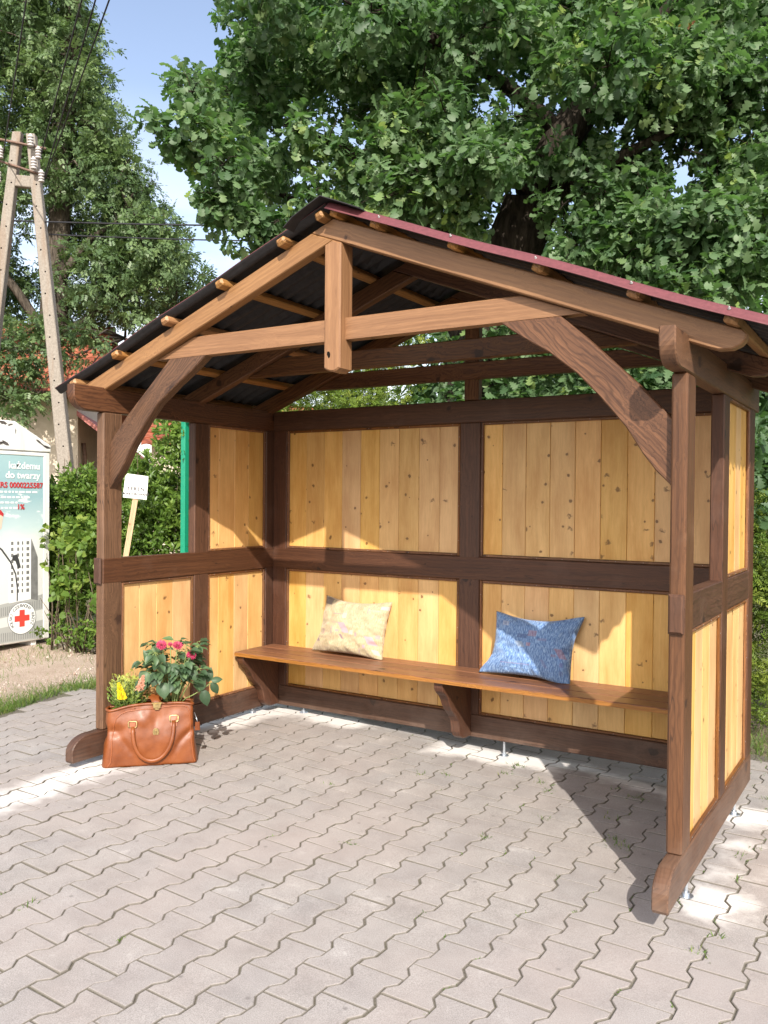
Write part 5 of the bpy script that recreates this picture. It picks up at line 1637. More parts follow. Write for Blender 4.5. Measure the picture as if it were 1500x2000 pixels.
# striped bodywork along the foot of the poster
mb = MB()
flat([(1.38, 0.10), (2.50, 0.10), (2.50, 0.285), (1.38, 0.22)], 0, None, '', nobuild=mb)
for k in range(52):
    y = 1.40 + 1.08 * k / 51
    prism(mb, [(y, 0.11), (y + 0.006, 0.11), (y + 0.006, 0.20), (y, 0.20)], (px_ + 0.0009, 0, 0), Y, Z, X, 0.0006, 0.0, mat=1)
flat([(1.38, 0.30), (2.50, 0.40), (2.50, 0.56), (2.38, 0.54), (1.38, 0.42)], 0, None, '', nobuild=mb)
for k in range(52):
    y = 1.40 + 1.08 * k / 51
    z_ = 0.315 + 0.1 * (y - 1.38) / 1.12
    prism(mb, [(y, z_), (y + 0.006, z_), (y + 0.006, z_ + 0.09), (y, z_ + 0.09)], (px_ + 0.0009, 0, 0), Y, Z, X, 0.0006, 0.0, mat=1)
mb.build('printed_bodywork', [M['ink_pale'], M['ink_grey']], PO)
# printed apartment block
mb = MB()
flat([(2.10, 0.50), (2.355, 0.52), (2.355, 1.16), (2.10, 1.14)], 0.001, None, '', nobuild=mb)
flat([(2.357, 0.52), (2.44, 0.50), (2.435, 0.96), (2.357, 1.16)], 0.001, None, '', nobuild=mb)
mb.MI = [0] * (len(mb.F) // 2) + [1] * (len(mb.F) - len(mb.F) // 2)
for r_ in range(9):
    for yy, ww in ((2.12, 0.028), (2.19, 0.026), (2.245, 0.018), (2.30, 0.034)):
        z_ = 0.60 + 0.062 * r_
        prism(mb, [(yy, z_), (yy + ww, z_), (yy + ww, z_ + 0.036), (yy, z_ + 0.036)], (px_ + 0.0019, 0, 0), Y, Z, X, 0.0006, 0.0, mat=2)
mb.build('printed_tower_block', [M['ink_white'], M['ink_grey'], M['ink_grey']], PO)
# printed windscreen outline, lamp and sleeve
mb = MB()
cur = [(1.90, 1.15), (2.02, 1.06), (2.12, 0.93), (2.18, 0.80), (2.20, 0.66), (2.20, 0.52)]
o2 = cur + [(a - 0.014, c_ - 0.01) for a, c_ in cur[::-1]]
flat(o2, 0.0028, None, '', nobuild=mb)
flat([(2.14, 0.99), (2.19, 1.0), (2.215, 0.93), (2.235, 0.86), (2.20, 0.85), (2.17, 0.93), (2.13, 0.94)], 0.0028, None, '', nobuild=mb)
mb.build('printed_wing_mirror', M['ink_dark'], PO)
flat([(1.86, 1.44), (2.00, 1.43), (2.03, 1.40), (2.01, 1.27), (1.96, 1.24), (1.86, 1.25)], 0.001, M['skin'], 'printed_sleeve')
flat([(1.86, 1.47), (2.00, 1.46), (2.035, 1.42), (2.03, 1.39), (1.98, 1.42), (1.86, 1.43)], 0.002, M['ink_red'], 'printed_cuff')
tx = px_ + 0.0032
EX, EY = (0, 1, 0), (0, 0, 1)
text_obj('każdemu', 0.10, (tx, 2.46, 1.885), EX, EY, M['ink_white'], parent=PO, align='RIGHT', depth=0.0003, bold=0.002)
text_obj('do twarzy', 0.10, (tx, 2.46, 1.785), EX, EY, M['ink_white'], parent=PO, align='RIGHT', depth=0.0003, bold=0.002)
text_obj('KRS 0000225587', 0.079, (tx, 2.495, 1.688), EX, EY, M['ink_red'], parent=PO, align='RIGHT', bold=0.0018, spacing=1.0)
text_obj('1%', 0.075, (tx, 2.275, 1.465), EX, EY, M['ink_red'], parent=PO, align='RIGHT', bold=0.0015)
# round emblem
EC = (2.25, 0.33)
mb = MB()
circ = lambda r, n=48: [(EC[0] + r * math.cos(2 * math.pi * k / n), EC[1] + r * math.sin(2 * math.pi * k / n)) for k in range(n)]
prism(mb, circ(0.168), (px_ + 0.0020, 0, 0), Y, Z, X, 0.0012, 0.0, mat=1)
prism(mb, circ(0.161), (px_ + 0.0024, 0, 0), Y, Z, X, 0.0012, 0.0)
EM = mb.build('emblem', [M['ink_white'], M['ink_grey']], CON)
mb = MB()
w, L = 0.031, 0.088
cr = [(-w, -L), (w, -L), (w, -w), (L, -w), (L, w), (w, w), (w, L), (-w, L), (-w, w), (-L, w), (-L, -w), (-w, -w)]
prism(mb, [(EC[0] + a, EC[1] + bb) for a, bb in cr], (px_ + 0.0038, 0, 0), Y, Z, X, 0.0008, 0.0)
mb.build('red_cross', M['cross'], EM)
for word, a0, step in (('POLSKI', 216, 11.5), ('CZERWONY', 135, 12.8), ('KRZYŻ', 16, 11.5)):
    for k, ch_ in enumerate(word):
        an = math.radians(a0 - k * step)
        r_ = 0.116
        ey = Vector((0, math.cos(an), math.sin(an)))
        ex = Vector((0, math.sin(an), -math.cos(an)))
        text_obj(ch_, 0.046, (px_ + 0.0036, EC[0] + r_ * math.cos(an), EC[1] + r_ * math.sin(an)), ex, ey, M['ink_dark'], parent=EM, align='CENTER', depth=0.0008, bold=0.0006, name='emblem_letter')
first = None
for (x, y) in ((CX - 0.15, 2.42), (CX - 0.15, 1.46), (CX - 0.95, 2.42), (CX - 0.95, 1.46)):
    if first is None:
        mb = MB()
        beam(mb, (x - 0.10, y - 0.03, 0.012), (x + 0.12, y + 0.03, 0.072), 'x', 0.006)
        first = mb.build('skid', M['whitepaint'], CON)
        fx, fy = x, y
    else:
        copy_child(first, CON, (x - fx, y - fy, 0))

# ================================================================== SIGN, GREEN POST
SG = empty('monitoring_sign', (-2.53, 2.56, 0))
tag(SG, 'small white paper notice on a pale wooden stake in front of the hedge', 'sign')
ex = Vector((0.78, 0.62, -0.055)).normalized()
ez = ex.cross(Z).normalized()            # points to the road
if ez.dot(Vector((1, -1, 0))) < 0:
    ez = -ez
ey = ez.cross(ex).normalized()
SO = Vector((-2.515, 2.575, 1.695))
m_paper = plain('laminated_paper', (0.80, 0.80, 0.79), 0.35, 0.5)
m_stake = wood('raw_stake_wood', (0.52, 0.38, 0.24), (0.36, 0.24, 0.14), (0.2, 0.12, 0.07), kscale=4, kprob=0.2, kr=.05)
mb = MB()
prism(mb, [(-0.118, -0.105), (0.112, -0.115), (0.115, 0.118), (-0.09, 0.132), (-0.108, 0.10)], SO, ex, ey, ez, 0.008, 0.002, grain=ey)
BO = mb.build('board', m_paper, SG)
text_obj('TEREN', 0.048, SO + ez * 0.0085 + ey * -0.03, ex, ey, M['ink_dark'], parent=BO, align='CENTER', depth=0.001, bold=0.0016, spacing=1.25)
text_obj('MONITOROWANY', 0.030, SO + ez * 0.0085 + ey * -0.075, ex, ey, M['ink_dark'], parent=BO, align='CENTER', depth=0.001, bold=0.0014)
mb = MB()
sd_ = (ey + ex * 0.10).normalized()
prism(mb, [(-0.026, 0), (0.026, 0), (0.026, 0.02), (-0.026, 0.02)], SO - ez * 0.024 - sd_ * 1.70 + ex * 0.012, ex, ez, sd_, 1.78, 0.003, grain=sd_)
mb.build('stake', m_stake, SG)

mb = MB()
beam(mb, (-2.205, 2.87, 0.0), (-2.145, 2.93, 2.75), 'z', 0.006)
beam(mb, (-2.21, 2.865, 2.752), (-2.14, 2.935, 2.765), 'x', 0.003)
m_green = plain('green_powder_coat', (0.008, 0.235, 0.135), 0.35, 0.5, nscale=20, namt=0.06)
tag(mb.build('steel_post', m_green), 'bright green square steel post at the hedge behind the left window opening', 'post')

# ================================================================== UTILITY POLE AND WIRES
m, nt, b, out = new_mat('weathered_concrete')
tc = nd(nt, 'ShaderNodeTexCoord')
n1 = nd(nt, 'ShaderNodeTexNoise', i={'Vector': tc.outputs['Object'], 'Scale': 30.0, 'Detail': 6.0, 'Roughness': 0.7})
mp = nd(nt, 'ShaderNodeMapping', i={'Vector': tc.outputs['Object'], 'Scale': (6.0, 6.0, 0.6)})
n2 = nd(nt, 'ShaderNodeTexNoise', i={'Vector': mp.outputs[0], 'Scale': 1.0, 'Detail': 5.0})
c = ramp(nt, n1.outputs['Fac'], [(0.3, (0.19, 0.165, 0.14)), (0.6, (0.28, 0.25, 0.215)), (0.8, (0.33, 0.30, 0.265))])
c = mixc(nt, ramp(nt, n2.outputs['Fac'], [(0.5, 0.0), (0.68, 0.65)]), c, (0.20, 0.125, 0.075))
nt.links.new(c, b.inputs['Base Color'])
b.inputs['Roughness'].default_value = 0.9
bump(nt, n1.outputs['Fac'], 0.6, 0.01, b)
M['concrete'] = m
M['steel'] = plain('rusty_steel', (0.16, 0.10, 0.075), 0.7, 0.4, nscale=20, namt=0.4)
M['porcelain'] = plain('glazed_porcelain', (0.50, 0.47, 0.46), 0.2, 0.6)
M['wire'] = plain('dark_cable', (0.02, 0.02, 0.024), 0.6, 0.3)
UP = empty('utility_pole', (-9.7, 6.45, 0))
tag(UP, 'A shaped concrete power pole with white insulators in front of the ash tree', 'utility pole')


def tapered(mb, p0, p1, ex_, ey_, w0, w1, d0, d1, mat=0):
    p0, p1 = Vector(p0), Vector(p1)
    ex_, ey_ = Vector(ex_).normalized(), Vector(ey_).normalized()
    V = []
    for p, w, d in ((p0, w0, d0), (p1, w1, d1)):
        c_ = 0.14
        for (a, bb) in ((-1 + c_, -1), (1 - c_, -1), (1, -1 + c_), (1, 1 - c_), (1 - c_, 1), (-1 + c_, 1), (-1, 1 - c_), (-1, -1 + c_)):
            V.append(p + ex_ * a * w / 2 + ey_ * bb * d / 2)
    F = [list(range(8))[::-1], list(range(8, 16))] + [[i, (i + 1) % 8, (i + 1) % 8 + 8, i + 8] for i in range(8)]
    mb.add(V, F, mat=mat, grain=(p1 - p0))


pe = Vector((0.83, 0.55, 0)).normalized()
pf = Vector((0.55, -0.83, 0)).normalized()
for (a, bb) in (((-10.55, 5.84, -0.03), (-9.82, 6.385, 8.16)), ((-8.80, 6.93, -0.03), (-9.62, 6.52, 8.13))):
    mb = MB()
    A, B_ = Vector(a), Vector(bb)
    tapered(mb, A, B_, pe, pf, 0.27, 0.155, 0.22, 0.15)
    for k in range(18):
        t = 0.12 + 0.048 * k
        p = A.lerp(B_, t)
        w = 0.22 + (0.15 - 0.22) * t
        q = p + pf * (w / 2 + 0.0005) + pe * (0.02 * (-1) ** k)
        lathe(mb, q, [(0.016, 0), (0.0, 0.0008)], 8, axis=pf, mat=1)
    mb.build('leg', [M['concrete'], M['black']], UP)
mb = MB()
tapered(mb, Vector((-9.93, 6.30, 7.30)), Vector((-9.46, 6.61, 7.26)), Z, pf, 0.20, 0.20, 0.12, 0.12)
mb.build('spreader_block', M['concrete'], UP)
mb = MB()
for z_, d in ((7.98, 0.06), (7.58, 0.10)):
    tube(mb, [Vector((-9.72, 6.45, z_)) - pe * 0.62 + pf * 0.11 + Z * d, Vector((-9.72, 6.45, z_)) + pe * 0.42 + pf * 0.11 - Z * d * 2.2], 0.022, 6)
mb.build('crossarm', M['steel'], UP)
first = None
ins = [(-9.95, 6.18, 7.72), (-9.38, 6.54, 7.72), (-9.98, 6.16, 7.30), (-9.32, 6.56, 7.30), (-9.50, 6.47, 7.94), (-9.44, 6.49, 7.53)]
for (x, y, z_) in ins:
    x, y = x + pf.x * 0.13, y + pf.y * 0.13
    if first is None:
        mb = MB()
        prof = [(0.0, -0.10)]
        for k in range(4):
            z0 = -0.10 + 0.05 * k
            prof += [(0.050, z0), (0.054, z0 + 0.012), (0.050, z0 + 0.025), (0.026, z0 + 0.032), (0.026, z0 + 0.046)]
        prof += [(0.03, 0.11), (0.0, 0.115)]
        lathe(mb, (x, y, z_), prof, 14)
        first = mb.build('insulator', M['porcelain'], UP, fix=False)
        f0 = Vector((x, y, z_))
    else:
        copy_child(first, UP, Vector((x, y, z_)) - f0)


def wire(a, bb, sag, r, label):
    a, bb = Vector(a), Vector(bb)
    mb = MB()
    P = [a.lerp(bb, t) - Z * (sag * 4 * t * (1 - t)) for t in [k / 24 for k in range(25)]]
    tube(mb, P, r, 5)
    tag(mb.build('power_line', M['wire']), label, 'cable', 'overhead wires at the concrete pole')


def beyond(a, bb, k):
    a, bb = Vector(a), Vector(bb)
    return a + (bb - a) * k


for q, p, lbl in (((-9.38, 6.54, 7.72), (-5.03, 3.92, 7.9), 'leftmost of the three wires rising side by side from the pole past the ash crown'),
                  ((-9.32, 6.56, 7.30), (-4.88, 4.01, 7.9), 'middle of the three wires rising side by side from the pole past the ash crown'),
                  ((-9.30, 6.56, 7.28), (-4.73, 4.10, 7.9), 'rightmost of the three wires rising from the pole, crossing open sky'),
                  ((-9.95, 6.18, 7.72), (-5.64, 3.56, 7.9), 'thin wire rising alone from the left leg of the pole to the top edge')):
    wire(q, beyond(q, p, 2.2), 0.0, 0.011, lbl)
wire((-10.17, 6.27, 6.62), (-2.55, 9.68, 6.25), 0.05, 0.016, 'upper horizontal wire running from the pole into the oak leaves')
wire((-9.32, 6.67, 6.34), (-2.54, 9.68, 5.99), 0.06, 0.013, 'lower thin wire running level from the pole to the oak leaves')

# ================================================================== HOUSES BEHIND THE HEDGE
M['render'] = plain('cream_render', (0.60, 0.52, 0.42), 0.9, 0.2, nscale=6, namt=0.08, bumps=0.2)
m, nt, b, out = new_mat('red_clay_tiles')
tc = nd(nt, 'ShaderNodeTexCoord')
rn = attr(nt, 'rnd').outputs['Fac']
n1 = nd(nt, 'ShaderNodeTexNoise', i={'Vector': tc.outputs['Object'], 'Scale': 6.0, 'Detail': 6.0})
c = ramp(nt, rn, [(0.0, (0.20, 0.055, 0.030)), (0.5, (0.31, 0.088, 0.046)), (1.0, (0.38, 0.135, 0.075))])
c = mixc(nt, ramp(nt, n1.outputs['Fac'], [(0.5, 0.0), (0.75, 0.5)]), c, (0.22, 0.08, 0.05))
nt.links.new(c, b.inputs['Base Color'])
b.inputs['Roughness'].default_value = 0.75
M['tiles'] = m
M['fascia'] = plain('brown_board', (0.16, 0.075, 0.045), 0.6, 0.3)
M['pinkroof'] = plain('pink_sheet_roof', (0.42, 0.16, 0.14), 0.7, 0.3, nscale=10, namt=0.15)
M['glass'] = plain('window_glass', (0.03, 0.04, 0.05), 0.08, 0.6)
M['frame'] = plain('white_window_frame', (0.70, 0.70, 0.68), 0.45, 0.4)


def tiled(mb, o, e1, L, e2, S, tw=0.24, th=0.34):
    """rows of overlapping pantiles: o = eave start, e1 along eave, e2 up the slope"""
    o, e1, e2 = Vector(o), Vector(e1).normalized(), Vector(e2).normalized()
    n = e1.cross(e2).normalized()
    if n.z < 0:
        n = -n
    nr, nc = int(S / th), int(L / tw)
    for r_ in range(nr):
        for k in range(nc):
            rnd = random.random()
            V = []
            for s_ in (0, 1):
                for q in range(5):
                    u = (k + q / 4) * tw
                    up = (r_ + s_ * 1.06) * th
                    h = 0.035 * math.sin(math.pi * q / 4) + (0.035 if s_ == 0 else 0.0)
                    V.append(o + e1 * u + e2 * up + n * h)
            F = [[q, q + 1, q + 6, q + 5] for q in range(4)]
            # front lip
            V += [o + e1 * ((k + q / 4) * tw) + e2 * (r_ * th) + n * (0.035 * math.sin(math.pi * q / 4)) for q in range(5)]
            F += [[10 + q, 11 + q, q + 1, q] for q in range(4)]
            mb.add(V, F, rnd=rnd)


n1v = Vector((0.669, -0.743, 0))     # lit front
n2v = Vector((0.743, 0.669, 0))      # shaded gable side
HC = Vector((-12.57, 9.91, 0))       # near corner
HO = empty('house', HC - n2v * 3.5 - n1v * 3)
tag(HO, 'cream rendered house with a red tiled roof half hidden by the ash tree', 'house')
EZ = 4.05
FL, FD = 9.0, 6.4
A = HC
B_ = HC - n2v * FL
C_ = HC - n2v * FL - n1v * FD
D2 = HC - n1v * FD
ridge_z = EZ + 2.0
mb = MB()
mid1 = HC - n1v * (FD / 2)
mid2 = B_ - n1v * (FD / 2)
V = [A, B_, C_, D2] + [p + Z * EZ for p in (A, B_, C_, D2)] + [mid1 + Z * ridge_z, mid2 + Z * ridge_z]
mb.add(V, [[0, 1, 5, 4], [2, 3, 7, 6], [3, 0, 4, 8, 7], [1, 2, 6, 9, 5], [0, 3, 2, 1]])
mb.build('wall', M['render'], HO)
mb = MB()
ev = (mid1 + Z * ridge_z) - (A + Z * EZ)
S_ = ev.length
ed = ev.normalized()
tiled(mb, B_ - n2v * 0.4 + Z * (EZ + 0.05) - ed * 0.55, n2v, FL + 0.85, ed, S_ + 0.75)
ev2 = (mid1 + Z * ridge_z) - (D2 + Z * EZ)
tiled(mb, B_ - n1v * FD - n2v * 0.4 + Z * (EZ + 0.05) - ev2.normalized() * 0.55, n2v, FL + 0.85, ev2.normalized(), S_ + 0.75)
HRF = mb.build('roof', M['tiles'], HO, fix=False)
mb = MB()
V = []
for p in (A + n2v * 0.4, B_ - n2v * 0.4):
    for (q, zz_) in ((0.50, EZ - 0.22), (0.54, EZ - 0.08)):
        V.append(p + n1v * q + Z * zz_)
    V.append(p + n1v * 0.02 + Z * (EZ - 0.05))
mb.add(V, [[0, 3, 4, 1], [0, 2, 5, 3], [1, 4, 5, 2], [0, 1, 2], [3, 5, 4]])
mb.build('eaves_board', M['fascia'], HO)
mb = MB()
tube(mb, [HC - n2v * (FL + 0.3) + n1v * 0.58 + Z * (EZ - 0.10), HC + n2v * 0.35 + n1v * 0.58 + Z * (EZ - 0.12)], 0.06, 8)
mb.build('gutter', M['fascia'], HO, fix=False)
mb = MB()
tube(mb, [HC + n2v * 0.05 - n1v * 0.5 + Z * 2.9, HC + n2v * 0.08 - n1v * 0.5 + Z * 2.6, HC + n2v * 0.08 - n1v * 0.5 + Z * 0.1], 0.05, 8)
mb.build('downpipe', M['steel'], HO, fix=False)
for k in (1.9, 4.6, 7.2):
    c0 = HC - n2v * k + Z * 1.2
    mb = MB()
    for (a, bb, c_, d) in ((-0.65, -0.55, 0, 1.4), (0.55, 0.65, 0, 1.4), (-0.55, 0.55, 0, 0.1), (-0.55, 0.55, 1.3, 1.4), (-0.03, 0.03, 0.1, 1.3)):
        prism(mb, [(a, c_), (bb, c_), (bb, d), (a, d)], c0, n2v, Z, n1v, 0.05, 0.004, grain=Z)
    wn_ = mb.build('window', M['frame'], HO)
    mb = MB()
    prism(mb, [(-0.55, 0.1), (0.55, 0.1), (0.55, 1.3), (-0.55, 1.3)], c0, n2v, Z, n1v, 0.02, 0.0, grain=Z)
    mb.build('pane', M['glass'], wn_)
# lean-to roof on the shaded gable side
mb = MB()
a0 = HC + n2v * 0.02 + n1v * 0.30 + Z * 3.60
V = [a0, a0 - n1v * 4.5, a0 - n1v * 4.5 + n2v * 1.35 - Z * 1.05, a0 + n2v * 1.35 - Z * 1.05]
V += [v - Z * 0.12 for v in V]
mb.add(V, [[0, 1, 2, 3], [7, 6, 5, 4], [0, 3, 7, 4], [1, 5, 6, 2], [3, 2, 6, 7], [0, 4, 5, 1]], grain=n2v)
mb.build('porch_roof', M['pinkroof'], HO)

GA = empty('outbuilding', (-9.9, 11.7, 0))
tag(GA, 'low outbuilding whose red tiled roof shows just above the hedge', 'building')
go = Vector((-11.15, 10.85, 0))
mb = MB()
gl, gd, ge = 7.0, 4.0, 2.95
V = [go, go + n2v * gl, go + n2v * gl - n1v * gd, go - n1v * gd]
V = V + [v + Z * ge for v in V] + [go - n1v * gd / 2 + Z * (ge + 1.0), go + n2v * gl - n1v * gd / 2 + Z * (ge + 1.0)]
mb.add(V, [[0, 1, 5, 4], [2, 3, 7, 6], [1, 2, 6, 9, 5], [3, 0, 4, 8, 7], [0, 3, 2, 1]])
mb.build('wall', M['render'], GA)
mb = MB()
ev = (-n1v * gd / 2 + Z * 1.0)
tiled(mb, go - n2v * 0.2 + Z * (ge + 0.04) - ev.normalized() * 0.4, n2v, gl + 0.4, ev, ev.length + 0.5)
ev = (n1v * gd / 2 + Z * 1.0)
tiled(mb, go - n1v * gd - n2v * 0.2 + Z * (ge + 0.04) - ev.normalized() * 0.4, n2v, gl + 0.4, ev, ev.length + 0.5)
mb.build('roof', M['tiles'], GA, fix=False)

# far wooded hill
m, nt, b, out = new_mat('wooded_hill')
tc = nd(nt, 'ShaderNodeTexCoord')
n1 = nd(nt, 'ShaderNodeTexNoise', i={'Vector': tc.outputs['Object'], 'Scale': 0.12, 'Detail': 8.0, 'Roughness': 0.7})
nt.links.new(ramp(nt, n1.outputs['Fac'], [(0.3, (0.05, 0.085, 0.055)), (0.6, (0.10, 0.15, 0.10)), (0.8, (0.17, 0.22, 0.14))]), b.inputs['Base Color'])
b.inputs['Roughness'].default_value = 1.0
bump(nt, n1.outputs['Fac'], 1.0, 6.0, b)
V, F = [], []
nx, ny = 80, 24
for j in range(ny + 1):
    for i in range(nx + 1):
        x = -520 + 900 * i / nx
        y = 190 + 420 * j / ny
        t = math.sin(math.pi * min(1, j / ny * 0.9)) ** 1.2
        z_ = -3 + 78 * t * (0.55 + 0.45 * math.sin(x * 0.008 + 1.9)) + 6 * mnoise.fractal(Vector((x * .02, y * .02, 1)), 0.9, 2.0, 5)
        V.append((x, y, z_))
F = [[j * (nx + 1) + i, j * (nx + 1) + i + 1, (j + 1) * (nx + 1) + i + 1, (j + 1) * (nx + 1) + i] for j in range(ny) for i in range(nx)]
mb = MB()
mb.add(V, F, smooth=True)
tag(mb.build('hill', m), 'wooded hillside far behind the shelter', kind='structure')
# ================================================================== VEGETATION
def unit(v):
    return v / np.maximum(np.linalg.norm(v, axis=1, keepdims=True), 1e-9)


def rand_dirs(n):
    return unit(RNG.normal(size=(n, 3)))


# leaf templates: vertices (x along, y across, z up) and quads
def T_oak(droop=0.16, cup=0.22):
    t = [0.0, 0.14, 0.24, 0.36, 0.46, 0.60, 0.70, 0.84, 0.95, 1.0]
    w = [0.015, 0.11, 0.06, 0.24, 0.12, 0.34, 0.17, 0.33, 0.20, 0.05]
    V, F = [], []
    for a, b_ in zip(t, w):
        z = -droop * (a - 0.3) ** 2
        V += [(a, -b_, z + b_ * cup), (a, 0, z), (a, b_, z + b_ * cup * 0.7)]
    for i in range(len(t) - 1):
        q = i * 3
        F += [(q, q + 1, q + 4, q + 3), (q + 1, q + 2, q + 5, q + 4)]
    return np.array(V), np.array(F)


def T_simple(w=0.28, fold=0.25, droop=0.2):
    V = [(0, 0, 0), (0.35, -w, fold * w - droop * .05), (0.35, 0, -droop * .02), (0.35, w, fold * w - droop * .05), (0.72, -w * .72, fold * w - droop * .3), (0.72, 0, -droop * .25), (0.72, w * .72, fold * w - droop * .3), (1, 0, -droop * .6)]
    F = [(0, 2, 1, 1), (0, 3, 2, 2), (1, 2, 5, 4), (2, 3, 6, 5), (4, 5, 7, 7), (5, 6, 7, 7)]
    # degenerate-free quads only
    V += [(0.02, 0, 0)]
    F = [(0, 8, 2, 1), (8, 0, 3, 2), (1, 2, 5, 4), (2, 3, 6, 5), (4, 5, 7, 9), (5, 6, 10, 7)]
    V += [(0.98, -0.01, -droop * .58), (0.98, 0.01, -droop * .58)]
    return np.array(V), np.array(F)


def T_ash(n=4, wd=0.057):
    """pinnate leaf: pairs of narrow leaflets and an end leaflet"""
    V, F = [], []

    def leaflet(bx, by, ang, L, w):
        ca, sa = math.cos(ang), math.sin(ang)
        o = len(V)
        for (a, b_, z) in ((0, 0, 0), (0.45 * L, -w, 0.02), (L, 0, -0.05 * L - 0.02), (0.45 * L, w, 0.02)):
            V.append((bx + a * ca - b_ * sa, by + a * sa + b_ * ca, z - 0.12 * (bx + a * ca) ** 2))
        F.append((o, o + 1, o + 2, o + 3))
    for k in range(n):
        x = 0.18 + 0.17 * k
        L = 0.36 - 0.02 * k
        for s in (-1, 1):
            leaflet(x, 0, s * 0.95, L, wd)
    leaflet(0.80, 0, 0, 0.34, wd)
    return np.array(V), np.array(F)


def scatter(tpl, C, A, U, S, wid=None):
    """place template at C along A with up U, scale S -> V,F"""
    tv, tf = tpl
    A = unit(A)
    U = U - A * np.sum(U * A, axis=1, keepdims=True)
    U = unit(U)
    B = np.cross(U, A)
    n, k = len(C), len(tv)
    s = S[:, None]
    P = C[:, None, :] + (A[:, None, :] * (tv[None, :, 0] * s)[..., None] + B[:, None, :] * (tv[None, :, 1] * s)[..., None] + U[:, None, :] * (tv[None, :, 2] * s)[..., None])
    V = P.reshape(-1, 3)
    F = (tf[None, :, :] + (np.arange(n) * k)[:, None, None]).reshape(-1, tf.shape[1])
    return V, F


def crown_leaves(blobs, per_m2, cluster, leaf, size, tpl, droop=0.2, flat=0.6, bias=0.45, tpl2=None):
    """twig tips spread through ellipsoidal blobs, each carrying a rosette of leaves"""
    Cs, As, Us, Ss, Rs = [], [], [], [], []
    tips_all = []
    for (bx, by, bz, r) in blobs:
        n = max(3, int(per_m2 * r * r))
        d = rand_dirs(n)
        rad = r * RNG.random((n, 1)) ** bias * np.array([[1.0, 1.0, 0.85]])
        tips = np.array([[bx, by, bz]]) + d * rad
        # ragged outline
        tips += RNG.normal(scale=0.07 * r, size=tips.shape)
        tips_all.append(tips)
        tone = RNG.random() * 0.42
        k = cluster
        tt = np.repeat(tips, k, axis=0)
        dd = np.repeat(d, k, axis=0)
        m_ = len(tt)
        a = unit(dd * 0.55 + rand_dirs(m_) * 0.95 + np.array([[0, 0, -droop]]))
        up = unit(np.array([[0, 0, 1.0]]) * flat + dd * 0.45 + rand_dirs(m_) * 0.55)
        Cs.append(tt + a * (size * 0.10) + rand_dirs(m_) * size * 0.35)
        As.append(a)
        Us.append(up)
        Ss.append(size * RNG.uniform(0.5, 1.3, m_))
        tiptone = np.repeat(RNG.random(n) * 0.35, k)
        Rs.append(np.clip(tone + tiptone + RNG.random(m_) * 0.4, 0, 1))
    C, A, U, S, R = (np.concatenate(x) for x in (Cs, As, Us, Ss, Rs))
    if tpl2 is None:
        V, F = scatter(tpl, C, A, U, S)
    else:
        h = len(C) // 2
        pm_ = RNG.permutation(len(C))
        C, A, U, S, R = C[pm_], A[pm_], U[pm_], S[pm_], R[pm_]
        V, F = scatter(tpl, C[:h], A[:h], U[:h], S[:h])
        Vb, Fb = scatter(tpl2, C[h:], A[h:], U[h:], S[h:])
        V, F = np.concatenate([V, Vb]), np.concatenate([F, Fb + len(V)])
    return V, F, np.repeat(R, len(tpl[0])), np.concatenate(tips_all)


def limb(mb, P, r0, r1, seg=8, wob=0.04, rnd=0.5):
    """bent, slightly knobbly limb through control points"""
    P = [Vector(p) for p in P]
    pts = []
    for i in range(len(P) - 1):
        p0 = P[max(i - 1, 0)]
        p1, p2 = P[i], P[i + 1]
        p3 = P[min(i + 2, len(P) - 1)]
        for k in range(5):
            t = k / 5
            pts.append(0.5 * ((2 * p1) + (p2 - p0) * t + (2 * p0 - 5 * p1 + 4 * p2 - p3) * t * t + (-p0 + 3 * p1 - 3 * p2 + p3) * t ** 3))
    pts.append(P[-1])
    n = len(pts)
    L = sum((pts[i + 1] - pts[i]).length for i in range(n - 1))
    rs = []
    for i in range(n):
        t = i / (n - 1)
        rs.append((r0 + (r1 - r0) * t) * (1 + 0.10 * mnoise.noise(pts[i] * 2.1)))
        pts[i] = pts[i] + Vector((mnoise.noise(pts[i] * 1.7), mnoise.noise(pts[i] * 1.7 + Vector((5, 0, 0))), mnoise.noise(pts[i] * 1.7 + Vector((0, 7, 0))))) * wob * (1 if 0 < i < n - 1 else 0)
    tube(mb, pts, rs, seg, rnd=rnd)
    return pts


def bark(name, a, b_, scale=1.0):
    m, nt, b, out = new_mat(name)
    tc = nd(nt, 'ShaderNodeTexCoord')
    mp = nd(nt, 'ShaderNodeMapping', i={'Vector': tc.outputs['Object'], 'Scale': (14 * scale, 14 * scale, 3.0 * scale)})
    n1 = nd(nt, 'ShaderNodeTexNoise', i={'Vector': mp.outputs[0], 'Scale': 1.6, 'Detail': 7.0, 'Roughness': 0.65, 'Distortion': 0.8})
    vo = nd(nt, 'ShaderNodeTexVoronoi', feature='DISTANCE_TO_EDGE', i={'Vector': mp.outputs[0], 'Scale': 1.2})
    h = mth(nt, 'ADD', n1.outputs['Fac'], mth(nt, 'MULTIPLY', vo.outputs['Distance'], 0.8))
    nt.links.new(ramp(nt, h, [(0.35, b_), (0.85, a)]), b.inputs['Base Color'])
    b.inputs['Roughness'].default_value = 0.95
    b.inputs['Specular IOR Level'].default_value = 0.15
    bump(nt, h, 1.0, 0.025, b)
    return m


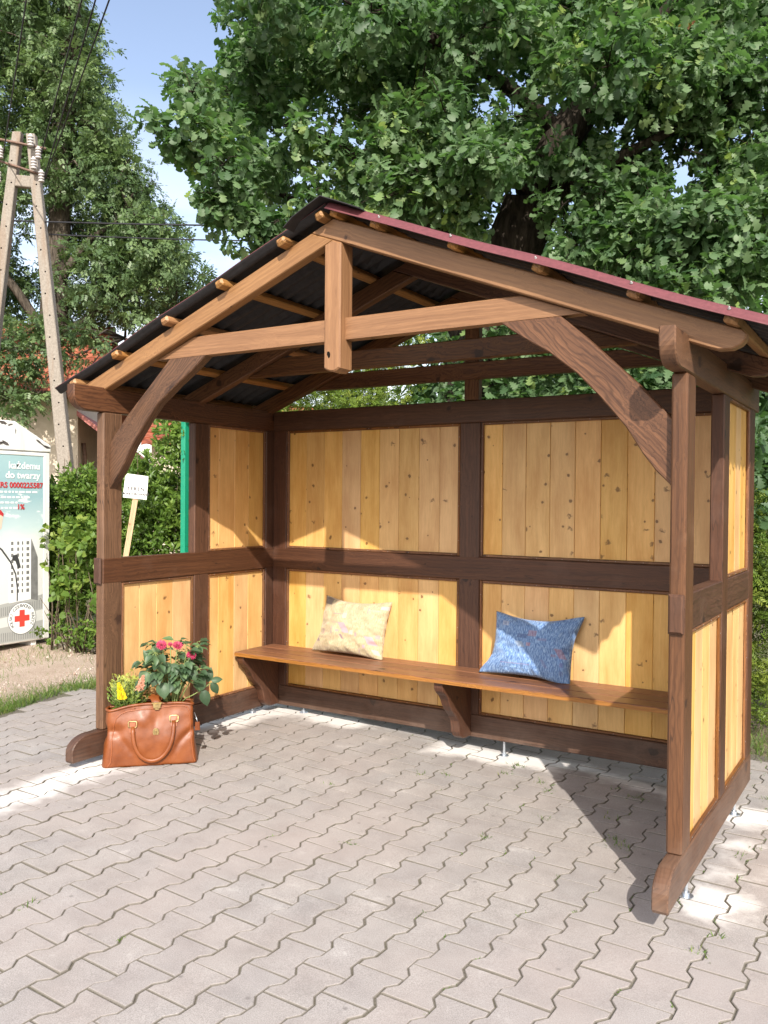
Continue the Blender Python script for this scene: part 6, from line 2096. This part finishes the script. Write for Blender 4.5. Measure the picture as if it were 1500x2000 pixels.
M['oakbark'] = bark('oak_bark', (0.060, 0.049, 0.038), (0.012, 0.009, 0.007))
M['ashbark'] = bark('ash_bark', (0.12, 0.10, 0.08), (0.03, 0.025, 0.02), 0.7)
M['twig'] = plain('twig_bark', (0.11, 0.085, 0.06), 0.9, 0.15)
M['oakleaf'] = leafmat('oak_leaf', [(0.0, (0.036, 0.080, 0.036)), (0.45, (0.078, 0.143, 0.062)), (0.8, (0.140, 0.222, 0.100)), (0.96, (0.20, 0.285, 0.090)), (1.0, (0.18, 0.26, 0.05))], rough=0.50, spec=0.42, trans=0.40, tcol=(0.14, 0.34, 0.04))
M['youngleaf'] = leafmat('reddish_young_leaf', [(0.0, (0.28, 0.10, 0.05)), (0.6, (0.34, 0.20, 0.06)), (1.0, (0.45, 0.36, 0.08))], trans=0.3, tcol=(0.5, 0.25, 0.05))
M['ashleaf'] = leafmat('ash_leaf', [(0.0, (0.055, 0.105, 0.046)), (0.5, (0.110, 0.180, 0.075)), (1.0, (0.19, 0.27, 0.105))], rough=0.45, spec=0.45, trans=0.35, tcol=(0.16, 0.26, 0.05))
M['hedgeleaf'] = leafmat('hedge_leaf', [(0.0, (0.050, 0.105, 0.018)), (0.5, (0.105, 0.190, 0.032)), (1.0, (0.20, 0.30, 0.055))], rough=0.42, spec=0.45, trans=0.35, tcol=(0.20, 0.32, 0.03))
M['hazelleaf'] = leafmat('hazel_leaf', [(0.0, (0.07, 0.14, 0.025)), (0.6, (0.13, 0.22, 0.04)), (1.0, (0.26, 0.32, 0.06))], rough=0.5, spec=0.4, trans=0.4, tcol=(0.25, 0.38, 0.05))
M['thujaleaf'] = leafmat('thuja_spray', [(0.0, (0.050, 0.105, 0.016)), (0.55, (0.130, 0.200, 0.030)), (1.0, (0.27, 0.33, 0.055))], rough=0.5, spec=0.35, trans=0.3, tcol=(0.2, 0.28, 0.03))
M['grass'] = leafmat('grass_blade', [(0.0, (0.05, 0.11, 0.02)), (0.6, (0.11, 0.19, 0.035)), (1.0, (0.28, 0.29, 0.10))], rough=0.5, spec=0.35, trans=0.35, tcol=(0.2, 0.3, 0.04))

# ------------------------------------------------------------------ oak
OT = empty('oak_tree', (0.75, 4.05, 0))
tag(OT, 'large oak with lobed glossy leaves and a dark trunk right behind the shelter', 'tree')
mb = MB()
OL = limb(mb, [(0.42, 3.98, -0.1), (0.36, 3.99, 1.2), (0.45, 4.05, 2.5), (0.68, 4.07, 3.6), (0.98, 4.12, 4.4)], 0.36, 0.24, 16, 0.05)
OL += limb(mb, [(0.98, 4.12, 4.35), (1.35, 4.15, 5.0), (1.62, 4.6, 5.9), (1.9, 5.0, 7.2), (2.0, 5.4, 8.6)], 0.21, 0.05, 12, 0.06)
OL += limb(mb, [(0.55, 4.05, 3.0), (0.15, 4.0, 3.9), (-0.25, 4.0, 5.0), (-0.5, 4.2, 6.5), (-0.6, 4.4, 8.2)], 0.20, 0.07, 12, 0.06)
OL += limb(mb, [(0.9, 4.1, 4.2), (1.6, 4.0, 4.5), (2.3, 4.1, 4.75), (2.8, 4.5, 5.1)], 0.08, 0.015, 10, 0.08)
OL += limb(mb, [(0.2, 4.0, 3.8), (-0.5, 3.7, 4.1), (-1.1, 3.5, 4.45), (-1.6, 3.3, 4.8)], 0.09, 0.02, 9, 0.06)
OL += limb(mb, [(-0.1, 4.0, 4.6), (-0.7, 3.9, 5.0), (-1.4, 3.6, 5.4), (-2.0, 3.3, 5.7)], 0.09, 0.02, 8, 0.05)
OL += limb(mb, [(1.3, 4.15, 4.9), (0.9, 3.6, 5.3), (0.4, 3.0, 5.6), (-0.1, 2.6, 5.8)], 0.08, 0.02, 8, 0.05)
OL += limb(mb, [(1.55, 4.5, 5.6), (2.3, 4.6, 6.2), (3.0, 4.8, 6.7)], 0.08, 0.02, 8, 0.05)
anchors = OL[6:]
rb = random.Random(9)
for (bx, by, bz, r) in OAK + OAK_TOP:
    c = Vector((bx, by, bz))
    a = min(anchors, key=lambda q: (q - c).length)
    if 0.25 < (a - c).length < 0.8:
        L_ = (a - c).length
        P_ = [a.lerp(c, t) + Vector((rb.gauss(0, .05), rb.gauss(0, .05), 0.10 * math.sin(math.pi * t) * L_ + rb.gauss(0, .03))) * (1 if 0 < t < 1 else 0) for t in (0, .2, .4, .6, .8, 1)]
        tube(mb, P_, [0.014, 0.011, 0.009, 0.007, 0.005, 0.003], 5, rnd=0.5)
    for k in range(5):
        d = Vector((rb.gauss(0, 1), rb.gauss(0, 1), rb.gauss(0, .7))).normalized() * r * 0.9
        tube(mb, [c, c + d * 0.5 + Vector((0, 0, 0.03)), c + d], [0.006, 0.004, 0.002], 4, rnd=0.5)
mb.build('trunk', M['oakbark'], OT, fix=False)
V, F, R, tips = crown_leaves(OAK, 460, 7, None, 0.104, T_oak(0.12, 0.30), droop=0.25, flat=0.7, bias=0.42, tpl2=T_oak(0.75, -0.18))
V2, F2, R2, _ = crown_leaves(OAK_TOP, 70, 7, None, 0.125, T_oak(), droop=0.25, flat=0.8, bias=0.45)
Vo, Fo, Ro = np.concatenate([V, V2]), np.concatenate([F, F2 + len(V)]), np.concatenate([R, R2])
sel = tips[RNG.choice(len(tips), 26, replace=False)]
tt = np.repeat(sel, 6, axis=0)
V, F = scatter(T_oak(), tt + rand_dirs(len(tt)) * 0.03, unit(rand_dirs(len(tt)) + np.array([[0, 0, .5]])), rand_dirs(len(tt)), RNG.uniform(0.04, 0.08, len(tt)))
F3 = F + len(Vo)
np_mesh('crown', np.concatenate([Vo, V]), np.concatenate([Fo, F3]), [M['oakleaf'], M['youngleaf']], np.concatenate([Ro, np.repeat(RNG.random(len(tt)), len(T_oak()[0]))]), mi=np.concatenate([np.zeros(len(Fo)), np.ones(len(F3))]), parent=OT)

# ------------------------------------------------------------------ ash
AT = empty('ash_tree', (-12.2, 8.0, 0))
tag(AT, 'tall ash with narrow feathery leaves and open crown behind the concrete pole', 'tree')
mb = MB()
A0 = Vector((-15.6, 11.2, 0))
AT.location = A0
limb(mb, [A0 + Vector(q_) for q_ in ((0, 0, -0.1), (0.1, 0.1, 4.0), (0.3, 0.2, 8.0), (0.6, 0.3, 12.0), (1.0, 0.3, 16.0))], 0.50, 0.14, 14, 0.1)
al = [[(0.1, 0.1, 5.5), (1.6, 0.9, 6.8), (3.0, 1.9, 7.2)], [(0.2, 0.1, 6.8), (1.3, 0.5, 8.4), (2.2, 1.0, 9.0)], [(0.3, 0.2, 9.0), (0.9, 0.1, 10.2)],
      [(0.4, 0.2, 10.4), (0.9, 0.4, 11.4)], [(0.5, 0.3, 12.0), (0.9, 0.3, 13.0)], [(0.1, 0.0, 6.0), (-0.7, -1.0, 7.8), (-1.2, -1.8, 9.6)], [(0.0, 0.0, 4.4), (0.9, 0.5, 5.2), (1.9, 1.1, 5.8)]]
al = [[A0 + Vector(q_) for q_ in L_] for L_ in al]
for L_ in al:
    limb(mb, L_, 0.15, 0.02, 8, 0.1)
anch = [Vector(p) for L_ in al for p in L_] + [A0 + Vector((0.3, 0.2, 8.0)), A0 + Vector((0.5, 0.3, 11.5)), A0 + Vector((0.9, 0.3, 15.0))]
for (bx, by, bz, r) in ASH:
    c = Vector((bx, by, bz))
    a = min(anch, key=lambda q: (q - c).length)
    m0 = a.lerp(c, 0.5) + Vector((rb.uniform(-.2, .2), rb.uniform(-.2, .2), rb.uniform(0, .3)))
    tube(mb, [a, m0, c], [0.04, 0.022, 0.008], 5, rnd=0.5)
    for k in range(5):
        d = Vector((rb.gauss(0, 1), rb.gauss(0, 1), rb.gauss(0.2, .7))).normalized() * r
        tube(mb, [c, c + d * 0.5 + Vector((0, 0, 0.05)), c + d], [0.010, 0.007, 0.003], 4, rnd=0.5)
mb.build('trunk', M['ashbark'], AT, fix=False)
V, F, R, tips = crown_leaves(ASH, 72, 7, None, 0.27, T_ash(3, 0.09), droop=0.35, flat=0.8, bias=0.42)
np_mesh('crown', V, F, M['ashleaf'], R, parent=AT)


# ------------------------------------------------------------------ hedges and shrubs
def hedge(name, label, cat, blobs, per, cluster, size, tpl, mat, stems, droop=0.1, flat=0.6, bias=0.35, group=None):
    c0 = blobs[0]
    root = empty(name, (sum(b[0] for b in blobs) / len(blobs), sum(b[1] for b in blobs) / len(blobs), 0))
    tag(root, label, cat, group)
    mb = MB()
    for (x, y, zt) in stems:
        p0 = Vector((x + rb.uniform(-.1, .1), y + rb.uniform(-.1, .1), -0.05))
        p1 = Vector((x + rb.uniform(-.25, .25), y + rb.uniform(-.2, .2), zt))
        tube(mb, [p0, p0.lerp(p1, .5) + Vector((rb.uniform(-.08, .08), rb.uniform(-.08, .08), 0)), p1], [0.008, 0.006, 0.003], 5, rnd=0.5)
    mb.build('stems', M['twig'], root, fix=False)
    V, F, R, tips = crown_leaves(blobs, per, cluster, None, size, tpl, droop=droop, flat=flat, bias=bias)
    ok = V[:, 2].reshape(-1, len(tpl[0])).min(axis=1) > 0.0
    Vv = V.reshape(-1, len(tpl[0]), 3)[ok].reshape(-1, 3)
    Rr = R.reshape(-1, len(tpl[0]))[ok].ravel()
    n = ok.sum()
    Ff = (tpl[1][None] + (np.arange(n) * len(tpl[0]))[:, None, None]).reshape(-1, tpl[1].shape[1])
    np_mesh('foliage', Vv, Ff, mat, Rr, parent=root)
    return root


def wall_blobs(x0, x1, y0, y1, z0, ztop, r, n, seed):
    q = random.Random(seed)
    out = []
    for _ in range(n):
        t = q.random()
        x, y = x0 + (x1 - x0) * t, y0 + (y1 - y0) * t
        zt = ztop(t) if callable(ztop) else ztop
        z = z0 + (zt - r * 0.7 - z0) * q.random() ** 0.8
        rr_ = r * q.uniform(0.7, 1.15)
        out.append((x + q.gauss(0, .10), y + q.gauss(0, .10), z, rr_))
    return out


# privet like hedge running from the container to behind the left wall
hb = wall_blobs(-4.6, -1.55, 2.95, 3.35, 0.30, lambda t: 1.76 + 1.25 * t, 0.34, 120, 3)
hedge('privet_hedge', 'dense green privet hedge behind the sign and the left window opening', 'hedge', hb, 620, 9, 0.066, T_simple(0.20), M['hedgeleaf'], [(-4.5 + 0.14 * k, 2.95 + 0.017 * k, 1.6 + rb.random() * .6) for k in range(24)], droop=-0.5, flat=0.5)
# upright shoots sticking out of the hedge top
# bright broad leaved shrub in front of it
zb = wall_blobs(-3.38, -2.95, 2.38, 2.46, 0.48, 1.40, 0.14, 38, 5)
hedge('hazel_shrub', 'light green broad leaved shrub with bare lower stems between container and post', 'shrub', zb, 330, 5, 0.075, T_simple(0.40, 0.2), M['hazelleaf'], [(-3.48 + 0.05 * k, 2.38 + 0.01 * k, 0.9 + rb.random() * .3) for k in range(11)], droop=0.2, flat=0.7)
# low scrub at the hedge foot
zb = wall_blobs(-3.62, -2.8, 2.42, 2.52, 0.08, 0.40, 0.12, 34, 6)
hedge('undergrowth', 'low tangled undergrowth at the foot of the hedge beside the gravel', 'shrub', zb, 420, 7, 0.045, T_simple(0.3), M['hedgeleaf'], [(-3.6 + 0.03 * k, 2.42 + 0.004 * k, 0.3 + rb.random() * .3) for k in range(30)])
# thuja hedge behind and to the right
tb = wall_blobs(1.9, 6.6, 3.25, 3.3, 0.15, 1.80, 0.30, 130, 7)
hedge('thuja_hedge', 'yellow green thuja hedge standing to the right behind the shelter', 'hedge', tb, 420, 7, 0.085, T_ash(3), M['thujaleaf'], [(2.0 + 0.4 * k, 3.3, 1.5) for k in range(12)], droop=-0.1, flat=0.1)
# shrubs seen through the gap between back wall and roof
sb = wall_blobs(-1.5, 0.1, 3.0, 3.3, 1.2, 3.7, 0.34, 80, 8)
hedge('cypress_shrub', 'feathery green shrub seen left of the oak trunk through the gable gap', 'shrub', sb, 260, 7, 0.09, T_ash(3), M['thujaleaf'], [(-1.1 + 0.3 * k, 3.1, 2.2) for k in range(5)], droop=-0.1, flat=0.2)
sb = wall_blobs(0.7, 3.0, 3.5, 3.3, 1.3, 3.4, 0.36, 90, 9)
hedge('maple_shrub', 'lobed leaved shrub seen right of the oak trunk through the gable gap', 'shrub', sb, 170, 6, 0.10, T_oak(), M['oakleaf'], [(0.9 + 0.4 * k, 3.3, 2.2) for k in range(7)], droop=0.2, flat=0.8)
# dense wood further back closing the view under the crown
fb = []
q = random.Random(12)
for k in range(150):
    x = -7.5 + 20 * q.random()
    fb.append((x, 13 + q.uniform(-1, 3) + abs(x - 1) * 0.1, q.uniform(0.6, 6.4), q.uniform(0.9, 1.4)))
wood_ = crown_leaves(fb, 60, 6, None, 0.22, T_simple(0.36), droop=0.2, flat=0.7, bias=0.4)
o = np_mesh('woodland', wood_[0], wood_[1], M['oakleaf'], wood_[2])
tag(o, 'dark woodland edge beyond the oak', kind='stuff')

# ------------------------------------------------------------------ grass, weeds, pebbles, stones
def blades(C, H, lean, wid, seed=0):
    n = len(C)
    d = RNG.normal(size=(n, 3)) * lean
    d[:, 2] = 1.0
    d = unit(d)
    s = unit(np.cross(d, RNG.normal(size=(n, 3))))
    fw_ = unit(np.cross(s, d))
    H = H[:, None]
    w = (wid * RNG.uniform(.7, 1.3, n))[:, None]
    bend = RNG.uniform(0.1, 0.6, n)[:, None]
    p0a, p0b = C - s * w, C + s * w
    m_ = C + d * H * 0.55 + fw_ * H * bend * 0.15
    t_ = C + d * H * 0.92 + fw_ * H * bend * 0.6
    V = np.stack([p0a, p0b, m_ + s * w * .8, m_ - s * w * .8, t_ + s * w * .12, t_ - s * w * .12], axis=1).reshape(-1, 3)
    F = np.array([[0, 1, 2, 3], [3, 2, 4, 5]])
    F = (F[None] + (np.arange(n) * 6)[:, None, None]).reshape(-1, 4)
    return V, F


def edge_x(y):
    return -1.48 - 0.10 * np.maximum(0, y - 0.25)


n = 15000
y = RNG.uniform(-3.5, 3.0, n)
x = edge_x(y) - np.abs(RNG.normal(0, 0.17, n)) + 0.06 * np.sin(y * 5) + 0.04
dens = np.sin(y * 2.1) * 0.3 + np.sin(y * 5.3 + x * 4) * 0.4 + 0.75
k = RNG.random(n) < dens
C = np.stack([x, y, np.full(n, 0.045)], axis=1)[k]
n2 = 2500
y2 = RNG.uniform(-2.5, 3.0, n2)
C2 = np.stack([edge_x(y2) - RNG.uniform(0.2, 2.0, n2), y2, np.full(n2, 0.03)], axis=1)
n3 = 5000
C3 = np.stack([RNG.uniform(3.0, 6.0, n3), RNG.normal(2.75, 0.30, n3), np.full(n3, -0.02)], axis=1)
C = np.concatenate([C, C2, C3])
H = RNG.uniform(0.03, 0.09, len(C)) * np.where(RNG.random(len(C)) < 0.06, 2.0, 1.0)
V, F = blades(C, H, 0.55, 0.0021)
tag(np_mesh('grass', V, F, M['grass'], np.repeat(np.clip(RNG.normal(.5, .25, len(C)), 0, 1), 6)), 'short rough grass along the edge of the paving', kind='stuff')

WEEDS = [(2.34, 0.33, .7), (2.5, 0.71, .8), (1.86, -0.09, .6), (2.27, 1.21, 1.0), (2.66, 1.36, .7), (2.8, 1.26, 1.3), (2.92, 0.57, 1.1), (2.87, 0.64, .9), (2.03, 1.25, .8), (2.35, 1.11, .9), (1.33, 0.49, .5), (1.64, 0.95, .6), (1.76, 1.04, .6), (3.42, 0.5, .6), (3.40, 0.77, .5), (3.45, 0.89, .6), (3.42, 1.46, .6), (3.45, -0.05, .6), (3.40, 1.62, .9), (3.43, -0.21, .9), (3.5, 1.75, 1.0), (3.45, 1.85, 1.0), (2.05, 1.43, 1.2), (2.77, 0.9, .7), (1.19, -1.29, .5), (3.62, 1.3, .5), (3.7, 1.55, .7), (3.2, 2.05, 1.0)]
Cw, Hw = [], []
for (wx, wy, s_) in WEEDS:
    m_ = int(32 * s_)
    for _ in range(m_):
        Cw.append((wx + rb.gauss(0, 0.022 * s_) + 0.012 * rb.choice((-1, 1)), wy + rb.gauss(0, 0.018), ground_z(wx, wy) - 0.008))
        Hw.append(rb.uniform(0.010, 0.040) * (0.7 + 0.4 * s_))
# moss and seedlings scattered along the joints, thicker to the right
px, py, dl = 0.159, 0.2055, 0.0135
ca, sa = math.cos(GRID_ROT), math.sin(GRID_ROT)
for i in range(-12, 30):
    for j in range(-14, 12):
        cx, cy = i * px + 0.012 + px / 2, (j + (0.5 if i % 2 else 0)) * py + 0.06
        pr_ = 0.05 + 0.30 * max(0, min(1, (cx - 1.2) / 2.4))
        if rb.random() > pr_ * (1.4 if cy > -0.3 else 0.45):
            continue
        t0 = rb.uniform(-py / 2, py / 2)
        for _ in range(rb.randint(5, 22)):
            t = t0 + rb.gauss(0, 0.015)
            tt_ = abs(t)
            xo = dl if tt_ > py / 2 - 0.033 else (-dl if tt_ < py / 2 - 0.0695 else 0)
            gx, gy = cx + xo + rb.gauss(0, .0015), cy + t
            wx, wy = gx * ca - gy * sa, gx * sa + gy * ca
            if -0.1 < wx < 3.9 and -2.6 < wy < 2.3:
                Cw.append((wx, wy, ground_z(wx, wy) - 0.008))
                Hw.append(rb.uniform(0.006, 0.020))
Cw = np.array(Cw)
V, F = blades(Cw, np.array(Hw), 1.1, 0.0021)
tag(np_mesh('joint_weeds', V, F, M['grass'], np.repeat(np.clip(RNG.normal(.5, .25, len(Cw)), 0, 1), 6)), 'small weeds and grass tufts growing in the paving joints', kind='stuff')

# gravel grains
ico = bmesh.new()
bmesh.ops.create_icosphere(ico, subdivisions=1, radius=1.0)
iv = np.array([v.co[:] for v in ico.verts])
if_ = np.array([[v.index for v in f.verts] for f in ico.faces])
ico.free()
n = 2200
y = RNG.uniform(-0.5, 3.0, n)
x = edge_x(y) - 0.15 - RNG.uniform(0.0, 2.3, n)
s_ = RNG.uniform(0.003, 0.008, n) * np.where(RNG.random(n) < 0.03, 2.2, 1)
jit = RNG.uniform(0.6, 1.2, (n, len(iv), 3))
V = (np.stack([x, y, 0.016 + np.array([ground_z(a_, b_) for a_, b_ in zip(x, y)])], axis=1)[:, None, :] + iv[None] * s_[:, None, None] * jit).reshape(-1, 3)
F = (if_[None] + (np.arange(n) * len(iv))[:, None, None]).reshape(-1, 3)
m, nt, b, out = new_mat('gravel_grain')
nt.links.new(ramp(nt, attr(nt, 'rnd').outputs['Fac'], [(0.0, (0.24, 0.16, 0.12)), (0.5, (0.44, 0.34, 0.28)), (1.0, (0.62, 0.56, 0.50))]), b.inputs['Base Color'])
b.inputs['Roughness'].default_value = 0.9
tag(np_mesh('gravel', V, F, m, np.repeat(RNG.random(n), len(iv))), 'loose gravel grains on the strip left of the paving', kind='stuff')
m_st = plain('field_stone', (0.42, 0.37, 0.31), 0.9, 0.2, nscale=25, namt=0.25, bumps=0.5)
for (x, y, r, lbl) in ((-3.30, 2.46, 0.055, 'pale rounded stone lying between two others at the hedge foot'), (-3.12, 2.60, 0.075, 'larger pale stone at the hedge foot nearest the shelter post'), (-3.52, 2.50, 0.06, 'stone at the hedge foot nearest the container')):
    q = random.Random(int(x * 100))
    mb = MB()
    V = [Vector(v) for v in iv]
    V = [Vector((x, y, 0.03)) + Vector((v.x * 1.25, v.y, v.z * 0.75)) * r * q.uniform(0.85, 1.12) for v in V]
    mb.add(V, [list(f) for f in if_], smooth=True)
    o = mb.build('stone', m_st)
    md = o.modifiers.new('s', 'SUBSURF')
    md.levels = md.render_levels = 2
    tag(o, lbl, 'stone', 'stones at the hedge foot')
